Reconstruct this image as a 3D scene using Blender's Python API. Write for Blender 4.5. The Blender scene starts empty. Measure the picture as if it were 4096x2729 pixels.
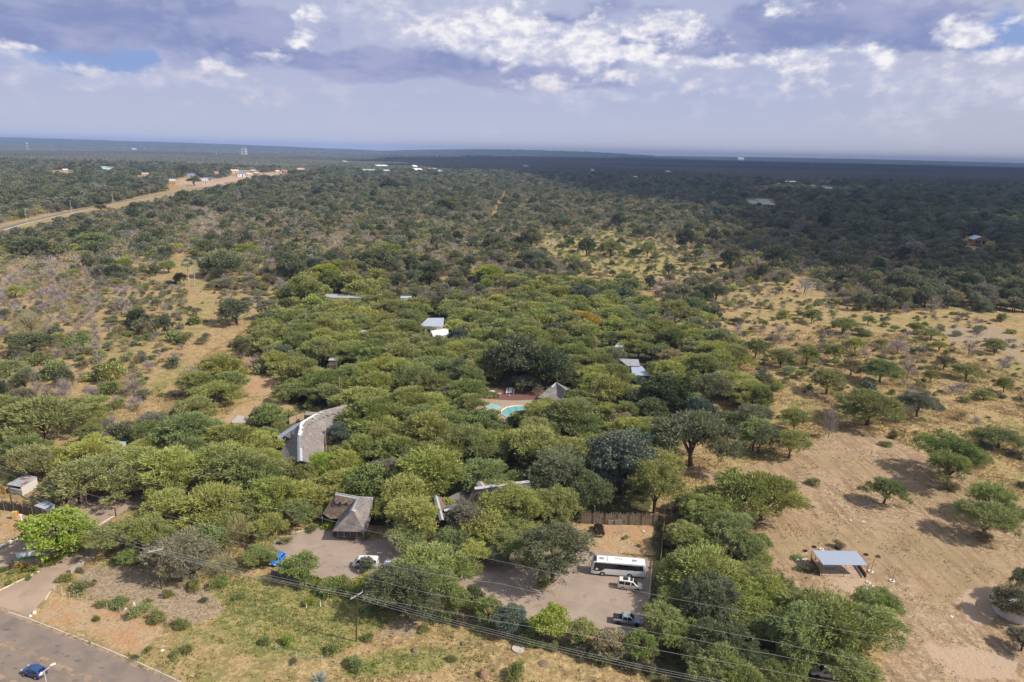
import bpy, math, random
import numpy as np
from mathutils import Vector, Matrix
rnd = random.Random(7); NR = np.random.default_rng(11)
R = math.radians
scn = bpy.context.scene; COL = scn.collection
# ---------------------------------------------------------------- camera (24 mm drone lens, 83 m up, tipped 15.5 degrees down)
FPX, W, HH = 2731., 4096, 2729
PITCH, ROLL, CAMH = R(15.55), R(1.37), 83.
fv = np.array([0, math.cos(PITCH), -math.sin(PITCH)]); r0 = np.array([1, 0, 0.]); u0 = np.cross(r0, fv)
rv = r0*math.cos(ROLL)+u0*math.sin(ROLL); uv = u0*math.cos(ROLL)-r0*math.sin(ROLL); CP = np.array([0, 0, CAMH])
cd = bpy.data.cameras.new('camera'); cam = bpy.data.objects.new('camera', cd); COL.objects.link(cam)
cd.lens = 24; cd.sensor_width = 36; cd.sensor_fit = 'HORIZONTAL'; cd.clip_start = 1; cd.clip_end = 90000
cam.matrix_world = Matrix(((rv[0], uv[0], -fv[0], 0), (rv[1], uv[1], -fv[1], 0), (rv[2], uv[2], -fv[2], CAMH), (0, 0, 0, 1)))
scn.camera = cam
def G(x, y, z=0.):
    d = fv+rv*((x-W/2)/FPX)-uv*((y-HH/2)/FPX); t = (z-CAMH)/d[2]; return CP+d*t
def Pj(X, Y, Z):
    X = np.asarray(X, float); v = np.stack([X, np.asarray(Y, float)+0*X, np.asarray(Z, float)-CAMH+0*X], -1)
    a = v@fv; return W/2+FPX*(v@rv)/a, HH/2-FPX*(v@uv)/a, a
def c1(a, b): return a*.58, 1820+b*.58
def c2(a, b): return 1000+a*.58, 1820+b*.58
def c3(a, b): return 2000+a*.58, 1820+b*.58
def c4(a, b): return 2996+a*.58, 1820+b*.58
def q1(a, b): return a*.5102, 1100+b*.5102
def q2(a, b): return 1000+a*.5102, 1100+b*.5102
def q3(a, b): return 2000+a*.5102, 1100+b*.5102
def q4(a, b): return 2996+a*.5102, 1100+b*.5102
def s1(a, b): return a*.4673, 520+b*.4673
def s2(a, b): return 1000+a*.4673, 520+b*.4673
def s3(a, b): return 2000+a*.4673, 520+b*.4673
def s4(a, b): return 2996+a*.4673, 520+b*.4673
# ---------------------------------------------------------------- render look
scn.view_settings.view_transform = 'Standard'; scn.view_settings.look = 'None'; scn.view_settings.gamma = 1; scn.view_settings.exposure = .35
scn.cycles.max_bounces = 5; scn.cycles.diffuse_bounces = 3; scn.cycles.glossy_bounces = 2; scn.cycles.transmission_bounces = 3
scn.cycles.transparent_max_bounces = 6; scn.cycles.volume_bounces = 0; scn.cycles.use_adaptive_sampling = True; scn.cycles.adaptive_threshold = 0.015
scn.cycles.use_denoising = True; scn.cycles.denoiser = 'OPENIMAGEDENOISE'; scn.cycles.denoising_input_passes = 'RGB_ALBEDO_NORMAL'; scn.cycles.denoising_prefilter = 'ACCURATE'; scn.cycles.caustics_reflective = False; scn.cycles.caustics_refractive = False
# ---------------------------------------------------------------- sun
SUNV = Vector((.965, -.262, math.tan(R(44)))).normalized()
sl = bpy.data.lights.new('sun', 'SUN'); sl.energy = 4.0; sl.angle = R(.53); sl.color = (1, .93, .82)
so = bpy.data.objects.new('sun', sl); COL.objects.link(so); so.rotation_euler = SUNV.to_track_quat('Z', 'Y').to_euler(); so.location = (60, -20, 120)
# ---------------------------------------------------------------- node helpers
class NT:
    def __init__(s, nt): s.nt = nt; s.n = nt.nodes; s.l = nt.links
    def __call__(s, t, **k):
        nd = s.n.new(t)
        for a, b in k.items(): setattr(nd, a, b)
        return nd
    def put(s, sock, v):
        if hasattr(v, 'is_output') or isinstance(v, bpy.types.NodeSocket): s.l.new(v, sock)
        elif v is not None:
            if isinstance(v, (tuple, list)) and len(v) == 3 and sock.type == 'RGBA': v = (*v, 1)
            sock.default_value = v
    def m(s, op, a, b=None, c=None, clamp=False):
        nd = s('ShaderNodeMath', operation=op, use_clamp=clamp); s.put(nd.inputs[0], a)
        if b is not None: s.put(nd.inputs[1], b)
        if c is not None: s.put(nd.inputs[2], c)
        return nd.outputs[0]
    def vm(s, op, a, b=None):
        nd = s('ShaderNodeVectorMath', operation=op); s.put(nd.inputs[0], a)
        if b is not None: s.put(nd.inputs[1], b)
        return nd.outputs['Value'] if op in ('LENGTH', 'DOT_PRODUCT', 'DISTANCE') else nd.outputs[0]
    def mix(s, f, a, b, bt='MIX'):
        nd = s('ShaderNodeMix', data_type='RGBA', blend_type=bt); s.put(nd.inputs[0], f); s.put(nd.inputs[6], a); s.put(nd.inputs[7], b); return nd.outputs[2]
    def noise(s, vec, scale, detail=3, rough=.55, dist=0.):
        nd = s('ShaderNodeTexNoise'); s.put(nd.inputs['Vector'], vec); nd.inputs['Scale'].default_value = scale
        nd.inputs['Detail'].default_value = detail; nd.inputs['Roughness'].default_value = rough; nd.inputs['Distortion'].default_value = dist; return nd.outputs[0]
    def ss(s, v, lo, hi, a=0., b=1.):
        nd = s('ShaderNodeMapRange', interpolation_type='SMOOTHSTEP'); s.put(nd.inputs[0], v)
        for i, q in enumerate((lo, hi, a, b)): s.put(nd.inputs[i+1], q)
        return nd.outputs[0]
def lin(r, g, b):
    f = lambda c: (c/255/12.92 if c/255 <= .04045 else ((c/255+.055)/1.055)**2.4)
    return (f(r), f(g), f(b))
# ---------------------------------------------------------------- world: physical sky under a broken cloud deck
wd = bpy.data.worlds.new('World'); scn.world = wd; wd.use_nodes = True
n = NT(wd.node_tree); n.n.clear()
out = n('ShaderNodeOutputWorld'); bg = n('ShaderNodeBackground'); n.l.new(bg.outputs[0], out.inputs[0]); bg.inputs[1].default_value = .1
sky = n('ShaderNodeTexSky', sky_type='NISHITA'); sky.sun_disc = False; sky.sun_elevation = R(44); sky.sun_rotation = math.atan2(SUNV.x, SUNV.y)
sky.air_density = 1.2; sky.dust_density = 2.; sky.ozone_density = 2.
tc = n('ShaderNodeTexCoord').outputs['Generated']; sp = n('ShaderNodeSeparateXYZ'); n.put(sp.inputs[0], tc)
az = n.m('ARCTAN2', sp.outputs[0], sp.outputs[1]); el = n.m('ARCSINE', sp.outputs[2])
cb = n('ShaderNodeCombineXYZ'); n.put(cb.inputs[0], az); n.put(cb.inputs[1], el); P = cb.outputs[0]
def stretched(sx, sy, off=0.):
    q = n('ShaderNodeMapping'); n.put(q.inputs[0], P); q.inputs['Scale'].default_value = (sx, sy, 1); q.inputs['Location'].default_value = (off, off*.7, off); return q.outputs[0]
warp = n('ShaderNodeTexNoise'); n.put(warp.inputs['Vector'], stretched(1, 1.8, 3.1)); warp.inputs['Scale'].default_value = 14; warp.inputs['Detail'].default_value = 5; warp.inputs['Roughness'].default_value = .52
wv = n('ShaderNodeVectorMath', operation='MULTIPLY_ADD'); n.put(wv.inputs[0], warp.outputs[1]); wv.inputs[1].default_value = (.13, .05, 0); wv.inputs[2].default_value = (-.065, -.025, 0)
PW = n.vm('ADD', P, wv.outputs[0])
def azel(px, py):
    d = fv+rv*((px-W/2)/FPX)-uv*((py-HH/2)/FPX); d /= np.linalg.norm(d); return math.atan2(d[0], d[1]), math.asin(d[2])
def blobs(lst):
    tot = None
    for (px, py, rx, ry, amp) in lst:
        a0, e0 = azel(px, py)
        q = n('ShaderNodeMapping', vector_type='POINT'); n.put(q.inputs[0], PW)
        sx, sy = FPX/rx, FPX/ry
        q.inputs['Scale'].default_value = (sx, sy, 1); q.inputs['Location'].default_value = (-a0*sx, -e0*sy, 0)
        L = n.vm('LENGTH', q.outputs[0]); v = n.ss(L, 1.5, .1, 0., amp)
        tot = v if tot is None else n.m('MAXIMUM', tot, v)
    return tot
dark = blobs([(350, 90, 560, 130, 1.), (900, 130, 480, 150, .95), (1500, 60, 420, 90, .35), (1500, 250, 520, 80, 1.), (2050, 290, 560, 60, .9), (2400, 60, 420, 60, .75), (2900, 165, 620, 62, 1.), (3350, 90, 560, 110, .95), (3650, 150, 360, 50, .8), (2250, 345, 500, 40, .55), (100, 20, 400, 90, .8), (3300, 400, 420, 60, .35)])
white = blobs([(1190, 75, 55, 30, 1.), (1250, 60, 75, 30, 1.), (1205, 140, 60, 60, 1.), (1080, 225, 130, 28, .85), (960, 280, 110, 32, .85), (590, 222, 55, 28, .7), (720, 212, 90, 12, .7), (110, 205, 80, 26, .8), (250, 365, 160, 34, .55), (400, 265, 130, 40, .65), (1850, 110, 280, 70, .65), (1750, 70, 110, 50, .8), (2080, 110, 150, 130, .8), (2370, 150, 170, 95, 1.), (2350, 230, 140, 60, .8), (2680, 100, 280, 62, .95), (3200, 25, 110, 42, .8), (2560, 225, 110, 42, .9), (2830, 238, 170, 36, .9), (3030, 260, 160, 50, .65), (2170, 335, 160, 38, .85), (2450, 320, 120, 26, .7), (2760, 355, 110, 36, .8), (3250, 320, 200, 80, .7), (3900, 110, 170, 60, .95), (4080, 85, 70, 40, .8), (3430, 235, 80, 30, .6), (4000, 200, 320, 50, .7), (980, 420, 90, 40, .45)])
blue = blobs([(180, 225, 420, 60, .9), (440, 150, 110, 60, .8), (4050, 130, 160, 70, 1.), (3350, 205, 180, 22, .7), (30, 120, 200, 30, .4)])
pale = blobs([(1900, 90, 620, 150, .9), (2350, 230, 620, 110, .9), (3150, 300, 620, 120, .7), (1350, 60, 300, 60, .6), (3900, 330, 420, 160, .55), (350, 300, 560, 70, .55), (2300, 390, 500, 40, .5), (850, 290, 300, 50, .5)])
nf = n.noise(stretched(1, 1.7, 5.3), 22, 7, .52, .1); nb = n.noise(stretched(1, 3.0, 1.7), 6, 6, .58, .2); nc = n.noise(stretched(1, 1.6, 9.2), 55, 5, .55)
hz = n.ss(el, .0, .10); up = n.ss(el, .22, .34)
base = n.mix(hz, lin(192, 197, 216), lin(176, 184, 214))
base = n.mix(n.ss(az, .25, .7, 0., .5), base, lin(192, 193, 206))
streak = n.ss(nb, .42, .64); base = n.mix(n.m('MULTIPLY', streak, n.ss(el, .015, .09, 0., .55)), base, lin(186, 191, 216))
thin = n.m('MULTIPLY', n.ss(nf, .52, .66), n.ss(el, .02, .07, 0., .3)); base = n.mix(thin, base, lin(210, 208, 222))
blm = n.m('MULTIPLY', blue, n.ss(nb, .62, .40)); c_ = n.mix(n.ss(n.m('ADD', n.m('MULTIPLY', blue, .8), n.m('MULTIPLY', n.m('SUBTRACT', .5, nf), 1.)), .25, .6), base, lin(142, 166, 214))
pm = n.ss(n.m('ADD', pale, n.m('MULTIPLY', n.m('SUBTRACT', nf, .5), 2.0)), .15, .95); c_ = n.mix(n.m('MULTIPLY', pm, .8), c_, n.mix(n.ss(nc, .35, .65), lin(194, 197, 221), lin(222, 222, 234)))
dk = n.ss(n.m('ADD', dark, n.m('MULTIPLY', n.m('SUBTRACT', nf, .5), 1.5)), .34, .72)
dcol = n.mix(n.ss(nb, .38, .62), lin(132, 145, 190), lin(164, 170, 206)); dcol = n.mix(n.ss(nf, .5, .7, 0., .35), dcol, lin(184, 186, 216))
c_ = n.mix(n.m('MULTIPLY', dk, .92), c_, dcol)
wn = n.m('ADD', n.m('ADD', n.m('MULTIPLY', white, .78), n.m('MULTIPLY', pale, .33)), n.m('MULTIPLY', n.m('SUBTRACT', nf, .5), 2.0)); wm = n.ss(n.m('ADD', wn, n.m('MULTIPLY', n.m('SUBTRACT', nc, .5), .8)), .36, 1.0)
wm = n.m('MULTIPLY', wm, n.ss(n.m('ADD', white, n.m('MULTIPLY', pale, .5)), .05, .35)); wcol = n.mix(n.ss(nc, .3, .68), lin(212, 213, 230), lin(250, 248, 249)); wcol = n.mix(n.ss(el, .13, .05, 0., .75), wcol, lin(205, 198, 215))
c_ = n.mix(wm, c_, wcol)
gen = n.mix(n.ss(n.noise(tc, 3.2, 6, .6), .45, .6), sky.outputs[0], (5.2, 5.4, 6.0))
k10 = n('ShaderNodeMix', data_type='RGBA', blend_type='MULTIPLY'); k10.inputs[0].default_value = 1; n.put(k10.inputs[6], c_); k10.inputs[7].default_value = (7.9, 7.9, 7.9, 1)
fin = n.mix(up, k10.outputs[2], gen)
n.put(bg.inputs[0], fin); wd.cycles.sampling_method = 'MANUAL'; wd.cycles.sample_map_resolution = 512
# ---------------------------------------------------------------- mesh + tagging helpers
def tag(o, label=None, cat=None, group=None, kind=None):
    if label: o['label'] = label
    if cat: o['category'] = cat
    if group: o['group'] = group
    if kind: o['kind'] = kind
    return o
def link(name, data, parent=None, loc=None):
    o = bpy.data.objects.new(name, data); COL.objects.link(o)
    if parent is not None: o.parent = parent
    if loc is not None: o.location = loc
    return o
def empty(name, loc=(0, 0, 0), rz=0., **k):
    o = link(name, None); o.location = loc; o.rotation_euler = (0, 0, rz); o.empty_display_size = .5; return tag(o, **k)
class MB:
    def __init__(s): s.v = []; s.f = []; s.mi = []
    def add(s, vs, fs, mi=0):
        b = len(s.v); s.v += [tuple(map(float, q)) for q in vs]; s.f += [tuple(b+i for i in f) for f in fs]; s.mi += [mi]*len(fs)
    def box(s, c, d, rz=0., mi=0, taper=1.):
        cx, cy, cz = c; x, y, z = d[0]/2, d[1]/2, d[2]/2; ca, sa = math.cos(rz), math.sin(rz); vs = []
        for k, sz in ((1, -z), (taper, z)):
            for a, b in ((-x, -y), (x, -y), (x, y), (-x, y)): vs.append((cx+(a*ca-b*sa)*k, cy+(a*sa+b*ca)*k, cz+sz))
        s.add(vs, [(3, 2, 1, 0), (4, 5, 6, 7), (0, 1, 5, 4), (1, 2, 6, 5), (2, 3, 7, 6), (3, 0, 4, 7)], mi)
    def tube(s, pts, rad, n=6, mi=0, caps=True):
        pts = [Vector(p) for p in pts]; rs = rad if isinstance(rad, (list, tuple)) else [rad]*len(pts); vs = []; fs = []
        for i, p in enumerate(pts):
            t = (pts[min(i+1, len(pts)-1)]-pts[max(i-1, 0)]).normalized(); a = t.orthogonal().normalized() if abs(t.z) > .9 else t.cross(Vector((0, 0, 1))).normalized(); b = t.cross(a)
            for k in range(n): q = 2*math.pi*k/n; vs.append(p+(a*math.cos(q)+b*math.sin(q))*rs[i])
        for i in range(len(pts)-1):
            for k in range(n): fs.append((i*n+k, i*n+(k+1) % n, (i+1)*n+(k+1) % n, (i+1)*n+k))
        if caps: fs += [tuple(range(n))[::-1], tuple(range((len(pts)-1)*n, len(pts)*n))]
        s.add(vs, fs, mi)
    def poly(s, ring, z0, z1=None, mi=0):
        n_ = len(ring)
        if z1 is None: s.add([(*p, z0) for p in ring], [tuple(range(n_))], mi); return
        s.add([(*p, z0) for p in ring]+[(*p, z1) for p in ring], [tuple(range(n_))[::-1], tuple(range(n_, 2*n_))]+[(i, (i+1) % n_, n_+(i+1) % n_, n_+i) for i in range(n_)], mi)
    def build(s, name, mats, parent=None, loc=None, smooth=False, bevel=0.):
        me = bpy.data.meshes.new(name); me.from_pydata(s.v, [], s.f)
        for m_ in (mats if isinstance(mats, (list, tuple)) else [mats]): me.materials.append(m_)
        me.polygons.foreach_set('material_index', s.mi)
        if smooth: me.polygons.foreach_set('use_smooth', [True]*len(me.polygons))
        me.update(); o = link(name, me, parent, loc)
        if bevel:
            b = o.modifiers.new('b', 'BEVEL'); b.width = bevel; b.segments = 2; b.limit_method = 'ANGLE'; b.angle_limit = R(35)
        return o
def npmesh(name, v, f, mi=None, attrs=None, uvw=None):
    me = bpy.data.meshes.new(name); v = np.asarray(v, np.float32); f = np.asarray(f, np.int32); k = f.shape[1]
    me.vertices.add(len(v)); me.vertices.foreach_set('co', v.ravel()); me.loops.add(f.size); me.loops.foreach_set('vertex_index', f.ravel())
    me.polygons.add(len(f)); me.polygons.foreach_set('loop_start', np.arange(0, f.size, k, dtype=np.int32))
    if mi is not None: me.polygons.foreach_set('material_index', np.asarray(mi, np.int32))
    for nm, (dom, arr) in (attrs or {}).items():
        arr = np.asarray(arr, np.float32)
        if arr.ndim == 1: a = me.attributes.new(nm, 'FLOAT', dom); a.data.foreach_set('value', arr)
        else: a = me.attributes.new(nm, 'FLOAT_VECTOR', dom); a.data.foreach_set('vector', arr.ravel())
    me.update(calc_edges=True); return me
def hsh(i, j, s): 
    h = (i*374761393+j*668265263+s*1442695041) & 0xffffffff; h = ((h ^ (h >> 13))*1274126177) & 0xffffffff; return ((h ^ (h >> 16)) & 0xffff)/65535.
def vnoise(x, y, s=1):
    x = np.asarray(x, float); y = np.asarray(y, float); i = np.floor(x).astype(np.int64); j = np.floor(y).astype(np.int64); u = x-i; v = y-j; u = u*u*(3-2*u); v = v*v*(3-2*v)
    return (hsh(i, j, s)*(1-u)*(1-v)+hsh(i+1, j, s)*u*(1-v)+hsh(i, j+1, s)*(1-u)*v+hsh(i+1, j+1, s)*u*v)*2-1
def fbm(x, y, sc, s=1, o=3):
    t = 0; a = 1.; q = sc
    for k in range(o): t = t+a*vnoise(np.asarray(x)/q, np.asarray(y)/q, s+k); a *= .5; q *= .5
    return t/1.75
def inpoly(px, py, poly):
    r = np.zeros(np.shape(px), bool); m_ = len(poly)
    for i in range(m_):
        x1, y1 = poly[i]; x2, y2 = poly[(i+1) % m_]
        if y1 == y2: continue
        c = ((y1 > py) != (y2 > py)) & (px < (x2-x1)*(py-y1)/(y2-y1)+x1); r ^= c
    return r
# ---------------------------------------------------------------- plain materials
def mat(name, col, rough=.8, metal=0., var=.12, scale=2., bump=0., spec=.3, col2=None, thr=None, wave=None, coat=0.):
    m_ = bpy.data.materials.new(name); m_.use_nodes = True; q = NT(m_.node_tree); bs = q.n['Principled BSDF']
    ob = q('ShaderNodeTexCoord').outputs['Object']; nz = q.noise(ob, scale, 5, .6)
    c = q.mix(nz, tuple(max(0, a*(1-var*2)) for a in col), tuple(min(1, a*(1+var*2)) for a in col))
    if col2: c = q.mix(q.ss(q.noise(ob, scale*(thr[2] if thr else .5), 6, .65, .4), *(thr[:2] if thr else (.5, .6))), c, col2)
    q.put(bs.inputs['Base Color'], c); bs.inputs['Roughness'].default_value = rough; bs.inputs['Metallic'].default_value = metal; bs.inputs['Specular IOR Level'].default_value = spec; bs.inputs['Coat Weight'].default_value = coat
    if bump or wave:
        b = q('ShaderNodeBump'); b.inputs['Strength'].default_value = 1.
        if wave:
            w = q('ShaderNodeTexWave', bands_direction=wave[0]); q.put(w.inputs['Vector'], ob); w.inputs['Scale'].default_value = wave[1]; b.inputs['Distance'].default_value = wave[2]; q.put(b.inputs['Height'], w.outputs[1])
        else: b.inputs['Distance'].default_value = bump; q.put(b.inputs['Height'], q.noise(ob, scale*5, 5, .6))
        q.put(bs.inputs['Normal'], b.outputs[0])
    return m_
# ---------------------------------------------------------------- ground
ROAD_A, ROAD_B = G(*c1(0, 1065)), G(*c1(1250, 1568))
Z = {}   # ground zones: patches of soil, grass and sand, outlined where they lie
def wz(pts): return [tuple(G(*p)[:2]) for p in pts]
Z['green'] = [wz([c2(0, 840), c2(420, 900), c2(760, 1000), c2(1100, 1100), c2(900, 1230), c2(700, 1330), c2(480, 1420), c1(1700, 1330), c1(1480, 1180), c1(1560, 1050), c1(1500, 960), c1(1450, 880)]),
              wz([c1(600, 780), c1(900, 760), c1(860, 720)]), wz([c1(0, 790), c1(250, 770), c1(250, 800), c1(0, 930)]), wz([c2(600, 1450), c2(1400, 1330), c2(1300, 1500), c2(700, 1568)]),
              wz([c1(640, 1010), c1(960, 1090), c1(1180, 1160), c1(1500, 1250), c1(1897, 1360), c1(1897, 1440), c1(1300, 1240), c1(900, 1110), c1(640, 1050)])]
Z['grey'] = [wz([c1(560, 800), c1(700, 740), c1(1090, 760), c1(1110, 920), c1(1500, 900), c1(1540, 1100), c1(1400, 1180), c1(1180, 1140), c1(900, 1040), c1(560, 960)]),
             wz([q4(1500, 430), q4(1900, 400), q4(2156, 520), q4(2156, 700), q4(1950, 560), q4(1600, 520)]), wz([c2(1000, 1120), c2(1220, 1150), c2(1200, 1240), c2(1000, 1260)])]
Z['bare'] = [wz([(2760, 1890), (2990, 1870), (3210, 1790), (3420, 1700), (3600, 1770), (3830, 1880), (4096, 1990), (4300, 2200), (4300, 2900), (3480, 2900), (3560, 2560), (3380, 2400), (3060, 2330), (3040, 2100), (2900, 1950)])]
Z['orange'] = [wz([c1(180, 1130), c1(370, 960), c1(900, 1080), c1(1150, 1180), c1(1000, 1400), c1(700, 1310), c1(400, 1200)]), wz([(860, 1700), (990, 1600), (1160, 1610), (1180, 1660), (960, 1700)]), wz([(930, 1510), (1030, 1500), (1130, 1530), (1120, 1570), (1000, 1590)]),
               wz([(1250, 1490), (1310, 1475), (1310, 1540), (1270, 1530)]), wz([c3(560, 470), c3(1090, 480), c3(1060, 700), c3(560, 690)]), wz([c1(0, 350), c1(330, 470), c1(150, 600), c1(0, 640)]),
               wz([(3820, 985), (3900, 975), (4010, 990), (3990, 1010), (3870, 1015)]), wz([(200, 690), (290, 685), (290, 708), (250, 716), (200, 700)]), wz([c4(930, 20), c4(1000, 60), c4(900, 50), c4(830, 30)])]
Z['clear'] = [wz([(2130, 930), (2420, 900), (2640, 990), (2760, 1090), (2500, 1120), (2280, 1040), (2140, 1000)]), wz([(1080, 1080), (1110, 1140), (1060, 1150)]), wz([(2700, 1110), (2960, 1120), (3000, 1180), (2850, 1260), (2700, 1200)]),
              wz([(3850, 960), (4096, 960), (4200, 1090), (4000, 1080), (3880, 1030)]), wz([(1850, 970), (1960, 980), (1900, 1060), (1700, 1050)])]
Z['sand'] = [wz([(700, 735), (820, 752), (930, 735), (1100, 705), (1250, 690), (1240, 680), (1000, 695), (860, 715), (720, 710)]), wz([c4(470, 870), c4(830, 860), c4(960, 1050), c4(800, 1010), c4(600, 900)]), wz([c4(1460, 990), c4(1540, 930), c4(1750, 900), c4(1800, 1060), c4(1700, 1200), c4(1540, 1130)]), wz([c4(1200, 1300), c4(1500, 1568), c4(1897, 1568), c4(1897, 1400)]), wz([(-300, 2900), (-300, 2660), c1(0, 1470), c1(200, 1568), (200, 2900)])]
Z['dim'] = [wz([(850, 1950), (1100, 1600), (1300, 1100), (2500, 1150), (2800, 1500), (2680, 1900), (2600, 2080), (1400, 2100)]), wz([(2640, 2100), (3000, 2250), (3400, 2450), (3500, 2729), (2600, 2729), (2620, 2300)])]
def axis(lo, f0, f1, hi, st, gr):
    a = [f0+st*i for i in range(int((f1-f0)/st)+1)]; s_ = st
    while a[-1] < hi: s_ *= gr; a.append(a[-1]+s_)
    s_ = st; b = []
    x = f0
    while x > lo: s_ *= gr; x -= s_; b.append(x)
    return np.array(b[::-1]+a)
gx = axis(-17500, -150, 210, 17500, 1.5, 1.045); gy = axis(-3000, 70, 330, 17600, 1.5, 1.03)
XX, YY = np.meshgrid(gx, gy, indexing='xy'); jx = fbm(XX, YY, 9, 3, 4)*3.2; jy = fbm(XX, YY, 9, 9, 4)*3.2; jf = np.clip(np.hypot(XX, YY)/260, 1, 6); jx = jx*jf; jy = jy*jf
zone = {k: np.zeros(XX.shape) for k in Z}
for k, ps in Z.items():
    for p in ps:
        zone[k] = np.maximum(zone[k], (inpoly(XX+jx, YY+jy, p)*1.+inpoly(XX+jx*.4+1.2, YY+jy*.4, p)+inpoly(XX+jx*.7, YY-1.2+jy*.6, p))/3)
dist = np.hypot(XX, YY)
ZZ = fbm(XX, YY, 7, 21)*.12*np.clip(1-dist/900, 0, 1)
nx, ny = len(gx), len(gy); idx = np.arange(nx*ny).reshape(ny, nx)
F = np.stack([idx[:-1, :-1], idx[:-1, 1:], idx[1:, 1:], idx[1:, :-1]], -1).reshape(-1, 4)
V = np.stack([XX, YY, ZZ*0.], -1).reshape(-1, 3)
zs = lambda a: zone[a].ravel()
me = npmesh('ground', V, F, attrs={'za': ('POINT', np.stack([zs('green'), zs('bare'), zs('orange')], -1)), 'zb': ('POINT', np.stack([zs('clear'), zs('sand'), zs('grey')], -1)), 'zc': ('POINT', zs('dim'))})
gm = bpy.data.materials.new('earth and dry grass'); gm.use_nodes = True; q = NT(gm.node_tree); bs = q.n['Principled BSDF']
pos = q('ShaderNodeNewGeometry').outputs['Position']
def att(nm, comp=None):
    a = q('ShaderNodeAttribute', attribute_name=nm)
    if comp is None: return a.outputs['Fac']
    s_ = q('ShaderNodeSeparateXYZ'); q.put(s_.inputs[0], a.outputs['Vector']); return s_.outputs[comp]
n1 = q.noise(pos, .035, 4, .6); n2 = q.noise(pos, .22, 5, .65); n3 = q.noise(pos, .75, 5, .7); n4 = q.noise(pos, 2.0, 4, .7)
def blend(w, wn_, lo=.3, hi=.7): return q.ss(q.m('ADD', w, q.m('MULTIPLY', q.m('SUBTRACT', wn_, .5), 2.4)), lo, hi)
dry = q.mix(q.ss(n2, .4, .6), (.40, .275, .135), (.27, .185, .095)); dry = q.mix(q.ss(n3, .48, .6), dry, (.50, .365, .19)); dry = q.mix(q.ss(n4, .52, .62, 0., .75), dry, (.17, .12, .065))
dry = q.mix(q.m('MULTIPLY', q.ss(n1, .45, .62), q.ss(n2, .4, .6, .2, .8)), dry, (.22, .215, .07))
grn = q.mix(q.ss(n2, .42, .58), (.15, .17, .05), (.29, .26, .09)); grn = q.mix(q.ss(n3, .49, .6), grn, (.36, .29, .13)); grn = q.mix(q.ss(n4, .5, .6, 0., .7), grn, (.10, .12, .035))
bar = q.mix(q.ss(n2, .42, .58), (.40, .285, .18), (.30, .21, .135)); bar = q.mix(q.ss(n3, .49, .6), bar, (.48, .355, .23)); bar = q.mix(q.ss(n4, .52, .62, 0., .75), bar, (.20, .145, .09)); bar = q.mix(q.m('MULTIPLY', q.ss(n1, .44, .56), q.ss(n3, .4, .56, .2, .7)), bar, (.36, .255, .14)); 
mp = q('ShaderNodeMapping'); q.put(mp.inputs[0], pos); mp.inputs['Rotation'].default_value = (0, 0, R(38)); mp.inputs['Scale'].default_value = (.5, .05, 1); rowz = q.noise(mp.outputs[0], 1.4, 4, .6)
bar = q.mix(q.ss(rowz, .51, .58, 0., .75), bar, (.27, .18, .11)); bar = q.mix(q.m('MULTIPLY', q.ss(n1, .52, .66), q.ss(n3, .4, .6, 0., .7)), bar, (.27, .215, .12))
org = q.mix(q.ss(n2, .42, .58), (.45, .27, .145), (.44, .32, .195)); org = q.mix(q.ss(n4, .48, .6, 0., .6), org, (.26, .18, .10))
clr = q.mix(q.ss(n2, .42, .58), (.28, .25, .085), (.37, .28, .13)); clr = q.mix(q.ss(n3, .48, .6), clr, (.40, .32, .15)); clr = q.mix(q.ss(n4, .5, .62, 0., .7), clr, (.15, .145, .055)); snd = q.mix(n3, (.48, .35, .25), (.42, .30, .21)); gry = q.mix(q.ss(n3, .42, .58), (.41, .31, .22), (.32, .24, .165)); gry = q.mix(q.ss(n4, .48, .6, 0., .7), gry, (.17, .145, .08))
dim_ = q.mix(q.ss(n3, .4, .6), (.13, .115, .06), (.07, .08, .03))  # leaf litter, with the shade of the canopy gaps darkened into its colour
c = dry
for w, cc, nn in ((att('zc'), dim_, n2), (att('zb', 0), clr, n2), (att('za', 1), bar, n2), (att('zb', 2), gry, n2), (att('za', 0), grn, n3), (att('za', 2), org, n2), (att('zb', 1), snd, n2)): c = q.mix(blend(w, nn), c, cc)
q.put(bs.inputs['Base Color'], c); bs.inputs['Roughness'].default_value = 1; bs.inputs['Specular IOR Level'].default_value = .05
b = q('ShaderNodeBump'); b.inputs['Distance'].default_value = .35; b.inputs['Strength'].default_value = .8; q.put(b.inputs['Height'], q.m('ADD', n3, q.m('MULTIPLY', n4, .5))); q.put(bs.inputs['Normal'], b.outputs[0])
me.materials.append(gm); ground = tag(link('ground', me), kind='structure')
ORD = 'first second third fourth fifth sixth seventh eighth ninth tenth eleventh twelfth thirteenth fourteenth fifteenth sixteenth seventeenth eighteenth nineteenth twentieth'.split()
def ordw(i):
    if i < 20: return ORD[i]
    t = ['twenty', 'thirty', 'forty', 'fifty', 'sixty', 'seventy', 'eighty', 'ninety']; k = i+1
    return t[min(7, k//10-2)]+('-'+ORD[k % 10-1] if k % 10 else 'th')
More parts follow.
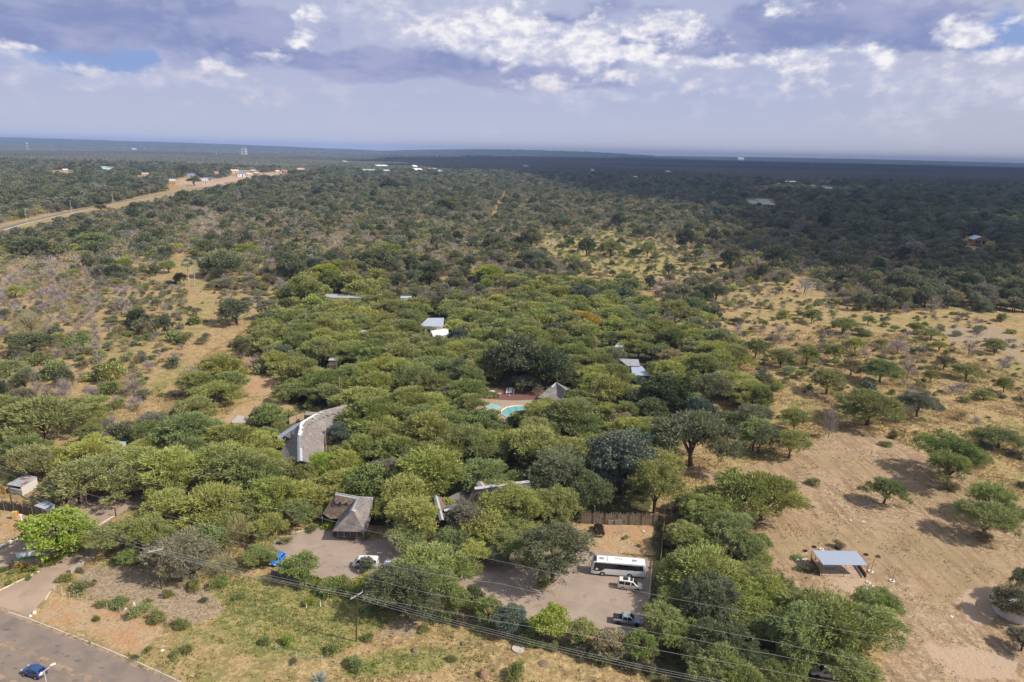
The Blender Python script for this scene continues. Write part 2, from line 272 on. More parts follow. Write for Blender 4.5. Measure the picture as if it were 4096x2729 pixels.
# ---------------------------------------------------------------- vegetation materials (tint comes from each plant's own "tint")
def leafmat(name, rough=.6, trans=.28, spread=.5):
    m_ = bpy.data.materials.new(name); m_.use_nodes = True; q = NT(m_.node_tree); bs = q.n['Principled BSDF']; o_ = q.n['Material Output']
    t = q('ShaderNodeAttribute', attribute_name='tint', attribute_type='INSTANCER').outputs['Vector']
    r_ = q('ShaderNodeAttribute', attribute_name='rn').outputs['Fac']
    k = q.m('ADD', 1-spread*.5, q.m('MULTIPLY', r_, spread)); sc = q('ShaderNodeVectorMath', operation='SCALE'); q.put(sc.inputs[0], t); q.put(sc.inputs['Scale'], k)
    hs = q('ShaderNodeHueSaturation'); q.put(hs.inputs['Color'], sc.outputs[0]); q.put(hs.inputs['Hue'], q.m('ADD', .485, q.m('MULTIPLY', q.m('FRACT', q.m('MULTIPLY', r_, 7.3)), .03)))
    q.put(bs.inputs['Base Color'], hs.outputs[0]); bs.inputs['Roughness'].default_value = rough; bs.inputs['Specular IOR Level'].default_value = .25
    tr = q('ShaderNodeBsdfTranslucent'); q.put(tr.inputs[0], hs.outputs[0]); mx = q('ShaderNodeMixShader'); mx.inputs[0].default_value = trans
    q.l.new(bs.outputs[0], mx.inputs[1]); q.l.new(tr.outputs[0], mx.inputs[2]); q.l.new(mx.outputs[0], o_.inputs[0]); return m_
M_leaf = leafmat('leaves'); M_twig = leafmat('dry twigs', .9, .12, .5)
M_bark = mat('bark', (.10, .07, .05), .95, scale=6); M_pale = mat('pale bark', (.42, .38, .34), .9, scale=6)
# ---------------------------------------------------------------- crowns: thousands of leaf sprays laid over lobes of a unit-sized crown
def unit(v): return v/np.maximum(np.linalg.norm(v, axis=-1, keepdims=True), 1e-9)
def cards(p, d, L, w, g):
    """kite shaped sprays at p along d, length L, width w"""
    n_ = len(p); s = unit(np.cross(d, unit(g.normal(size=(n_, 3))))); L = np.broadcast_to(L, n_)[:, None]; w = np.broadcast_to(w, n_)[:, None]
    v = np.stack([p-d*L*.15, p+d*L*.35+s*w*.5, p+d*L*.85, p+d*L*.35-s*w*.5], 1).reshape(-1, 3); return v, np.arange(4*n_).reshape(-1, 4)
def lobes(kind, g):
    if kind == 'acacia':
        out = []
        A1, A2 = g.uniform(0, 6.3), g.uniform(0, 6.3)
        for k in range(24):
            r_ = math.sqrt((k+.5)/24)*.385*(1+.2*math.sin(2*k*2.4+A1)+.14*math.sin(3*k*2.4+A2)); a = k*2.4+g.uniform(-.5, .5); r_ *= g.uniform(.82, 1.22); z = .50-.30*(r_/.5)**2+g.uniform(-.07, .035)
            out.append((r_*math.cos(a), r_*math.sin(a), z, g.uniform(.09, .16), g.uniform(.08, .14), g.uniform(.03, .055)))
        for k in range(5): a = g.uniform(0, 6.3); r_ = g.uniform(.15, .36); out.append((r_*math.cos(a), r_*math.sin(a), g.uniform(.24, .33), g.uniform(.09, .13), g.uniform(.09, .13), .05))
        return out
    if kind == 'thorn':
        out = []
        for k in range(26):
            u = g.uniform(0, 1); a = k*2.4+g.uniform(-.5, .5); ph = math.acos(1-u*1.12); r_ = .36*g.uniform(.72, 1.12)
            out.append((r_*math.sin(ph)*math.cos(a), r_*math.sin(ph)*math.sin(a), .42+r_*math.cos(ph)*.88, g.uniform(.1, .16), g.uniform(.1, .16), g.uniform(.07, .11)))
        return out+[(0, 0, .5, .22, .22, .15)]
    if kind == 'broad':
        out = []
        for k in range(34):
            u = g.uniform(0, 1); a = k*2.4+g.uniform(-.5, .5); ph = math.acos(1-u*1.35); r_ = .38*g.uniform(.76, 1.1)
            out.append((r_*math.sin(ph)*math.cos(a), r_*math.sin(ph)*math.sin(a), .45+r_*math.cos(ph)*.92, g.uniform(.09, .15), g.uniform(.09, .15), g.uniform(.08, .12)))
        return out+[(0, 0, .45, .3, .3, .28)]
    if kind == 'bush':
        out = []
        for k in range(16):
            a = k*2.4+g.uniform(-.5, .5); r_ = g.uniform(.05, .36); z = g.uniform(.1, .42)*(1-r_*.8)
            out.append((r_*math.cos(a), r_*math.sin(a), z, g.uniform(.12, .2), g.uniform(.12, .2), g.uniform(.1, .17)))
        return out
def crown(kind, seed, D, n_, L, w, up=.25, tang=.7):
    g = np.random.default_rng(seed); lb = np.array(lobes(kind, g)); wt = lb[:, 3]*lb[:, 4]+lb[:, 3]*lb[:, 5]; ch = g.choice(len(lb), n_, p=wt/wt.sum()); l_ = lb[ch]
    K = 26; sd0 = unit(g.normal(size=(len(lb), K, 3))); sd0[..., 2] = np.where(g.random((len(lb), K)) < .8, np.abs(sd0[..., 2]), sd0[..., 2]); sk = g.integers(0, K, n_); d0 = sd0[ch, sk]; sr = g.uniform(.72, 1.14, (len(lb), K))[ch, sk][:, None]
    p = (l_[:, :3]+d0*sr*l_[:, 3:6])*D; cl_ = {'acacia': (.022, .012), 'thorn': (.02, .016), 'broad': (.02, .018), 'bush': (.035, .03)}[kind]; p += g.normal(size=p.shape)*np.array([cl_[0], cl_[0], cl_[1]])*D*1.1
    rad = p.copy(); rad[:, 2] = 0; rad = unit(rad)
    d = unit(d0*np.array([1, 1, .6])+rad*.5+g.normal(size=p.shape)*tang+np.array([0, 0, up])); LL = L*g.uniform(.6, 1.35, n_)
    p[:, 2] = np.maximum(p[:, 2], .05)
    v, f = cards(p, d, LL, w*g.uniform(.7, 1.3, n_), g); lr = g.random(len(lb))
    r_ = np.clip(lr[ch]*.4+g.random((len(lb), K))[ch, sk]*.3+g.random(n_)*.3, 0, 1); return v, f, r_
def bare_crown(seed, D, n_, w, flat=1.):
    g = np.random.default_rng(seed); d = unit(g.normal(size=(n_, 3))+np.array([0, 0, .9])); d[:, 2] = np.abs(d[:, 2]); t = g.uniform(.25, .95, n_)[:, None]
    base = np.array([0, 0, .12]); p = (base+d*t*np.array([.5, .5, .62*flat]))*D; dd = unit(d+g.normal(size=p.shape)*.38+np.array([0, 0, .25])); L = D*.16*g.uniform(.6, 1.5, n_)
    v, f = cards(p, dd, L, w, g); return v, f, g.random(n_)
def limbs(kind, D, hfrac, seed, thick=.035, nl=6, lean=0.):
    g = random.Random(seed); mb = MB(); hb = D*hfrac*.38; base = [(0, 0, -.2), (g.uniform(-.01, .01)*D+lean*.3*D, g.uniform(-.01, .01)*D, hb*.5), (lean*.6*D, 0, hb)]
    mb.tube(base, [D*thick, D*thick*.8, D*thick*.66], 7)
    for k in range(nl):
        a = 2*math.pi*k/nl+g.uniform(-.4, .4); r1 = D*g.uniform(.12, .17); r2 = D*g.uniform(.27, .36); z1 = hb+D*hfrac*.2; z2 = hb+D*hfrac*g.uniform(.35, .48)
        p0 = base[1] if k % 3 == 0 else base[2]; bend = g.uniform(-.3, .3)
        pm = (p0[0]+r1*math.cos(a), r1*math.sin(a), z1); pe = (p0[0]+r2*math.cos(a+bend), r2*math.sin(a+bend), z2)
        mb.tube([p0, pm, pe], [D*thick*.5, D*thick*.34, D*thick*.1], 5, caps=False)
        for s_ in (-1, 1):
            a2 = a+s_*g.uniform(.3, .6); r3 = D*g.uniform(.3, .42); mb.tube([pm, (p0[0]+r3*.75*math.cos(a2), r3*.75*math.sin(a2), (z1+z2)/2), (p0[0]+r3*math.cos(a2), r3*math.sin(a2), z2)], [D*thick*.26, D*thick*.16, D*thick*.06], 4, caps=False)
    return mb
# kind: nominal diameter, height/diameter, full / mid / low sprays (n, L, w)
KD = {'acacia': (10., .58, (9500, .55, .125), (2600, .85, .27), (520, 1.15, .6)), 'thorn': (10., .82, (10500, .55, .115), (2600, .85, .27), (520, 1.15, .6)),
      'broad': (10., .84, (8500, .36, .28), (2400, .62, .45), (520, 1.05, .8)), 'bush': (4., .60, (2200, .26, .15), (520, .5, .3), (130, .75, .5)), 'bare': (5., .74, (1500, .8, .035), (420, .9, .09), (90, 1.1, .3))}
PR = {}
def mesh_of(parts, name, mats):
    v = []; f = []; mi = []; r_ = []; b_ = 0
    for (vv, ff, rr_, m_) in parts: v.append(vv); f.append(ff+b_); mi += [m_]*len(ff); r_.append(rr_); b_ += len(vv)
    me_ = npmesh(name, np.concatenate(v), np.concatenate(f), mi, {'rn': ('FACE', np.concatenate(r_))})
    for m_ in mats: me_.materials.append(m_)
    return me_
def quads(mb):
    f = [x for x in mb.f if len(x) == 4]; return np.array(mb.v), np.array(f), np.full(len(f), .5)
for k, (D, hf, hi, mi_, lo) in KD.items():
    nv = {'acacia': 5, 'thorn': 5, 'broad': 4, 'bush': 4, 'bare': 4}[k]
    for lod, (cn, L, w_) in enumerate((hi, mi_, lo)):
        for v_ in range(nv):
            sd = sum(map(ord, k))*10+v_
            cr = bare_crown(sd, D, cn, w_) if k == 'bare' else crown(k, sd, D, cn, L, w_, *({'acacia': (.25, .55), 'thorn': (.0, .6), 'broad': (.3, 1.), 'bush': (.35, .8)}[k]))
            tk = limbs(k, D, hf, sd, {'bush': .02, 'bare': .022, 'broad': .04}.get(k, .032), 7 if k != 'bush' else 5)
            lm = M_twig if k == 'bare' else M_leaf
            if lod == 0:
                cm = mesh_of([(*cr, 0)], 'crown', [lm]); tm = mesh_of([(*quads(tk), 0)], 'trunk', [M_bark]); PR[k, 0, v_] = (cm, tm)
            if lod == 1: PR[k, 1, v_] = (mesh_of([(*cr, 0)], 'crown', [lm]), PR[k, 0, v_][1])
            if lod in (1, 2):
                parts_ = [(*cr, 0)]
                if lod == 1: parts_.append((*quads(tk), 1))
                o = bpy.data.objects.new('far '+k, mesh_of(parts_, 'far_'+k, [lm, M_bark])); PR[k, 'gn', lod, v_] = o
NV = {'acacia': 5, 'thorn': 5, 'broad': 4, 'bush': 4, 'bare': 4}
# ---------------------------------------------------------------- tints (base colours of the foliage)
TINT = {'bright': (.365, .385, .112), 'green': (.255, .295, .100), 'olive': (.31, .325, .115), 'greyg': (.245, .245, .150), 'dark': (.095, .118, .050), 'blue': (.155, .190, .125), 'lime': (.31, .37, .055),
        'yellow': (.50, .38, .08), 'khaki': (.35, .31, .165), 'bare': (.38, .325, .30), 'brown': (.28, .235, .145), 'deep': (.175, .195, .098)}
WORD = {'bright': 'bright yellow-green', 'green': 'fresh green', 'olive': 'olive green', 'greyg': 'grey-green', 'dark': 'dark green', 'blue': 'bluish green', 'lime': 'lime green', 'yellow': 'golden yellow', 'khaki': 'khaki', 'bare': 'leafless grey', 'brown': 'brownish green', 'deep': 'deep green'}
PL = []   # plants: kind, X, Y, width, height factor, tint name, variant or None, hero flag
def put(kind, p, wpx, t, hk=1., v=None, gx_=None):
    D, hf = KD[kind][:2]; cz = {'acacia': .72, 'thorn': .62, 'broad': .5, 'bush': .45, 'bare': .5}[kind]
    if kind in ('acacia', 'thorn', 'broad') and p[1] > 1500: wpx *= 1.2 if p[0] < 3150 else 1.08
    X = G(*p); w_ = 5.
    for _ in range(6):
        a = (X-CP)@fv; w_ = wpx*a/FPX; X = G(p[0], p[1], w_*hf*hk*cz)
    PL.append((kind, X[0], X[1], w_, hk, t, v, True))
def many(crop, sc, rows):
    for r_ in rows:
        kd = {'A': 'acacia', 'T': 'thorn', 'B': 'broad', 'S': 'bush', 'N': 'bare'}[r_[0]]; put(kd, crop(r_[1], r_[2]), r_[3]*sc, r_[4], *(r_[5:]))
many(c1, .58, [('B', 380, 555, 440, 'lime', .62), ('B', 620, 445, 170, 'deep', .8), ('T', 830, 560, 360, 'olive', .62), ('A', 1120, 330, 330, 'bright'), ('A', 1420, 330, 430, 'bright'), ('A', 1150, 60, 430, 'bright'), ('A', 1650, 110, 400, 'olive'),
  ('A', 1500, 440, 330, 'bright'), ('T', 1230, 640, 400, 'greyg', .8), ('A', 1060, 210, 260, 'olive'), ('B', 1720, 220, 280, 'green'), ('T', 1030, 540, 300, 'green', .85), ('N', 1640, 540, 270, 'khaki', 1.1), ('B', 1830, 640, 250, 'green', .95),
  ('B', 1450, 580, 260, 'green', .85), ('A', 620, 120, 440, 'olive'), ('A', 430, 180, 300, 'khaki'), ('T', 430, 300, 260, 'green', .5), ('A', 880, 110, 380, 'olive'), ('N', 1550, 750, 220, 'khaki'), ('T', 950, 660, 220, 'green', .6), ('T', 1330, 770, 240, 'greyg', .7),
  ('A', 1750, 330, 300, 'olive'), ('A', 900, 20, 360, 'bright'), ('A', 200, 40, 300, 'olive'), ('B', 1060, 650, 200, 'deep', .7), ('A', 1850, 470, 260, 'bright'),
  ('S', 145, 768, 80, 'yellow'), ('S', 75, 742, 36, 'khaki'), ('S', 228, 785, 60, 'lime'), ('S', 150, 835, 52, 'yellow'), ('S', 60, 880, 50, 'lime'), ('S', 320, 735, 110, 'lime'), ('S', 400, 700, 110, 'lime'), ('S', 510, 650, 120, 'green'), ('S', 445, 850, 90, 'olive', 1.2), ('S', 540, 900, 160, 'olive'), ('S', 610, 890, 80, 'khaki'),
  ('S', 825, 1015, 150, 'green', .7), ('S', 700, 1025, 90, 'green'), ('S', 960, 1075, 150, 'olive'), ('S', 1080, 1115, 140, 'olive'), ('S', 668, 1128, 62, 'green'), ('S', 1250, 1165, 120, 'green'), ('S', 1405, 998, 60, 'deep'), ('S', 1300, 1330, 100, 'olive'), ('S', 1020, 1340, 74, 'green'), ('S', 1200, 1370, 80, 'olive'),
  ('S', 930, 1392, 50, 'blue'), ('S', 1160, 955, 90, 'olive'), ('S', 550, 790, 70, 'greyg'), ('S', 20, 790, 60, 'green'), ('S', 100, 800, 60, 'olive'), ('S', 200, 840, 60, 'green'), ('S', 1020, 1010, 60, 'green'), ('S', 650, 870, 40, 'deep'), ('S', 1340, 900, 120, 'olive'), ('S', 1500, 880, 130, 'green'), ('S', 115, 480, 40, 'green'), ('S', 180, 450, 45, 'blue'), ('S', 1650, 970, 90, 'green')])
many(c2, .58, [('T', 60, 640, 300, 'green', .8), ('B', 345, 770, 280, 'green', .8), ('S', 455, 870, 130, 'lime'), ('A', 150, 270, 340, 'bright'), ('A', 340, 250, 320, 'bright'), ('T', 480, 330, 250, 'green', .9), ('T', 330, 400, 220, 'green', .8), ('A', 60, 130, 320, 'green'), ('B', 800, 190, 300, 'green', .9), ('A', 640, 160, 320, 'bright'),
  ('B', 930, 120, 200, 'greyg', 1.), ('A', 1250, 90, 460, 'bright'), ('A', 1590, 90, 360, 'green'), ('A', 1060, 245, 330, 'bright', 1.25), ('T', 940, 370, 250, 'bright', .8), ('T', 1110, 450, 350, 'bright', .8), ('T', 1080, 590, 260, 'olive', .7), ('A', 1230, 720, 420, 'bright'), ('A', 1420, 740, 260, 'olive'), ('T', 1030, 940, 400, 'deep', .75), ('T', 1240, 900, 360, 'green', .8),
  ('T', 1480, 430, 300, 'greyg', .9), ('B', 1600, 500, 280, 'olive', .9), ('A', 1700, 300, 300, 'bright'), ('T', 1820, 330, 360, 'bright', .9), ('B', 1600, 590, 220, 'lime', .8), ('T', 1380, 600, 220, 'green', .8), ('T', 1690, 690, 170, 'greyg', .8), ('T', 1530, 680, 230, 'bright', .7),
  ('B', 805, 755, 100, 'deep', 1.), ('S', 560, 870, 120, 'lime'), ('S', 640, 880, 150, 'green', 1.2), ('S', 790, 875, 170, 'lime', 1.2), ('T', 900, 850, 200, 'green', .7), ('B', 1410, 1010, 190, 'green', .8), ('B', 1545, 990, 130, 'deep', .9), ('B', 1645, 1080, 220, 'green', .8), ('B', 1800, 1140, 200, 'blue', .9), ('T', 1160, 1000, 300, 'deep', .7), ('S', 380, 850, 160, 'green', 1.3), ('S', 560, 930, 140, 'green'),
  ('S', 1830, 1480, 135, 'green', 1.2), ('S', 545, 470, 130, 'lime', .7), ('S', 430, 500, 90, 'green'), ('S', 590, 545, 50, 'brown', 1.2), ('S', 700, 570, 40, 'khaki'), ('S', 800, 570, 50, 'khaki'), ('S', 830, 1060, 130, 'green'), ('S', 250, 1280, 100, 'lime'), ('S', 720, 1430, 150, 'green'), ('S', 100, 1280, 90, 'green'), ('S', 410, 1010, 90, 'lime'), ('S', 1200, 1190, 90, 'olive'), ('S', 810, 1260, 90, 'green'), ('S', 560, 1340, 110, 'green'), ('S', 300, 1420, 60, 'deep'), ('S', 1390, 1400, 80, 'green'), ('T', 1540, 800, 110, 'green', .5), ('T', 250, 550, 180, 'olive', .6)])
many(c3, .58, [('T', 60, 330, 260, 'bright', .85), ('T', 250, 320, 260, 'olive', .9), ('T', 410, 330, 330, 'olive', .85), ('T', 360, 130, 330, 'deep', 1.), ('B', 850, 90, 400, 'blue', 1.), ('B', 720, 160, 220, 'blue', .9), ('T', 1080, 200, 350, 'olive', 1.05), ('T', 660, 270, 300, 'deep', .9), ('T', 370, 640, 470, 'deep', .95), ('S', 310, 880, 110, 'green', 1.3), ('T', 90, 480, 300, 'olive', .8), ('T', 60, 600, 260, 'green', .8),
  ('B', 60, 1160, 210, 'blue', .8), ('B', 345, 1185, 230, 'lime', .85), ('B', 570, 1240, 190, 'olive', .9), ('B', 760, 1320, 220, 'khaki', .75), ('B', 970, 1330, 210, 'green', 1.), ('B', 1060, 1370, 90, 'brown', .9), ('S', 170, 1200, 110, 'deep'), ('S', 480, 1290, 100, 'deep'), ('S', 880, 1430, 160, 'deep', 1.2),
  ('T', 1290, 560, 300, 'olive', .75), ('T', 1420, 370, 320, 'green', .85), ('T', 1600, 540, 330, 'green', .8), ('A', 1660, 230, 440, 'bright', 1.1), ('T', 1470, 480, 280, 'green', .8), ('T', 1180, 850, 220, 'bright', .7), ('A', 1390, 740, 480, 'bright', 1.1), ('T', 1560, 800, 300, 'olive', .8), ('T', 1330, 870, 260, 'olive', .7), ('T', 1230, 1000, 280, 'green', .75), ('T', 1450, 1010, 380, 'deep', .85), ('T', 1120, 1120, 330, 'green', .8), ('T', 1700, 1020, 340, 'bright', .8),
  ('T', 1220, 1230, 280, 'green', .8), ('T', 1540, 1260, 400, 'deep', .85), ('T', 1530, 1470, 360, 'green', .8), ('T', 1370, 1390, 260, 'deep', .8), ('T', 1850, 900, 260, 'olive', .85), ('T', 1650, 1560, 320, 'green', .8), ('T', 1700, 640, 240, 'green', .8), ('T', 1790, 720, 180, 'olive', .7), ('T', 1420, 1560, 240, 'olive', .7), ('B', 1230, 420, 170, 'brown', .8), ('T', 1270, 330, 160, 'deep', .8), ('S', 110, 1490, 140, 'green', 1.2), ('S', 865, 568, 44, 'green'), ('S', 1160, 1560, 140, 'khaki'), ('S', 560, 1330, 160, 'deep'), ('S', 1180, 600, 120, 'khaki'), ('S', 960, 625, 40, 'olive')])
many(c4, .58, [('A', 100, 240, 400, 'bright', 1.15, 1), ('T', 100, 960, 300, 'bright', .8), ('A', 560, 1080, 640, 'green', 1.1), ('T', 800, 1200, 460, 'green', .9), ('T', 330, 1240, 420, 'green', .9), ('T', 300, 1020, 300, 'green', .9), ('T', 880, 1060, 330, 'green', .9), ('T', 700, 1450, 400, 'green', .8), ('T', 330, 1420, 280, 'green', .8), ('T', 60, 1180, 240, 'olive', .8), ('T', 60, 620, 180, 'green', .7),
  ('A', 950, 215, 235, 'green', 1.25), ('T', 1400, 70, 330, 'green', 1.), ('T', 1670, 300, 330, 'green', .85), ('T', 1640, 430, 360, 'green', .8), ('B', 1830, 1030, 260, 'greyg', 1.), ('T', 1950, 900, 260, 'deep', 1.), ('T', 1900, 1270, 220, 'greyg', .8), ('S', 1400, 210, 130, 'khaki'), ('S', 1620, 560, 110, 'khaki'), ('S', 440, 180, 110, 'khaki', .9), ('S', 620, 620, 90, 'khaki'), ('S', 330, 705, 90, 'green', .5), ('S', 400, 780, 140, 'deep', .5), ('S', 1890, 200, 90, 'deep'), ('B', 1560, 20, 200, 'khaki', .5), ('T', 1850, 420, 160, 'green', .8), ('T', 180, 1480, 260, 'green', .7), ('S', 20, 740, 110, 'khaki'), ('T', 20, 820, 200, 'olive', .6)])
many(q1, .51, [('A', 110, 100, 190, 'bright'), ('B', 250, 535, 330, 'deep', .6), ('N', 230, 400, 260, 'khaki', 1.), ('S', 430, 740, 270, 'green'), ('S', 600, 500, 260, 'green'), ('B', 1850, 290, 300, 'deep', .8), ('S', 1525, 350, 120, 'green', 1.2), ('S', 1360, 475, 150, 'green', 1.2), ('S', 860, 870, 210, 'green', 1.1), ('S', 860, 760, 260, 'olive', 1.1), ('A', 1520, 1010, 270, 'olive'), ('A', 1560, 820, 300, 'olive'), ('A', 1800, 830, 280, 'green'), ('N', 500, 890, 130, 'bare', 1.3), ('N', 1040, 880, 190, 'bare', 1.1), ('N', 945, 240, 160, 'bare', 1.2), ('S', 920, 1000, 150, 'green'), ('A', 1200, 1130, 260, 'greyg'), ('A', 680, 1080, 260, 'olive'), ('A', 330, 1080, 500, 'olive'), ('A', 70, 740, 250, 'olive'), ('S', 140, 940, 140, 'green'),
  ('S', 290, 660, 190, 'olive'), ('S', 1360, 680, 150, 'deep'), ('S', 770, 640, 130, 'green'), ('A', 180, 1340, 320, 'green'), ('A', 420, 1400, 350, 'bright'), ('A', 700, 1370, 330, 'bright'), ('A', 1450, 1180, 420, 'green'), ('A', 1790, 1230, 420, 'bright'), ('A', 1290, 1440, 380, 'bright'), ('A', 1690, 1420, 400, 'bright'), ('A', 2010, 1290, 360, 'bright'), ('A', 1480, 1350, 330, 'green'), ('A', 1980, 1480, 330, 'bright'), ('B', 2000, 1060, 230, 'dark', .9), ('A', 80, 1500, 300, 'olive'), ('A', 1110, 1290, 330, 'bright'), ('A', 860, 1480, 360, 'olive'), ('A', 80, 1150, 320, 'olive'), ('S', 940, 1230, 250, 'deep'), ('B', 2110, 1120, 200, 'green', .9)])
many(q2, .51, [('B', 130, 1060, 300, 'green', .8), ('T', 230, 1120, 230, 'green', .8), ('B', 700, 1240, 150, 'blue', 1.1), ('A', 950, 1050, 400, 'green'), ('A', 880, 950, 380, 'bright'), ('A', 1000, 1150, 320, 'bright'), ('B', 850, 1240, 200, 'green', .8), ('B', 400, 1400, 330, 'bright', .6), ('A', 560, 1450, 260, 'lime'), ('A', 730, 1430, 300, 'bright'), ('A', 110, 1230, 260, 'bright'), ('A', 180, 1330, 260, 'bright'), ('A', 120, 1430, 240, 'bright'), ('B', 430, 120, 320, 'olive', .9), ('B', 640, 60, 200, 'green', .9), ('A', 1850, 60, 130, 'lime', 1.2), ('A', 1960, 120, 200, 'khaki'), ('B', 1250, 330, 250, 'green', .8), ('B', 1040, 430, 220, 'green', .7), ('B', 640, 770, 110, 'deep', 1.), ('N', 350, 760, 140, 'bare'), ('A', 1700, 860, 330, 'green'), ('B', 1990, 620, 200, 'green', 1.), ('A', 1800, 620, 340, 'olive'), ('B', 1530, 950, 130, 'greyg', 1.), ('A', 1720, 980, 260, 'olive'), ('B', 1840, 1160, 300, 'green', .7), ('T', 1330, 1080, 260, 'green', .8)])
many(q3, .51, [('B', 650, 160, 220, 'blue', .9), ('A', 650, 320, 330, 'yellow', .9), ('B', 560, 400, 200, 'green', .8), ('B', 410, 450, 170, 'blue', 1.), ('B', 130, 700, 460, 'deep', .8), ('B', 350, 740, 420, 'dark', .85), ('B', 480, 800, 220, 'deep', .8), ('B', 200, 850, 200, 'deep', .6), ('N', 300, 900, 110, 'khaki'), ('A', 1350, 490, 300, 'green'), ('A', 1340, 640, 230, 'khaki'), ('A', 1600, 700, 340, 'olive'), ('B', 1100, 820, 210, 'blue', 1.1), ('B', 1310, 960, 420, 'dark', .8), ('B', 1180, 1090, 260, 'deep', .8), ('B', 1440, 1060, 270, 'dark', .8), ('T', 1660, 880, 270, 'deep', .95), ('A', 1350, 810, 230, 'green'), ('A', 1520, 1250, 540, 'greyg', 1.), ('B', 1040, 1380, 330, 'blue', .8), ('T', 90, 1080, 200, 'green', .9), ('T', 170, 1100, 190, 'green', .8), ('A', 300, 1050, 300, 'bright'), ('A', 360, 985, 250, 'bright'), ('A', 120, 1075, 190, 'olive', 1.1), ('A', 560, 1050, 400, 'green'), ('A', 640, 1130, 330, 'green'), ('A', 500, 900, 170, 'green'), ('A', 850, 900, 330, 'olive'), ('A', 790, 690, 300, 'olive'), ('B', 1700, 130, 180, 'deep', .9), ('S', 1670, 300, 140, 'deep', 1.3), ('N', 1320, 380, 150, 'bare', 1.2), ('N', 1870, 470, 90, 'bare'), ('N', 1880, 660, 90, 'bare', 1.2), ('B', 2055, 850, 130, 'deep', 1.05), ('B', 950, 1170, 200, 'khaki', .8), ('A', 1110, 480, 200, 'green'), ('A', 1090, 570, 230, 'olive'),
  ('A', 1810, 1110, 260, 'deep', 1.2), ('A', 1990, 1100, 280, 'greyg', 1.1), ('T', 2000, 1250, 260, 'green', .9), ('N', 1205, 730, 60, 'bare', 1.8), ('A', 1380, 250, 280, 'olive'), ('A', 250, 1330, 400, 'bright'), ('A', 480, 1440, 420, 'green'), ('A', 100, 1300, 300, 'bright'), ('A', 720, 1300, 260, 'green'), ('A', 890, 1290, 260, 'olive')])
many(q4, .51, [('A', 1050, 710, 300, 'green', 1.25, 2), ('A', 630, 800, 270, 'olive', 1.2), ('A', 960, 990, 480, 'olive', .95, 0), ('A', 1340, 990, 290, 'greyg', 1.), ('A', 370, 1110, 260, 'olive', 1.1), ('T', 1590, 1390, 420, 'green', .85), ('T', 330, 1310, 270, 'olive', .9), ('T', 90, 1250, 300, 'deep', .85), ('A', 1980, 1240, 320, 'olive', .9), ('A', 810, 690, 180, 'khaki', 1.4), ('N', 1250, 740, 140, 'bare', 1.5), ('A', 840, 540, 160, 'bright', 1.1), ('A', 750, 370, 230, 'olive'), ('A', 500, 310, 160, 'olive', 1.1), ('A', 460, 600, 200, 'olive', 1.3), ('A', 680, 600, 150, 'olive', 1.5), ('N', 1170, 560, 180, 'bare', .8), ('A', 1310, 400, 120, 'olive', 1.1), ('A', 1440, 440, 170, 'olive', 1.), ('A', 1500, 540, 120, 'bright', 1.2), ('A', 1720, 720, 240, 'olive', 1.), ('A', 1940, 540, 170, 'olive', 1.2), ('N', 2000, 690, 120, 'bare', 1.3), ('N', 1730, 570, 150, 'bare', .9), ('A', 1430, 780, 110, 'olive', 1.3), ('A', 1850, 920, 140, 'olive', 1.), ('S', 1690, 970, 100, 'olive'), ('A', 2010, 850, 110, 'olive', 1.5),
  ('N', 1670, 1090, 110, 'khaki', 1.2), ('S', 1135, 1260, 80, 'deep'), ('S', 1075, 1320, 90, 'olive'), ('N', 440, 80, 170, 'bare', 1.), ('N', 880, 150, 200, 'khaki', 1.), ('N', 640, 1170, 130, 'bare', 2.4), ('S', 950, 870, 140, 'blue'), ('N', 240, 430, 110, 'bare', 1.2), ('A', 260, 620, 220, 'olive', 1.2), ('S', 1850, 1330, 110, 'deep'), ('S', 2090, 1400, 120, 'deep'), ('N', 1460, 230, 140, 'bare'), ('S', 1980, 330, 120, 'olive'), ('S', 1350, 850, 80, 'olive'), ('S', 280, 310, 130, 'olive'), ('S', 2060, 440, 80, 'olive'), ('A', 1540, 660, 150, 'greyg', 1.3), ('A', 60, 560, 170, 'olive', 1.3)])
many(s1, .467, [('B', 255, 1000, 290, 'deep', .65), ('B', 800, 950, 290, 'green', .55), ('B', 1080, 860, 150, 'deep', .8), ('B', 2090, 1020, 170, 'lime', .7), ('B', 1900, 1140, 420, 'deep', .65), ('B', 1770, 1020, 200, 'deep', .8), ('B', 860, 665, 120, 'deep', .6), ('A', 1060, 1130, 160, 'lime', .8), ('B', 1440, 1170, 150, 'green', .9), ('B', 2150, 1200, 100, 'brown'), ('B', 1660, 430, 130, 'deep', .8), ('B', 1560, 360, 100, 'dark', 1.1), ('B', 1090, 390, 80, 'green', .9), ('B', 680, 750, 150, 'deep', .7)])
many(s2, .467, [('B', 340, 1180, 330, 'deep', .8), ('A', 640, 1210, 260, 'lime', .9), ('A', 800, 1170, 230, 'olive'), ('B', 1090, 1150, 330, 'deep', .65), ('B', 1570, 1210, 200, 'deep', .9), ('A', 2040, 1210, 250, 'lime', 1.), ('A', 1160, 1010, 300, 'green', .8), ('A', 915, 950, 110, 'green', 1.), ('B', 1200, 480, 170, 'dark', .7), ('B', 2090, 960, 240, 'deep', .7), ('B', 750, 1060, 160, 'brown', .7), ('B', 570, 860, 120, 'deep', .7), ('B', 1700, 640, 220, 'deep', .7), ('N', 1500, 1000, 10, 'bare')])
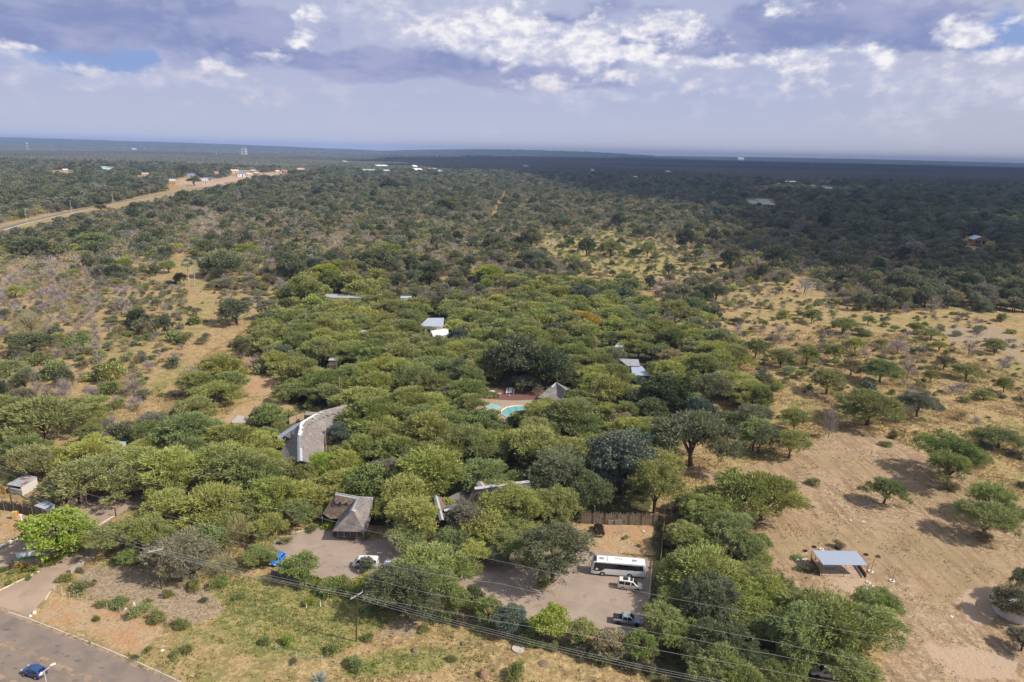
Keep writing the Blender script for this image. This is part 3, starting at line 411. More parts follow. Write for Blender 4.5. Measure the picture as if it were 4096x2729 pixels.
many(s3, .467, [('B', 265, 950, 210, 'deep', .85), ('B', 740, 1020, 150, 'dark', 1.), ('A', 950, 1000, 200, 'olive', 1.1), ('A', 1265, 1010, 150, 'olive', 1.3), ('B', 1020, 800, 140, 'dark', 1.), ('B', 540, 790, 190, 'deep', .7), ('B', 310, 1110, 200, 'deep', .7), ('B', 1160, 1060, 110, 'dark', .7), ('B', 1980, 1120, 210, 'deep', 1.), ('B', 1590, 960, 220, 'dark', .8), ('A', 620, 1090, 160, 'olive', 1.2), ('B', 1190, 880, 130, 'dark', .8), ('S', 515, 1060, 60, 'green', 1.2)])
many(s4, .467, [('A', 2200, 900, 250, 'deep', 1.), ('B', 2290, 1030, 150, 'deep', .8), ('A', 2010, 1060, 140, 'green', .9), ('B', 1820, 925, 60, 'dark'), ('B', 240, 1110, 220, 'dark', .8), ('B', 1420, 1040, 170, 'bare'), ('B', 640, 800, 130, 'dark', 1.1), ('N', 415, 860, 100, 'bare')])
HG = random.Random(17)
for (f_, a, b_) in ((c2, (480, 885), (900, 1005)), (c2, (900, 1005), (1400, 1130)), (c2, (1400, 1130), (1897, 1235)), (c3, (150, 1245), (700, 1395)), (c3, (700, 1395), (1080, 1490))):
    n_ = max(3, int(math.hypot(b_[0]-a[0], b_[1]-a[1])/82))
    for k in range(n_): t_ = (k+.5)/n_; put('bush', f_(a[0]+(b_[0]-a[0])*t_+HG.uniform(-15, 15), a[1]+(b_[1]-a[1])*t_+HG.uniform(-14, 6)), HG.uniform(80, 135)*.58, HG.choice(('green', 'deep', 'green', 'olive', 'greyg')), HG.uniform(1., 1.6))
PL = [p for p in PL if p[3] > .5]
print('heroes', len(PL))
# ---------------------------------------------------------------- the bush between them, by how densely each stretch of the land is wooded
GRID = ["ddddddddddddddddddddddddddddddddd", "ddddddddmmmmmmmmmmmmmmmmddddddddd", "mmmmmmnmmmmmmmmmmmmmmmmmmmddddddd", "mmmmmmmmmmnmmmmmmkkkkkmmmmmmddddd", "nnnmgkmmmmmmmmmmmmkkkkkmmmmmdddkk", "nnnnggogmaaammmmaaaammmgsgmmddddd",
        "nnngmgooaaaaaaaaaaaaaasssssssssvv", "gnngggogaaaaaaaaaaaaaaaSSSSSssssv", "gggggoggaaaaaaaaaaaaaaaSSSSSsssss", "mggggoaaaaaaaaaaaaaaaaaa.sssssoss", "agagggaaaaaaaaaaaaaaaa...oooooooo", "aaaaaaaaaaaaaaaaaaaaa....vvvvvvoo", "vaaaaaaaaaaaaaaaaaaaa............"]
SP = {'d': [('broad', .34, 8, 15, 'deep dark deep greyg'), ('thorn', .26, 7, 12, 'greyg deep brown greyg khaki'), ('acacia', .16, 7, 11, 'greyg olive deep'), ('bush', .3, 4, 7, 'greyg olive deep green'), ('bare', .08, 4, 6, 'bare')],
      'm': [('broad', .13, 6, 12, 'deep greyg deep dark'), ('thorn', .20, 4, 9, 'greyg deep brown khaki'), ('acacia', .17, 5, 9, 'greyg olive olive bright'), ('bush', .42, 2.5, 6, 'greyg olive deep green khaki khaki'), ('bare', .36, 4, 7.5, 'bare bare khaki')],
      'g': [('broad', .02, 5, 8, 'deep'), ('thorn', .05, 4, 6, 'greyg deep'), ('acacia', .06, 4, 7, 'greyg olive'), ('bush', .52, 2.2, 5, 'deep olive green greyg khaki'), ('bare', .30, 2.5, 5.5, 'bare bare khaki')],
      'n': [('thorn', .04, 4, 6, 'greyg'), ('acacia', .05, 5, 7, 'greyg bright'), ('bush', .28, 2.5, 5, 'olive greyg greyg khaki'), ('bare', .75, 3, 6, 'bare bare khaki')],
      'a': [('acacia', .74, 9, 16, 'bright bright green olive olive'), ('thorn', .15, 7, 12, 'green olive greyg'), ('broad', .12, 6, 11, 'green deep olive blue'), ('bush', .75, 3, 6, 'green olive green khaki'), ('bare', .07, 4, 7, 'bare khaki')],
      'k': [('acacia', .10, 4, 8, 'olive greyg olive'), ('broad', .07, 5, 9, 'deep dark'), ('bush', .42, 2, 5, 'olive greyg deep khaki green'), ('bare', .16, 2.5, 5, 'bare khaki')],
      's': [('acacia', .05, 4, 7, 'olive green greyg'), ('bush', .30, 1.3, 3.6, 'olive greyg khaki khaki green'), ('bare', .12, 2.5, 5, 'bare bare khaki')],
      'S': [('acacia', .10, 4, 7, 'olive greyg green'), ('bush', .36, 1.4, 3.8, 'olive greyg khaki green'), ('bare', .2, 2.5, 5, 'bare bare khaki')],
      'o': [('acacia', .015, 4, 6, 'greyg olive'), ('bush', .2, 1.0, 3, 'olive khaki khaki greyg'), ('bare', .03, 2.5, 4, 'bare')], 'v': [('bush', .035, .8, 1.8, 'khaki olive greyg')], '.': []}
def cellof(px, py):
    nzx = fbm(px/60., py/36., 1., 301); nzy = fbm(px/60.+9, py/36., 1., 302); r_ = np.floor((py+nzy*38-640)/100).astype(int); c_ = np.floor((px+nzx*75)/128).astype(int)
    out_ = np.full(px.shape, '.', dtype='<U1'); flat = np.array([list(s.ljust(33, '.')[:33]) for s in GRID]); ok = (r_ < len(GRID)); rr_ = np.clip(r_, 0, len(GRID)-1); cc = np.clip(c_, 0, 31)
    out_[ok] = flat[rr_[ok], cc[ok]]; return out_
# what stays in sight (outlines in the photograph's pixels): plants in front of it are left out
KEEP = [(lambda L: [tuple(p) for p in L])(l) for l in [
  [q2(240, 1400), q2(210, 1280), q2(430, 1060), q2(560, 1060), q2(745, 1025), q2(700, 1180), q2(590, 1370)], [q2(300, 1110), q2(420, 1080), q2(420, 1130), q2(250, 1230)], [q2(585, 148), q2(910, 150), q2(905, 185), q2(600, 185)], [q2(1175, 162), q2(1270, 162), q2(1260, 185), q2(1180, 185)],
  [q2(1320, 330), q2(1525, 330), q2(1520, 405), q2(1330, 405)], [q2(1420, 410), q2(1560, 410), q2(1560, 480), q2(1440, 485)], [q2(825, 425), q2(920, 425), q2(920, 458), q2(830, 458)], [q2(410, 238), q2(475, 238), q2(470, 268), q2(415, 268)], [q2(600, 625), q2(690, 625), q2(680, 720), q2(600, 715)],
  [q2(1820, 890), q2(2160, 890), q2(2150, 1000), q2(2080, 1080), q2(2020, 1100), q2(1840, 1070)], [q3(-60, 890), q3(280, 890), q3(460, 845), q3(400, 960), q3(180, 1000), q3(100, 1030), q3(20, 1090)], [q3(885, 520), q3(985, 520), q3(980, 575), q3(890, 575)], [q3(920, 650), q3(1100, 650), q3(1200, 780), q3(1030, 790)], [q3(1190, 780), q3(1245, 800), q3(1240, 865), q3(1190, 850)], [q3(1575, 1045), q3(1640, 1045), q3(1640, 1110), q3(1575, 1110)],
  [q1(855, 1300), q1(985, 1300), q1(975, 1380), q1(860, 1400)], [q1(1815, 1095), q1(1935, 1095), q1(1930, 1160), q1(1700, 1160), q1(1790, 1000), q1(1950, 980), q1(1950, 1090)], [q1(1940, 800), q1(2156, 810), q1(2156, 1000), q1(2000, 990)],
  [c1(30, 130), c1(270, 130), c1(260, 270), c1(150, 300), c1(20, 280)], [c1(0, 280), c1(540, 280), c1(540, 440), c1(320, 400), c1(0, 400)], [c1(560, 350), c1(700, 290), c1(990, 230), c1(990, 330), c1(760, 440), c1(640, 500)],
  [s3(2100, 590), s3(2360, 590), s3(2360, 670), s3(2120, 640)], [s4(1830, 900), s4(2060, 930), s4(2120, 1010), s4(1850, 1005)], [s1(1540, 1100), s1(1720, 1100), s1(1700, 1340), s1(1600, 1330)], [q3(800, 360), q3(900, 360), q3(890, 460), q3(810, 460)], [q4(380, 20), q4(520, 20), q4(520, 170), q4(400, 180)], [q4(560, 1100), q4(720, 1100), q4(660, 1380), q4(600, 1370)]]]
def F1(a, b_): return a*.2974, 560+b_*.2974
def F2(a, b_): return 640+a*.2974, 560+b_*.2974
def F3(a, b_): return 1300+a*.2974, 560+b_*.2974
KEEP += [[F2(120, 525), F2(700, 560), F2(1060, 540), F2(1060, 600), F2(620, 660), F2(120, 640)], [F2(960, 398), F2(1345, 398), F2(1345, 500), F2(960, 500)], [F2(1380, 470), F2(1720, 400), F2(1730, 480), F2(1380, 520)], [F2(365, 455), F2(480, 455), F2(480, 505), F2(365, 505)], [F2(728, 425), F2(805, 425), F2(805, 460), F2(728, 460)], [F2(1555, 408), F2(1960, 385), F2(1960, 425), F2(1555, 445)],
  [F1(680, 410), F1(980, 400), F1(980, 500), F1(700, 470)], [F1(1350, 358), F1(1565, 362), F1(1500, 420), F1(1380, 420)], [F1(1790, 498), F1(2010, 445), F1(2010, 490), F1(1890, 545)], [F3(500, 396), F3(890, 400), F3(885, 440), F3(500, 430)], [F3(700, 338), F3(855, 340), F3(855, 362), F3(700, 362)], [F3(1190, 342), F3(1320, 385), F3(1320, 425), F3(1200, 425)], [F3(1510, 400), F3(1595, 402), F3(1595, 450), F3(1510, 450)], [s3(1148, 396), s3(1184, 396), s3(1184, 424), s3(1148, 424)], [(3280, 744), (3348, 748), (3348, 764), (3280, 758)], [(3242, 739), (3266, 739), (3266, 750), (3242, 750)], [(3138, 722), (3198, 722), (3198, 736), (3138, 736)]]
KEEPV = [[c2(165, 655), c2(255, 655), c2(250, 775), c2(170, 785)], [c2(695, 688), c2(1000, 688), c2(1000, 800), c2(695, 800)], [c2(190, 590), c2(540, 510), c2(860, 600), c2(680, 690), c2(280, 660)], [c2(500, 400), c2(620, 262), c2(835, 300), c2(800, 570), c2(590, 580)], [c2(1235, 285), c2(1285, 280), c2(1350, 440), c2(1300, 450)],
  [c2(1350, 360), c2(1540, 225), c2(1760, 205), c2(1640, 300), c2(1480, 330)], [c1(300, 785), c1(600, 620), c1(680, 680), c1(480, 800), c1(380, 900)], [c1(-10, 600), c1(160, 580), c1(180, 700), c1(0, 760)], [c3(620, 690), c3(1010, 690), c3(1010, 860), c3(960, 950), c3(800, 950), c3(620, 850)], [c3(560, 480), c3(1080, 490), c3(1060, 690), c3(640, 680)], [c3(760, 1080), c3(960, 1080), c3(970, 1190), c3(760, 1200)], [c3(-50, 960), c3(200, 940), c3(600, 1000), c3(560, 1120), c3(0, 1050)], [c3(580, 380), c3(1080, 400), c3(1080, 480), c3(580, 470)], [q2(1840, 1010), q2(2090, 1010), q2(2060, 1050), q2(1990, 1085), q2(1850, 1065)], [c4(300, 630), c4(1000, 630), c4(1000, 890), c4(380, 890)]]
KEEP += [[(0, 912), (330, 843), (700, 769), (1010, 709), (1010, 718), (700, 783), (330, 857), (0, 925)]]
def shrink(p):
    kd, X, Y, w_, hk, t, v, hero = p; D, hf = KD[kd][:2]; a = float((np.array([X, Y, 0])-CP)@fv)
    if w_*FPX/a < 100: return p
    for it in range(5):
        hit = False
        for dx, hz_ in ((0, .95), (0, .5), (-.42, .6), (.42, .6), (-.25, .9), (.25, .9), (-.3, .35), (.3, .35)):
            qx, qy, _ = Pj(np.array([X+dx*w_]), np.array([Y]), w_*hf*hk*hz_)
            if any(inpoly(qx, qy, k_)[0] for k_ in KEEP[:22]+KEEPV): hit = True
        if not hit: break
        w_ *= .87
    return (kd, X, Y, w_, hk, t, v, hero) if it < 4 else (kd, X, Y, w_*.9, hk*.85, t, v, hero)
PL = [shrink(p) if p[0] in ('acacia', 'thorn', 'broad') and p[2] < 330 else p for p in PL]
KDIST = [1e9 for _ in KEEP]
def fill(sp, kinds, ymax, seed, dlo=95, dhi=2500):
    g = np.random.default_rng(seed); ys = np.arange(dlo, dhi, sp); out_ = []
    for y0 in ys:
        hwid = .80*y0+60; xs = np.arange(-hwid, hwid, sp); X = xs+g.uniform(-.48, .48, len(xs))*sp; Y = y0+g.uniform(-.48, .48, len(xs))*sp
        px, py, _ = Pj(X, Y, 1.); cl = cellof(px, py); cl[(px < -260) | (px > W+260) | (py > 1960)] = '.'
        cl[(py < 640)] = 'd'
        for i in np.nonzero(cl != '.')[0]:
            r_ = g.random(); acc = 0
            for (kd, pr, lo_, hi_, tn) in SP[cl[i]]:
                if kd not in kinds: continue
                acc += pr*kinds[kd]
                if r_ < acc: out_.append((kd, X[i], Y[i], g.uniform(lo_, hi_), g.uniform(.85, 1.15), tn.split()[g.integers(len(tn.split()))], None, False, cl[i])); break
    return out_
cand = fill(6.6, {'broad': 1, 'thorn': 1, 'acacia': 1.}, 0, 5)+fill(4.6, {'bush': .8, 'bare': .8}, 0, 6, 95, 1100)
AR = np.array([(c_[1], c_[2], c_[3], KD[c_[0]][1]*c_[3]*c_[4]) for c_ in cand]); ok = np.ones(len(AR), bool)
dd_ = np.hypot(AR[:, 0], AR[:, 1]); AR[:, 2] *= np.clip(1+(dd_-500)/3000, 1, 1.35)
hp = np.array([(p[1], p[2], p[3]) for p in PL])
for i0 in range(0, len(AR), 4000):
    A = AR[i0:i0+4000]; d_ = np.hypot(A[:, None, 0]-hp[None, :, 0], A[:, None, 1]-hp[None, :, 1]); ok[i0:i0+4000] &= ~(d_ < .30*(A[:, None, 2]+hp[None, :, 2])).any(1)
for poly in KEEP:
    for (dx, hz_) in ((0, 1.), (0, .5), (0, 0), (-.4, .6), (.4, .6), (-.25, .95), (.25, .95)):
        px, py, _ = Pj(AR[:, 0]+dx*AR[:, 2], AR[:, 1], AR[:, 3]*hz_); ok &= ~inpoly(px, py, poly)
def seg(pts):  # corridors: distance to a ground polyline
    best = np.full(len(AR), 1e9)
    for a, b_ in zip(pts[:-1], pts[1:]):
        a = np.array(a); b_ = np.array(b_); t = np.clip(((AR[:, :2]-a)@(b_-a))/((b_-a)@(b_-a)), 0, 1); best = np.minimum(best, np.linalg.norm(AR[:, :2]-(a+t[:, None]*(b_-a)), axis=1))
    return best
ROADFAR = [tuple(G(*p)[:2]) for p in ((-420, 1010), (50, 905), (330, 850), (560, 805), (690, 770), (850, 745), (1010, 712), (1180, 690))]
g1 = fbm(AR[:, 0], AR[:, 1], 60, 77)
sd = seg(ROADFAR); ok &= sd > 24+g1*5
for pts, wd_ in (([(600, 1560), (800, 1430), (1000, 1290), (1090, 1200)], 5.5), ([(1960, 900), (1990, 830), (2030, 760)], 4.5), ([(640, 1130), (690, 1080), (740, 1020)], 6), ([(180, 1330), (480, 1310), (620, 1250)], 4), ([(2550, 1150), (2640, 1250), (2750, 1400)], 4)):
    ok &= seg([tuple(G(*p)[:2]) for p in pts]) > wd_
# village clearing
px_, py_, _ = Pj(AR[:, 0], AR[:, 1], 0.)
for poly, keepp in ((([(1080, 712), (860, 742), (640, 762), (640, 700), (900, 676), (1300, 668), (1330, 690)]), .5), (([(200, 680), (330, 680), (330, 716), (200, 716)]), .15), (([(1520, 668), (1900, 668), (1830, 700), (1500, 700)]), .5), (([(3090, 705), (3360, 715), (3360, 760), (3090, 745)]), .45)):
    ok &= ~(inpoly(px_, py_, poly) & (NR.random(len(AR)) > keepp))
for k_, ps in Z.items():
    if k_ in ('bare', 'orange', 'sand', 'clear'):
        for p in ps: ok &= ~(inpoly(AR[:, 0], AR[:, 1], p) & (NR.random(len(AR)) > (.75 if k_ == 'clear' else .04)))
far_dark = fbm(AR[:, 0], AR[:, 1], 180, 5)
for i in np.nonzero(ok)[0]:
    c_ = cand[i]; PL.append((c_[0], c_[1], c_[2], AR[i, 2], c_[4], c_[5], None, False))
print('plants', len(PL))
# ---------------------------------------------------------------- roads, paving and kerbs
M_dust = bpy.data.materials.new('drifted dust'); M_dust.use_nodes = True; q = NT(M_dust.node_tree); bs = q.n['Principled BSDF']; q.put(bs.inputs['Base Color'], (.40, .29, .20)); bs.inputs['Roughness'].default_value = 1
tb = q('ShaderNodeBsdfTransparent'); mx = q('ShaderNodeMixShader'); po = q('ShaderNodeNewGeometry').outputs['Position']; q.put(mx.inputs[0], q.ss(q.noise(po, .5, 5, .65), .36, .62, 0., .8)); q.l.new(tb.outputs[0], mx.inputs[1]); q.l.new(bs.outputs[0], mx.inputs[2]); q.l.new(mx.outputs[0], q.n['Material Output'].inputs[0])
def sheet(name, pts, z, m_, kind='structure', **k):
    mb = MB(); ring = [tuple(G(*p)[:2]) for p in pts]; mb.poly(ring, z); return tag(mb.build(name, m_), kind=kind, **k)
M_asph = mat('worn asphalt', (.235, .185, .15), .92, var=.10, scale=.35, col2=(.175, .14, .12), thr=(.45, .7, .8))
M_pave = mat('dusty interlocking paving', (.315, .245, .195), .9, var=.10, scale=.3, col2=(.36, .28, .22), thr=(.45, .65, .6), bump=.01)
M_drive = mat('dusty driveway', (.335, .25, .19), .9, var=.10, scale=.3, col2=(.40, .29, .21), thr=(.45, .6, .6))
M_kerb = mat('pale kerb', (.62, .58, .52), .85, scale=3); M_sandv = mat('sand verge', (.46, .33, .23), 1., scale=1.)
ra, rb = Vector(ROAD_A[:2]), Vector(ROAD_B[:2]); rd = (rb-ra).normalized(); rn_ = Vector((rd.y, -rd.x)); rn_ = rn_ if rn_.y < 0 else -rn_
def rpt(t, o): p = ra+rd*t+rn_*o; return (p.x, p.y)
mb = MB(); N_ = 60; g = random.Random(3)
top_ = [rpt(-140+i*5, g.uniform(-.25, .25)) for i in range(N_)]; bot_ = [rpt(-140+i*5, 12.2+g.uniform(-.4, .4)) for i in range(N_)]
for i in range(N_-1): mb.add([(*top_[i], .012), (*top_[i+1], .012), (*bot_[i+1], .012), (*bot_[i], .012)], [(0, 3, 2, 1)])
tag(mb.build('road', M_asph), kind='structure')
# dusty lane bands and tar patches on the road
mb = MB()
for o_, w_ in ((-.2, 1.3), (5.5, 1.2), (11.2, 1.8)):
    for i in range(70):
        t0 = -140+i*4.; a = g.uniform(-.3, .3); b_ = g.uniform(-.3, .3)
        if i: a = lastb
        lastb = b_; p = [rpt(t0, o_-w_/2+a), rpt(t0+4, o_-w_/2+b_), rpt(t0+4, o_+w_/2+b_), rpt(t0, o_+w_/2+a)]; mb.add([(*q_, .016) for q_ in p], [(0, 3, 2, 1)])
tag(mb.build('road_dust', M_dust), kind='structure')
M_tar = mat('tar patch', (.15, .125, .11), .9)
mb = MB()
for (a, b_, s_) in ((390, 1362, .7), (430, 1374, .35), (465, 1390, .65), (537, 1420, .75), (398, 1318, .6), (50, 1205, .9), (100, 1280, .4), (60, 1385, .5), (105, 1472, .6), (20, 1437, .4), (520, 1555, .6), (620, 1386, .3), (700, 1470, .5), (280, 1420, .4)):
    p = G(*c1(a, b_)); s_ *= .72; mb.poly([(p[0]+s_*1.3*g.uniform(.7, 1.1)*math.cos(k*.6283), p[1]+s_*.6*g.uniform(.7, 1.1)*math.sin(k*.6283)) for k in range(10)], .021)
tag(mb.build('road_patches', M_tar), kind='structure')
sheet('driveway', [c1(-60, 985), c1(0, 945), c1(270, 815), c1(300, 778), c1(610, 605), c1(690, 560), c1(760, 600), c1(680, 675), c1(490, 800), c1(395, 905), c1(345, 950), c1(215, 1090), c1(180, 1140), c1(0, 1075), c1(-60, 1060)], .007, M_drive)
sheet('forecourt', [c1(-60, 680), c1(0, 650), c1(165, 572), c1(420, 450), c1(545, 365), c1(600, 320), c1(700, 288), c1(1000, 230), c1(1300, 215), c1(1300, 330), c1(990, 345), c1(880, 375), c1(770, 440), c1(690, 500), c1(600, 560), c1(270, 765), c1(180, 745), c1(0, 775), c1(-60, 790)], .0075, M_drive)
sheet('parking_pavement', [c2(165, 570), c2(280, 540), c2(400, 520), c2(560, 488), c2(585, 575), c2(830, 590), c2(1060, 560), c2(1300, 640), c2(1480, 690), c2(1730, 678), c2(1897, 676), c3(240, 675), c3(600, 640), c3(760, 680), c3(850, 692), c3(1035, 720), c3(1045, 800), c3(1035, 1000), c3(1010, 1100), c3(975, 1245), c3(830, 1245), c3(640, 1215), c3(480, 1195), c3(260, 1150), c3(0, 1085), c2(1600, 1040), c2(1400, 930), c2(1200, 880), c2(900, 850), c2(500, 865), c2(430, 830), c2(190, 800), c2(150, 700)], .01, M_pave)
sheet('pool_terrace', [q2(1760, 930), q2(2330, 940), q2(2380, 1060), q2(2300, 1200), q2(1980, 1160), q2(1780, 1080)], .006, mat('terrace paving', (.36, .27, .20), .9, scale=.6, bump=.01))
sheet('red_terrace', [q2(1790, 880), q2(2330, 885), q2(2300, 975), q2(2060, 985), q2(1800, 970)], .011, mat('polished red floor', (.17, .085, .065), .7, scale=.6))  # red floor colour lowered to include the deep tree shade over it
mb = MB(); g = random.Random(8)
def soft(px, rx, ry): p = G(*px); a0 = g.uniform(0, 3); ring = [(rx*g.uniform(.7, 1.1)*math.cos(k*.4488), ry*g.uniform(.7, 1.1)*math.sin(k*.4488)) for k in range(14)]; mb.poly([(p[0]+x*math.cos(a0)-y*math.sin(a0), p[1]+x*math.sin(a0)+y*math.cos(a0)) for x, y in ring], .016+.0004*len(mb.f))
for k in range(16): soft(c2(g.uniform(250, 700), g.uniform(600, 800)), g.uniform(.4, 1.6), g.uniform(.3, .8))
for k in range(26): soft(c3(g.uniform(-500, 950), g.uniform(860, 1150)), g.uniform(.4, 1.8), g.uniform(.3, .9))
tag(mb.build('paving_stains', M_dust), kind='structure')
def kerbline(pts, w_, h, label, name='kerb', m_=None, cat='kerb', closed=False):
    P_ = [Vector(G(*p)) for p in pts]; mb = MB()
    for a, b_ in zip(P_[:-1], P_[1:]):
        d = b_-a; mb.box(((a.x+b_.x)/2, (a.y+b_.y)/2, h/2), (d.length+w_*.4, w_, h), math.atan2(d.y, d.x))
    return tag(mb.build(name, m_ or M_kerb), label, cat)
kerbline([c1(-20, 945), c1(270, 805)], .25, .14, 'white kerb along the lower driveway beside the flower bed'); kerbline([c1(300, 778), c1(460, 690), c1(620, 600)], .25, .15, 'white kerb round the island under the lime green tree')
kerbline([c1(-20, 648), c1(90, 592), c1(215, 522)], .9, .25, 'broad whitewashed kerb on the upper entrance road'); kerbline([c1(560, 352), c1(610, 318), c1(660, 300), c1(760, 282), c1(850, 262), c1(990, 235)], .2, .15, 'curved pale kerb below the reed fence'); kerbline([c1(655, 505), c1(730, 455), c1(800, 415)], .2, .15, 'short kerb beside the grey inner driveway')
kerbline([c1(484, 815), c1(560, 762), c1(620, 722), c1(680, 672)], .7, .8, 'low curved rubble wall beside the driveway mouth', 'stone_wall', mat('rubble stone', (.38, .32, .26), .95, scale=3, bump=.05), 'wall')
kerbline([c1(345, 945), c1(310, 1000)], .15, .12, 'broken kerb stub at the driveway corner'); kerbline([c2(280, 545), c2(345, 528), c2(440, 515), c2(520, 500), c2(560, 490)], .2, .15, 'stone kerb left of the thatched gatehouse'); kerbline([c3(-150, 680), c3(0, 678), c3(150, 681)], .25, .16, 'pale kerb at the far edge of the coach park')
for (cx, cy, r_, lb_) in ((1535, 795, 2.5, 'round white tree kerb left of the shaded coach park'), ):
    p = G(*c2(cx, cy)); mb = MB(); mb.tube([(p[0]+r_*math.cos(a*math.pi/10), p[1]+r_*math.sin(a*math.pi/10), .06) for a in range(22, 37)], .10, 6); tag(mb.build('kerb', M_kerb), lb_, 'kerb')
p = G(*c3(315, 890)); mb = MB(); mb.tube([(p[0]+2.1*math.cos(a*math.pi/10), p[1]+1.9*math.sin(a*math.pi/10), .05) for a in range(10, 21)], .09, 6); tag(mb.build('kerb', M_sandv), 'round tree kerb under the dark tree near the coach', 'kerb')
kerbline([c1(60, 1085), c1(200, 1130), c1(380, 1200), c1(700, 1325), c1(950, 1430), c1(1250, 1568)], .12, .06, 'thin concrete edging along the asphalt road', 'road_edging')
# rail on the east side of the car park
kerbline([c3(1050, 745), c3(1040, 850), c3(1028, 1000)], .3, .35, 'long pale rail along the east side of the coach park', 'parking_rail', mat('weathered concrete rail', (.46, .40, .33), .9), 'rail')
# far road through the bush
fp = [Vector(G(*p)) for p in ((-200, 962), (0, 918), (100, 890), (180, 872), (330, 838), (520, 802), (700, 772), (850, 746), (1010, 714), (1150, 694))]
for (off_, w_, z_, nm, m_) in ((0, 7, .05, 'far_road', mat('far asphalt', (.16, .145, .14), .95)), (4.5, 1.6, .12, 'far_pavement', mat('pale concrete strip', (.62, .57, .5), .9))):
    mb = MB()
    for a, b_ in zip(fp[:-1], fp[1:]):
        d = (b_-a).normalized(); nn = Vector((-d.y, d.x, 0)); nn = nn if nn.y > 0 else -nn; L_ = a+nn*(off_-w_/2); 
        mb.add([tuple(a+nn*(off_-w_/2)+Vector((0, 0, z_))), tuple(b_+nn*(off_-w_/2)+Vector((0, 0, z_))), tuple(b_+nn*(off_+w_/2)+Vector((0, 0, z_))), tuple(a+nn*(off_+w_/2)+Vector((0, 0, z_)))], [(0, 1, 2, 3)])
    tag(mb.build(nm, m_), kind='structure')
# ---------------------------------------------------------------- grass tufts and weeds (nobody could count them)
def tufts():
    g = np.random.default_rng(21); X = g.uniform(-125, 205, 520000); Y = g.uniform(84, 330, 520000); px, py, dp = Pj(X, Y, 0)
    inz = lambda k: np.any([inpoly(X, Y, p) for p in Z[k]], axis=0)
    paved = np.zeros(len(X), bool)
    for o in COL.objects:
        if o.name.split('.')[0] in ('driveway', 'forecourt', 'parking_pavement', 'pool_terrace', 'red_terrace', 'road'):
            for pl in o.data.polygons: paved |= inpoly(X, Y, [tuple(o.data.vertices[v].co[:2]) for v in pl.vertices])
    gr, ba, orr, sa, cl, gy_, di = [inz(k) for k in ('green', 'bare', 'orange', 'sand', 'clear', 'grey', 'dim')]
    clump = fbm(X, Y, 5, 41)
    pr = np.full(len(X), .55)*np.clip(.55+clump*1.6, .05, 1.3); pr[di] *= .12; pr[ba] = .22*np.clip(.4+clump[ba]*2, 0, 1); pr[orr] = .10*np.clip(.5+clump[orr]*2, 0, 1); pr[sa] = .01; pr[gy_] = .30*np.clip(.5+clump[gy_]*2, 0, 1); pr[gr] = .9*np.clip(.8+clump[gr], .2, 1); pr[paved] = 0
    k_ = (g.random(len(X)) < pr*np.clip(dp/150, .55, 1.)) & (px > -60) & (px < W+60) & (py < HH+60)
    X, Y, gr, ba, cl, dp, orr, gy_ = [a[k_] for a in (X, Y, gr, ba, cl, dp, orr, gy_)]; n_ = len(X); print('tufts', n_)
    hgt = g.uniform(.22, .7, n_)*np.where(ba | orr | gy_, .5, 1)*np.where(gr, .75, 1); nb = 4; P_ = np.repeat(np.stack([X, Y, np.zeros(n_)], -1), nb, 0)+np.concatenate([g.normal(size=(n_*nb, 2))*.16, np.zeros((n_*nb, 1))], 1)
    d = unit(np.concatenate([g.normal(size=(n_*nb, 2))*.55, np.ones((n_*nb, 1))], 1)); L = np.repeat(hgt, nb)*g.uniform(.7, 1.3, n_*nb); v, f = cards(P_, d, L, .16, g)
    green = np.repeat(np.where(gr, g.random(n_) < .8, np.where(orr | ba | gy_, g.random(n_) < .5, (fbm(X, Y, 28, 66) > .1) & (g.random(n_) < .6))), nb)
    colr = np.where(green[:, None], np.array([.235, .255, .08])*g.uniform(.6, 1.3, (n_*nb, 1)), np.array([.50, .37, .19])*g.uniform(.6, 1.15, (n_*nb, 1)))
    yel = green & (g.random(n_*nb) < .25); colr[yel] = np.array([.36, .34, .09])
    me_ = npmesh('grass', v, f, None, {'colr': ('FACE', colr)}); m_ = bpy.data.materials.new('grass blades'); m_.use_nodes = True; q = NT(m_.node_tree); bs = q.n['Principled BSDF']; q.put(bs.inputs['Base Color'], q('ShaderNodeAttribute', attribute_name='colr').outputs['Vector']); bs.inputs['Roughness'].default_value = .9
    tr = q('ShaderNodeBsdfTranslucent'); q.put(tr.inputs[0], q('ShaderNodeAttribute', attribute_name='colr').outputs['Vector']); mx = q('ShaderNodeMixShader'); mx.inputs[0].default_value = .3; q.l.new(bs.outputs[0], mx.inputs[1]); q.l.new(tr.outputs[0], mx.inputs[2]); q.l.new(mx.outputs[0], q.n['Material Output'].inputs[0]); me_.materials.append(m_)
    tag(link('grass', me_), 'dry straw grass and green weeds over the open ground', 'grass', kind='stuff')
tufts()
# litter of the ground: stones and rubble in the yard
mb = MB(); g = random.Random(5)
for (a, b_, s_, n_) in ((840, 525, 2.2, 90), (950, 640, 1.6, 70), (770, 490, 1.2, 20)):
    for k in range(n_):
        p = G(*c3(a+g.gauss(0, 1)*s_*11, b_+g.gauss(0, 1)*s_*8)); r_ = g.uniform(.05, .14); mb.box((p[0], p[1], r_*.4), (r_*2, r_*1.6, r_), g.uniform(0, 3), taper=.6)
tag(mb.build('rubble', mat('pale rubble', (.40, .34, .28), .95)), 'scattered pale stones in the dirt yard', 'rubble', kind='stuff')
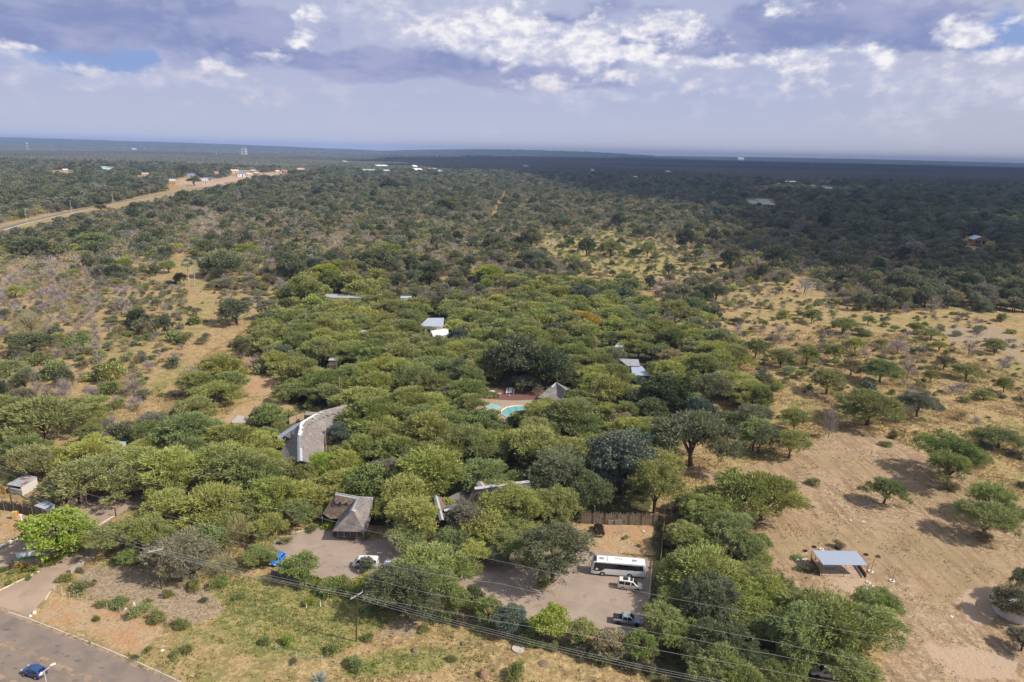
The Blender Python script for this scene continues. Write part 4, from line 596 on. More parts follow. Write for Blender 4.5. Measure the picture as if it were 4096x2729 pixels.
# ---------------------------------------------------------------- buildings
M_thatch = mat('grey thatch', (.205, .180, .168), .95, var=.35, scale=2.2, bump=.06, col2=(.275, .245, .225), thr=(.46, .62, .25))
M_thatchb = mat('brown thatch', (.175, .125, .095), .95, var=.35, scale=2.2, bump=.06, col2=(.25, .19, .15), thr=(.48, .62, .5))
M_cap = mat('cement ridge cap', (.38, .39, .41), .9, var=.2, scale=3., col2=(.50, .51, .53), thr=(.5, .6, 1.))
M_wallb = mat('dark plaster', (.16, .13, .11), .9); M_wallc = mat('cream plaster', (.62, .52, .36), .9, scale=1.5); M_block = mat('whitewashed block', (.58, .55, .5), .95, scale=3, bump=.02, col2=(.38, .34, .3), thr=(.55, .7, 1.))
M_zinc = mat('zinc sheet', (.40, .45, .52), .55, var=.06, scale=.4, metal=.0, wave=('X', 1.6, .03)); M_rust = mat('patched rusty sheet', (.36, .38, .42), .7, var=.1, scale=.6, col2=(.26, .12, .07), thr=(.52, .56, 1.2), wave=('X', 1.6, .03))
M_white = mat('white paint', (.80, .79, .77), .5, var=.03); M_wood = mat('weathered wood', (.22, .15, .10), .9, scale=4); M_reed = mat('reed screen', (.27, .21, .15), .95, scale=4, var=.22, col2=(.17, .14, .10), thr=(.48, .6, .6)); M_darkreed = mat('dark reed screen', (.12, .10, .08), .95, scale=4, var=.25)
M_glassd = mat('dark window glass', (.02, .022, .026), .12, var=.0, spec=.6); M_greenm = mat('sage roof sheet', (.30, .38, .33), .6, wave=('X', 1.2, .03)); M_bluem = mat('blue roof sheet', (.14, .24, .46), .5, wave=('X', 1.5, .03)); M_pole = mat('creosoted pole', (.09, .055, .035), .9, scale=5); M_steel = mat('galvanised steel', (.50, .50, .50), .5, var=.04)
M_orange = mat('ochre paint', (.58, .32, .08), .8); M_terr = mat('brick wall', (.42, .22, .13), .95, scale=2); M_conc = mat('concrete', (.42, .38, .34), .95, scale=2, var=.1); M_dark = mat('painted interior shade', (.015, .013, .012), 1.)
def V3(px, py, z): return Vector(G(px, py, z))
def capstrip(parent, pts, w_=.45, name='ridge_cap', m_=None):
    mb = MB(); P_ = [Vector(p) for p in pts]
    for a, b_ in zip(P_[:-1], P_[1:]):
        d = (b_-a).normalized(); s = d.cross(Vector((0, 0, 1))).normalized(); up_ = Vector((0, 0, .16)); dn = Vector((0, 0, -w_*.55))
        ring = lambda p: [p+s*w_+dn+up_*.6, p+up_*1.3, p-s*w_+dn+up_*.6, p-up_*.5]
        A, B_ = ring(a-d*.1), ring(b_+d*.1); mb.add(A+B_, [(0, 1, 5, 4), (1, 2, 6, 5), (2, 3, 7, 6), (3, 0, 4, 7), (3, 2, 1, 0), (4, 5, 6, 7)])
    return mb.build(name, m_ or M_cap, parent)
def thatch(parent, faces, thick=.32, name='roof', m_=None):
    """faces: lists of 3-D points; each is cut into a fine curved skin, then given its thickness"""
    mb = MB()
    for fc in faces:
        mb.add(fc, [tuple(range(len(fc)))])
    o = mb.build(name, m_ or M_thatch, parent); bm_ = o.modifiers.new('w', 'WELD'); bm_.merge_threshold = .05
    so_ = o.modifiers.new('t', 'SOLIDIFY'); so_.thickness = thick; so_.offset = 0; return o
def skirt(parent, ridge, offs, w_=1.5, n_=None, name='ridge_skirt', m_=None):
    """scalloped second layer of thatch hanging from the ridge down one slope; offs = downslope unit vectors at the ridge points"""
    mb = MB()
    for (a, b_, oa, ob_) in zip(ridge[:-1], ridge[1:], offs[:-1], offs[1:]):
        a, b_ = Vector(a), Vector(b_); L_ = (b_-a).length; k = max(1, round(L_/1.9))
        nrm = (b_-a).cross(oa).normalized(); nrm = nrm if nrm.z > 0 else -nrm
        for i in range(k):
            for j in range(6):
                t0, t1 = (i+j/6)/k, (i+(j+1)/6)/k; d0 = w_*(.72+.28*math.sin(math.pi*j/6)); d1 = w_*(.72+.28*math.sin(math.pi*(j+1)/6))
                p0, p1 = a.lerp(b_, t0)+nrm*.2, a.lerp(b_, t1)+nrm*.2; o0 = oa.lerp(ob_, t0); o1 = oa.lerp(ob_, t1); q0, q1 = p0+o0*d0, p1+o1*d1
                mb.add([p0, p1, q1, q0, q0-nrm*.16, q1-nrm*.16], [(0, 1, 2, 3), (3, 2, 5, 4)])
    return mb.build(name, m_ or M_thatch, parent)
def T(c_): return tuple(c_)
def walls(parent, pts, h, t=.2, m_=None, name='wall'):
    mb = MB(); P_ = [Vector((p[0], p[1], 0)) for p in pts]; cx = sum(P_, Vector())/len(P_)
    P_ = [cx+(p-cx)*.86 for p in P_]
    for a, b_ in zip(P_, P_[1:]+P_[:1]):
        d = b_-a; mb.box(((a.x+b_.x)/2, (a.y+b_.y)/2, h/2), (d.length-.01, t, h), math.atan2(d.y, d.x))
    return mb.build(name, m_ or M_wallb, parent)
# --- wing shaped roof
rt = empty('thatched_lodge', label='large curved wing-shaped grey thatched roof with white patched ridge', cat='lodge')
rid = [V3(1200, 1842, 6.8), V3(1199, 1794, 7), V3(1198, 1745, 7), V3(1205, 1692, 7.1), V3(1283, 1647, 7.1), V3(1385, 1622, 7.)]
rgt = [V3(1286, 1850, 2.5), V3(1290, 1796, 2.5), V3(1296, 1750, 2.5), V3(1322, 1730, 2.5), V3(1362, 1718, 2.5), V3(1430, 1696, 2.5)]
lft = [V3(1112, 1856, 2.5), V3(1124, 1814, 2.5), V3(1143, 1757, 2.5)]+[Vector((2*rid[i].x-rgt[i].x, 2*rid[i].y-rgt[i].y, 2.5)) for i in (3, 4, 5)]
lft[3] = lft[3].lerp(rid[3], .25); lft[3].z = 3.4
fcs = []
def sagged(a, b_, k): t = k/4; p = a.lerp(b_, t); p.z -= .55*math.sin(math.pi*t); return p
for i in range(5):
    for side in (rgt, lft):
        for k in range(4): fcs.append([sagged(rid[i], side[i], k), sagged(rid[i+1], side[i+1], k), sagged(rid[i+1], side[i+1], k+1), sagged(rid[i], side[i], k+1)])
thatch(rt, fcs, .35); capstrip(rt, [rid[0], rid[1], rid[2], rid[3]], .62, m_=M_cap); capstrip(rt, rid[3:], .5)
dn_ = [(rgt[i]-rid[i]).normalized() for i in range(6)]; skirt(rt, rid[1:], dn_[1:], 2.3)
walls(rt, [rgt[0], rgt[2], rgt[3], rgt[5], lft[5], lft[4], lft[2], lft[0]], 2.4, m_=M_wallc)
mb = MB()
for (a, b_, wd) in ((0.15, .45, .2), (.55, .9, .25)): pass
for i, (x, y) in enumerate(((780, 900), (790, 870), (800, 830), (830, 735), (870, 610), (975, 525), (1130, 455), (1240, 380), (1340, 330))):
    p = V3(1080+x*.153, 1600+y*.153, 7.12); mb = MB(); mb.box((p.x, p.y, 7.1), (1.25, .26, .2), .4*i); mb.build('paint_patch', M_white, rt)
V_ = []; ww = [rid[2].lerp(rid[3], k/6) for k in range(7)]+[rid[3].lerp(rid[4], k/8) for k in range(1, 7)]
for k, p in enumerate(ww): w_ = (.55, .35, .6, .3, .5)[k % 5]; V_ += [(p.x-w_*.8, p.y+w_*.3, p.z+.245-.25*w_), (p.x, p.y, p.z+.25), (p.x+w_*.8, p.y-w_*.3, p.z+.245-.25*w_)]
mb = MB(); mb.add(V_, [(3*k+j, 3*k+j+1, 3*k+j+4, 3*k+j+3) for k in range(len(ww)-1) for j in (0, 1)]); mb.build('ridge_whitewash', M_white, rt)
# lean-to roof beside it
lt = empty('tin_lean_to', label='long blue-grey corrugated lean-to roof left of the curved thatch', cat='lean-to')
A = [V3(1106, 1746, 3.0), V3(1176, 1700, 3.0), V3(1235, 1671, 3.1), V3(1228, 1684, 3.4), V3(1196, 1706, 3.4), V3(1122, 1764, 3.2)]
mb = MB(); mb.add(A, [(0, 5, 4, 1), (1, 4, 3, 2)]); o = mb.build('roof', mat('blue-grey sheet with rust', (.27, .31, .40), .6, col2=(.22, .10, .07), thr=(.60, .63, .9), wave=('X', 1.6, .03)), lt); s_ = o.modifiers.new('s', 'SOLIDIFY'); s_.thickness = .06
for p in A: mb = MB(); mb.tube([(p.x, p.y, 0), (p.x, p.y, p.z-.03)], .07); mb.build('post', M_wood, lt)
# --- gatehouse
gt = empty('thatched_gatehouse', label='T-shaped brown and grey thatched gatehouse with white ridge caps', cat='gatehouse')
R1a, Tj, R1c, Re = V3(1346, 1973, 7), V3(1436, 1990, 7), V3(1490, 1992, 7), V3(1409, 2044, 6.7)
e1, e2, vb, cL, cR, rT = V3(1293, 2056, 2.6), V3(1322, 2077, 2.6), V3(1357, 2074, 3.0), V3(1331, 2126, 2.6), V3(1462, 2129, 2.6), V3(1482, 2070, 2.6)
bk = lambda p, d: Vector((p.x, p.y+d, 2.6))
thatch(gt, [[R1a, Tj, vb, e2, e1], [R1a, e1, bk(R1a, 5)], [R1a, bk(R1a, 5), bk(R1c, 6), R1c, Tj]], .35, 'rear_roof', M_thatchb)
thatch(gt, [[Tj, Re, cL, vb], [Re, cR, cL], [Tj, R1c, rT, cR, Re]], .36, 'front_roof')
capstrip(gt, [R1a, Tj, R1c], .55); capstrip(gt, [Tj, Re+Vector((0, 0, .05))], .6)
skirt(gt, [R1a, Tj], [(e2-R1a).normalized(), (vb-Tj).normalized()], 2.4, m_=M_thatchb); skirt(gt, [Re, Re+Vector((.6, -.1, 0))], [(cL.lerp(cR, .3)-Re).normalized(), (cL.lerp(cR, .7)-Re).normalized()], 3.)
mb = MB(); fl = V3(1352, 2150, 0); fr = V3(1454, 2157, 0); dv = (fr-fl); ang = math.atan2(dv.y, dv.x); ct = (fl+fr)/2
nrm = Vector((-math.sin(ang), math.cos(ang), 0))
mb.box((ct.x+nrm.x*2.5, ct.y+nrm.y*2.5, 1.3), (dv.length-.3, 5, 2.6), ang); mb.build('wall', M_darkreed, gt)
mb = MB()
for k in range(5):
    p = fl.lerp(fr, k/4)-nrm*.08; mb.box((p.x, p.y, 1.3), (.16, .14, 2.6), ang)
p = ct-nrm*.1; mb.box((p.x, p.y, .35), (dv.length, .1, .14), ang); mb.box((p.x, p.y, 2.3), (dv.length, .1, .12), ang); mb.build('front_frame', mat('greyed timber', (.36, .33, .28), .9), gt)
# --- thatched restaurant complex on the right
rc = empty('thatched_main_house', label='long grey thatched house with white ridge behind the olive thorn trees', cat='house')
m1, m2 = V3(1899, 1952, 7.6), V3(2116, 1924, 7.6); f1_, f2_, f3_ = V3(1866, 2022, 2.6), V3(2140, 2010, 2.6), V3(2150, 1958, 2.8); l1, l2 = V3(1786, 1996, 2.8), V3(1793, 2031, 2.8)
thatch(rc, [[m1, f1_, f2_, m2], [m2, f2_, f3_], [m1, m2, f3_, V3(1930, 1925, 2.8)], [m1, V3(1930, 1925, 2.8), l1, l2, f1_]], .35); capstrip(rc, [m1, m2], .5)
capstrip(rc, [m1+Vector((0, 0, .02)), f1_.lerp(m1, .12)], .22, 'hip_cap', mat('straw hip', (.52, .40, .28), .95)); walls(rc, [f1_, f2_, f3_, V3(1930, 1925, 2.8), l1, l2], 2.5)
r2_ = empty('thatched_wing', label='low thatched wing with a short pale ridge beside the main house', cat='house'); a, b_ = V3(1777, 2040, 5.6), V3(1850, 2025, 5.6)
thatch(r2_, [[a, b_, V3(1862, 2070, 2.5), V3(1780, 2085, 2.5)], [a, V3(1790, 2020, 2.9), V3(1855, 2008, 2.9), b_]], .3); capstrip(r2_, [a, b_], .45); walls(r2_, [V3(1780, 2085, 2.5), V3(1862, 2070, 2.5), V3(1855, 2008, 2.9), V3(1790, 2020, 2.9)], 2.3)
r3_ = empty('thatched_cottage', label='narrow brown thatched cottage with a straight pale ridge beside the bright acacia', cat='cottage'); a, b_ = V3(1742, 1984, 5.8), V3(1767, 2078, 5.8)
thatch(r3_, [[a, b_, V3(1786, 2068, 3.4), V3(1790, 2034, 3.1), V3(1777, 1993, 3.1)], [a, V3(1712, 2020, 2.6), V3(1752, 2098, 2.6), b_]], .3, m_=M_thatchb); capstrip(r3_, [a, b_], .5); capstrip(r3_, [a, V3(1716, 1992, 4.8)], .45); walls(r3_, [V3(1752, 2098, 2.6), V3(1786, 2068, 3.4), V3(1777, 1993, 3.1), V3(1712, 2020, 2.6)], 2.5)
r4_ = empty('thatched_hut', label='small brown thatched roof peeping out behind the long ridge', cat='hut'); a, b_ = V3(1918, 1928, 7.2), V3(1934, 1950, 7.2)
thatch(r4_, [[a, b_, V3(1880, 1985, 3), V3(1858, 1950, 3)], [a, V3(1950, 1925, 3.5), V3(1965, 1946, 3.5), b_]], .3, m_=M_thatchb); capstrip(r4_, [a, b_], .8, m_=M_conc); walls(r4_, [V3(1880, 1985, 3), V3(1965, 1946, 3), V3(1950, 1925, 3), V3(1858, 1950, 3)], 2.4)
r5_ = empty('pool_bar', label='pointed grey thatched roof at the right end of the pool terrace', cat='bar'); a, b_ = V3(2224, 1532, 6.), V3(2262, 1560, 6)
thatch(r5_, [[a, V3(2150, 1592, 2.5), V3(2250, 1606, 2.5), b_], [a, b_, V3(2280, 1560, 3), V3(2235, 1535, 3)], [a, V3(2235, 1535, 3), V3(2190, 1555, 3), V3(2150, 1592, 2.5)]], .3); capstrip(r5_, [a, V3(2205, 1548, 5.2)], .4); walls(r5_, [V3(2160, 1592, 2.5), V3(2250, 1606, 2.5), V3(2280, 1560, 3), V3(2200, 1550, 3)], 2.3)
# --- sheds and houses under sheet roofs: roof corners near-left, near-right, far-right, far-left
def shed(name, label, cat, crn, rm, wm, nwin=0, door=None, k=.93, thick=.08, group=None, wins=None):
    e = empty(name, label=label, cat=cat, group=group); P_ = [V3(*c_) for c_ in crn]; mb = MB(); mb.add(P_, [(0, 1, 2, 3)]); o = mb.build('roof', rm, e); s_ = o.modifiers.new('s', 'SOLIDIFY'); s_.thickness = thick; s_.offset = -1
    c_ = sum(P_, Vector())/4; Q = [c_+(p-c_)*k for p in P_]; mb = MB(); n_ = 4
    mb.add([(q_.x, q_.y, 0) for q_ in Q]+[(q_.x, q_.y, max(.3, q_.z-thick-.03)) for q_ in Q], [(0, 1, 5, 4), (1, 2, 6, 5), (2, 3, 7, 6), (3, 0, 4, 7), (4, 5, 6, 7)]); mb.build('wall', wm, e)
    a, b_ = Q[0], Q[1]; d = Vector((b_.x-a.x, b_.y-a.y, 0)); L_ = d.length; ang = math.atan2(d.y, d.x); nn = Vector((d.y, -d.x, 0)).normalized(); nn = nn if nn.y < 0 else -nn; hgt = min(a.z, b_.z)
    for i in range(nwin):
        p = a.lerp(b_, (i+.5)/nwin)+nn*.03; mb = MB(); mb.box((p.x, p.y, hgt*.5), (min(1.3, L_/nwin*.5), .05, hgt*.36), ang); mb.build('window', M_glassd, e)
    if door is not None:
        p = a.lerp(b_, door)+nn*.035; mb = MB(); mb.box((p.x, p.y, hgt*.38), (.95, .06, hgt*.76), ang); mb.build('door', M_wood, e)
    return e, Q, nn, ang
e, Q, nn, ang = shed('block_shed', 'whitewashed block shed under a rust-patched sheet roof', 'shed', [(24.5, 1938, 2.5), (83.3, 1948, 2.5), (150, 1908, 2.7), (98, 1898.6, 2.7)], M_rust, M_block, k=.94)
mb = MB(); p = Q[0].lerp(Q[1], .5)+nn*.03; L_ = (Q[1]-Q[0]).length; mb.box((p.x, p.y, 2.05), (L_*.86, .05, .6), ang); mb.build('opening_shade_panel', M_dark, e); mb = MB(); mb.box((p.x+nn.x*.08, p.y+nn.y*.08, 1.68), (L_*.9, .25, .08), ang); mb.build('counter', M_white, e)  # near-black panel on the solid wall paints the unlit inside of the hatch
p = V3(14, 1977, 0); mb = MB(); mb.box((p.x, p.y, 1.1), (1.6, .08, 2.2), -.3); tag(mb.build('yellow_gate', M_orange), 'tall ochre yellow metal gate left of the block shed', 'gate')
shed('tin_stall', 'small stall with a shiny tin roof inside the reed fence', 'stall', [(135, 2023, 2.3), (175.5, 2037.6, 2.3), (212.6, 2016.8, 2.5), (190, 1999, 2.5)], M_zinc, M_darkreed, k=.85)
for nm, lb, ct_, cr, z_, rm, wm, nw in (
  ('long_roofed_block', 'very long pale roofed block at the back of the lodge trees', 'building', [(600, 178), (905, 181), (912, 153), (588, 150)], 4.2, mat('pale flat roof', (.36, .36, .37), .8), M_wallc, 7),
  ('low_roofed_block', 'short pale roof alone to the right of the long pale block', 'building', [(1178, 183), (1262, 183), (1270, 166), (1182, 165)], 4.2, M_zinc, M_wallc, 2),
  ('hall', 'broad blue-grey sheet roofed hall among the acacias', 'hall', [(1328, 402), (1515, 404), (1522, 337), (1395, 337)], 5.2, M_zinc, M_wallc, 4),
  ('white_tent', 'bright white canvas roof half hidden in leaves', 'tent', [(1438, 486), (1560, 468), (1552, 412), (1420, 438)], 3.6, M_white, M_white, 0),
  ('cabin', 'small grey roofed cabin left of the rounded green tree', 'cabin', [(826, 457), (917, 458), (917, 432), (835, 430)], 4.2, M_zinc, M_wallb, 1),
  ('cabin', 'tiny blue-grey roof at the left end of the lodge trees', 'cabin', [(410, 268), (470, 266), (478, 240), (438, 240)], 4.2, M_zinc, M_wallb, 0),
  ('timber_shed', 'dark timber shed with a small metal roof between the trees', 'shed', [(612, 670), (684, 670), (692, 632), (636, 630)], 4.0, M_zinc, M_wood, 0)):
    shed(nm, lb, ct_, [(*q2(a, b_), z_) for a, b_ in cr], rm, wm, nw)
shed('back_room', 'small asbestos-roofed room behind the curved thatch', 'outbuilding', [(1214.6, 1660.5, 3), (1262, 1663, 3), (1277, 1650, 3.5), (1224, 1646, 3.5)], mat('asbestos sheet', (.34, .31, .27), .9, wave=('X', 3, .05)), M_wallb, 1, .3)
shed('blue_sheet_roof', 'faded blue sheet roof glimpsed through bright acacias', 'shed', [(*q1(858, 1398), 3.), (*q1(925, 1372), 3.), (*q1(990, 1308), 3.2), (*q1(878, 1300), 3.2)], mat('faded blue sheet', (.30, .42, .60), .6, wave=('X', 2, .03)), M_block)
shed('grey_pump_house', 'low grey block room beside the orange yard', 'outbuilding', [(*q1(1812, 1160), 2.2), (*q1(1925, 1162), 2.2), (*q1(1932, 1108), 2.4), (*q1(1862, 1100), 2.4)], M_conc, M_block)
shed('cabin', 'small blue-grey roof under a flat acacia right of the fan palm', 'cabin', [(*q3(888, 575), 3.6), (*q3(948, 575), 3.6), (*q3(988, 528), 3.8), (*q3(925, 526), 3.8)], M_zinc, M_wallb)
shed('bungalow', 'mottled grey hipped roof in the trees right of the lodge', 'bungalow', [(*q3(1000, 714), 4), (*q3(1098, 714), 4), (*q3(1085, 662), 5), (*q3(925, 655), 5)], mat('mottled grey roof', (.22, .22, .24), .8, col2=(.38, .38, .42), thr=(.45, .55, 1)), M_wallb)
shed('garage', 'smooth blue-grey metal roof just below the hipped roof', 'garage', [(*q3(1035, 785), 3.4), (*q3(1185, 792), 3.4), (*q3(1112, 716), 3.6), (*q3(1028, 720), 3.6)], mat('smooth steel roof', (.36, .40, .50), .5), M_wallb)
shed('green_shade_net', 'dark green shade net roof beside the grey tree', 'shade net', [(*q3(1188, 862), 2.6), (*q3(1240, 864), 2.6), (*q3(1247, 815), 2.7), (*q3(1188, 806), 2.7)], mat('green net', (.03, .16, .12), .9), M_dark)  # solid walls in near-black paint the shade below the net
shed('stone_kiosk', 'small grey block kiosk with a metal roof by the dry field', 'kiosk', [(*q3(1588, 1077), 3), (*q3(1636, 1077), 3), (*q3(1626, 1052), 3.3), (*q3(1588, 1048), 3.3)], M_zinc, M_block)
# wooden screen behind the wing roof
def fence(name, label, pts, h, m_, step=.28, wob=.18, cat='fence', thick=.07, post=None):
    e = empty(name, label=label, cat=cat); P_ = [Vector(G(*p)) for p in pts]; mb = MB(); g = random.Random(len(label)); ps = MB(); dd = 0
    for a, b_ in zip(P_[:-1], P_[1:]):
        d = b_-a; L_ = d.length; n_ = max(1, int(L_/step)); ang = math.atan2(d.y, d.x)
        for i in range(n_):
            p = a.lerp(b_, (i+.5)/n_); hh = h*(1+g.uniform(-wob, wob)); mb.box((p.x+g.uniform(-.03, .03), p.y+g.uniform(-.03, .03), hh/2), (step*.97, thick, hh), ang+g.uniform(-.1, .1))
            dd += step
            if dd > 2.6: dd = 0; ps = MB(); ps.box((p.x, p.y-.1, h*.52), (.12, .12, h*1.04), ang); ps.build('post', post or M_wood, e)
    mb.build('screen', m_, e); return e
fence('plank_wall', 'pale plank screen behind the blue-grey lean-to roof', [(1158, 1697), (1216, 1677)], 2.2, mat('pale planks', (.42, .31, .20), .9, scale=3), .3, .03)
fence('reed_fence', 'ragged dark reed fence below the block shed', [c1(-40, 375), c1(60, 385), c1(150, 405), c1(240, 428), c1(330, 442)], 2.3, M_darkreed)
fence('reed_fence', 'sunlit reed fence section left of the gap by the lime tree', [c1(425, 400), c1(540, 352)], 2.3, M_reed); fence('reed_fence', 'long reed fence curving along the upper driveway', [c1(560, 342), c1(620, 305), c1(700, 280), c1(850, 252), c1(1000, 222), c1(1100, 212)], 2.5, M_reed)
fence('reed_fence', 'tall straight reed fence closing the dirt yard at the back', [c3(560, 474), c3(700, 478), c3(850, 482), c3(1085, 488)], 2.9, M_reed, .25, .14)
fence('reed_fence', 'narrow reed fence down the east side of the coach park', [c3(1130, 500), c3(1118, 620), c3(1102, 800), c3(1090, 1000), c3(1070, 1180)], 2.1, mat('yellowed reed screen', (.36, .29, .17), .95, scale=4, var=.2), .25, .14)
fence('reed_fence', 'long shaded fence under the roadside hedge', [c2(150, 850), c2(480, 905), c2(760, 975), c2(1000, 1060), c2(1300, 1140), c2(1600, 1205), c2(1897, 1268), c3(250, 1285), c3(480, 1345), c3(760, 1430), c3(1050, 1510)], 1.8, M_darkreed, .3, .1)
def wirefence(label, pts, n_, h=1.2, group=None):
    e = empty('wire_fence', label=label, cat='fence'); P_ = [Vector(G(*p)) for p in pts]
    for a, b_ in zip(P_[:-1], P_[1:]):
        for i in range(n_): p = a.lerp(b_, i/n_); mb = MB(); mb.tube([(p.x, p.y, -.1), (p.x+.05, p.y, h)], .05, 5); mb.build('post', M_kerb, e)
    mb = MB()
    for z_ in (.4, .75, 1.1): mb.tube([(p.x, p.y, z_) for p in P_], .008, 3)
    mb.build('wire', M_steel, e)
wirefence('leaning wire fence running from the driveway corner into weeds', [c1(375, 935), c1(480, 985), c1(600, 1015), c1(740, 1065), c1(920, 1110), c1(1180, 1170)], 2)
wirefence('sparse wire fence across the front grass', [c2(180, 1340), c2(320, 1400), c2(495, 1425), c2(615, 1455)], 1)
# --- open shelter
sh = empty('open_shelter', label='open steel-roofed shelter on thin poles in the dry field', cat='shelter'); P_ = [V3(*c4(512, 757), 2.75), V3(*c4(820, 761), 2.75), V3(*c4(742, 664), 3.3), V3(*c4(438, 657), 3.3)]
mb = MB(); mb.add(P_, [(0, 1, 2, 3)]); o = mb.build('roof', mat('bright steel sheet', (.33, .38, .47), .45, var=.03, wave=('X', 1.3, .03)), sh); s_ = o.modifiers.new('s', 'SOLIDIFY'); s_.thickness = .07
mb = MB(); gpts = [Vector((p.x, p.y, 0)) for p in P_]; gpts[0] = Vector(G(*c4(488, 843))); gpts[1] = Vector(G(*c4(805, 850)))
mb.add([(p.x*1., p.y*1., .05) for p in [Vector(G(*c4(425, 730))), Vector(G(*c4(488, 828))), Vector(G(*c4(800, 850))), Vector(G(*c4(735, 755)))]], [(0, 1, 2, 3)]); mb.build('floor', mat('dusty slab', (.44, .32, .24), .95), sh)
for (a, b_) in ((0, 0), (1, 0), (2, 0), (3, 0), (0, .5), (3, .33), (3, .66)):
    p = P_[a]; q_ = P_[(1 if a == 0 else 0)] if b_ else p; r_ = p.lerp(q_, b_) if b_ else p; mb = MB(); mb.tube([(r_.x, r_.y, 0), (r_.x, r_.y, r_.z-.05)], .06, 6); mb.build('post', M_wood, sh)
for (pa, pb) in ((c4(425, 730), c4(488, 835)), (c4(735, 752), c4(805, 850))):
    a, b_ = Vector(G(*pa)), Vector(G(*pb)); d = b_-a; mb = MB(); mb.box(((a.x+b_.x)/2, (a.y+b_.y)/2, .5), (d.length, .08, 1.), math.atan2(d.y, d.x)); mb.build('side_panel', mat('rusty mesh panel', (.24, .11, .06), .95, scale=3), sh)
a, b_ = Vector(G(*c4(728, 758))), Vector(G(*c4(785, 850))); mb = MB(); mb.box(((a.x+b_.x)/2, (a.y+b_.y)/2, .2), ((b_-a).length, .18, .3), math.atan2((b_-a).y, (b_-a).x)); mb.build('low_wall', M_white, sh)
p = Vector(G(*c4(550, 782))); bn = empty('bench', (p.x, p.y, 0), label='slatted metal bench in the shade of the open shelter', cat='bench'); mb = MB(); mb.box((0, 0, .45), (2.6, .4, .05)); mb.build('seat', M_steel, bn)
for dx in (-1.2, 1.2): mb = MB(); mb.box((dx, 0, .21), (.06, .36, .42)); mb.build('leg', M_steel, bn)
def torus(name, label, p, R_, r_, m_, cat='tyre', tilt=0., half=False, group=None, z=None):
    mb = MB(); n_ = 18; V_ = []; F_ = []
    for i in range(n_):
        for j in range(8): a = 2*math.pi*i/n_; b_ = 2*math.pi*j/8; V_.append(((R_+r_*math.cos(b_))*math.cos(a), (R_+r_*math.cos(b_))*math.sin(a), r_*math.sin(b_)))
    for i in range(n_):
        for j in range(8): F_.append((i*8+j, ((i+1) % n_)*8+j, ((i+1) % n_)*8+(j+1) % 8, i*8+(j+1) % 8))
    mb.add(V_, F_); o = mb.build(name, m_, smooth=True); o.location = (p[0], p[1], r_ if z is None else z); o.rotation_euler = (tilt, 0, .4); return tag(o, label, cat, group)
M_tyre = mat('black rubber', (.03, .03, .032), .9); M_tw = mat('whitewashed tyre', (.72, .70, .66), .8)
for (a, b_, m_, lb, ti) in ((450, 637, M_tyre, 'dark tyre lying behind the shelter, left one', 0), (388, 664, M_tyre, 'small dark tyre farthest left of the shelter', 0), (500, 655, M_tw, 'white tyre peeping over the back of the shelter roof', 0), (605, 644, M_tyre, 'dusty tyre behind the middle of the shelter', .2), (808, 690, M_tyre, 'black tyre right of the shelter beside dry grass', 0), (893, 705, M_tyre, 'half buried tyre right of the rear goalpost', .5), (822, 882, M_tw, 'whitewashed tyre flat on the ground before the shelter', 0),
                      (333, 735, M_tw, 'white tyre standing left of the shelter shadow', 1.4), (372, 733, M_tw, 'left of two white tyres half sunk in the shaded weeds', 1.5), (390, 732, M_tw, 'right of two white tyres half sunk in the shaded weeds', 1.5)):
    torus('tyre', lb, G(*c4(a, b_)), .36, .12, m_, tilt=ti, group='tyres round the open shelter')
for (a, b_, lb) in ((838, 808, 'rear pole standing in a white tyre right of the shelter'), (985, 872, 'front leaning pole standing in a white tyre on the dry field')):
    p = G(*c4(a, b_)); e = empty('goal_post', (p[0], p[1], 0), label=lb, cat='goalpost', group='poles set in tyres'); mb = MB(); mb.tube([(0, 0, 0), (.25, -.1, 3.3)], .045, 6); mb.build('pole', M_pole, e)
    o = torus('tyre_base', None, (0, 0), .42, .14, M_tw); o.parent = e
    for k in ('label', 'category'):
        if k in o: del o[k]
# --- hut under the tree at the right edge
p = G(*c4(1835, 1090)); e = empty('domed_hut', (p[0], p[1], 0), label='pale domed hut under the grey-green tree at the right edge', cat='hut'); mb = MB(); rings = []
for j, (r_, z_) in enumerate(((4.2, 1.9), (4.0, 2.3), (3.3, 3.2), (2.2, 3.9), (1.0, 4.3), (.1, 4.4))): rings.append([(r_*math.cos(k*math.pi/10), r_*math.sin(k*math.pi/10), z_) for k in range(20)])
for j in range(5): mb.add(rings[j]+rings[j+1], [(k, (k+1) % 20, 20+(k+1) % 20, 20+k) for k in range(20)])
mb.build('roof', mat('faded canvas', (.55, .53, .48), .9), e, smooth=True); mb = MB(); mb.poly([(3.7*math.cos(k*math.pi/10), 3.7*math.sin(k*math.pi/10)) for k in range(20)], 0, 1.95); mb.build('wall', M_block, e)
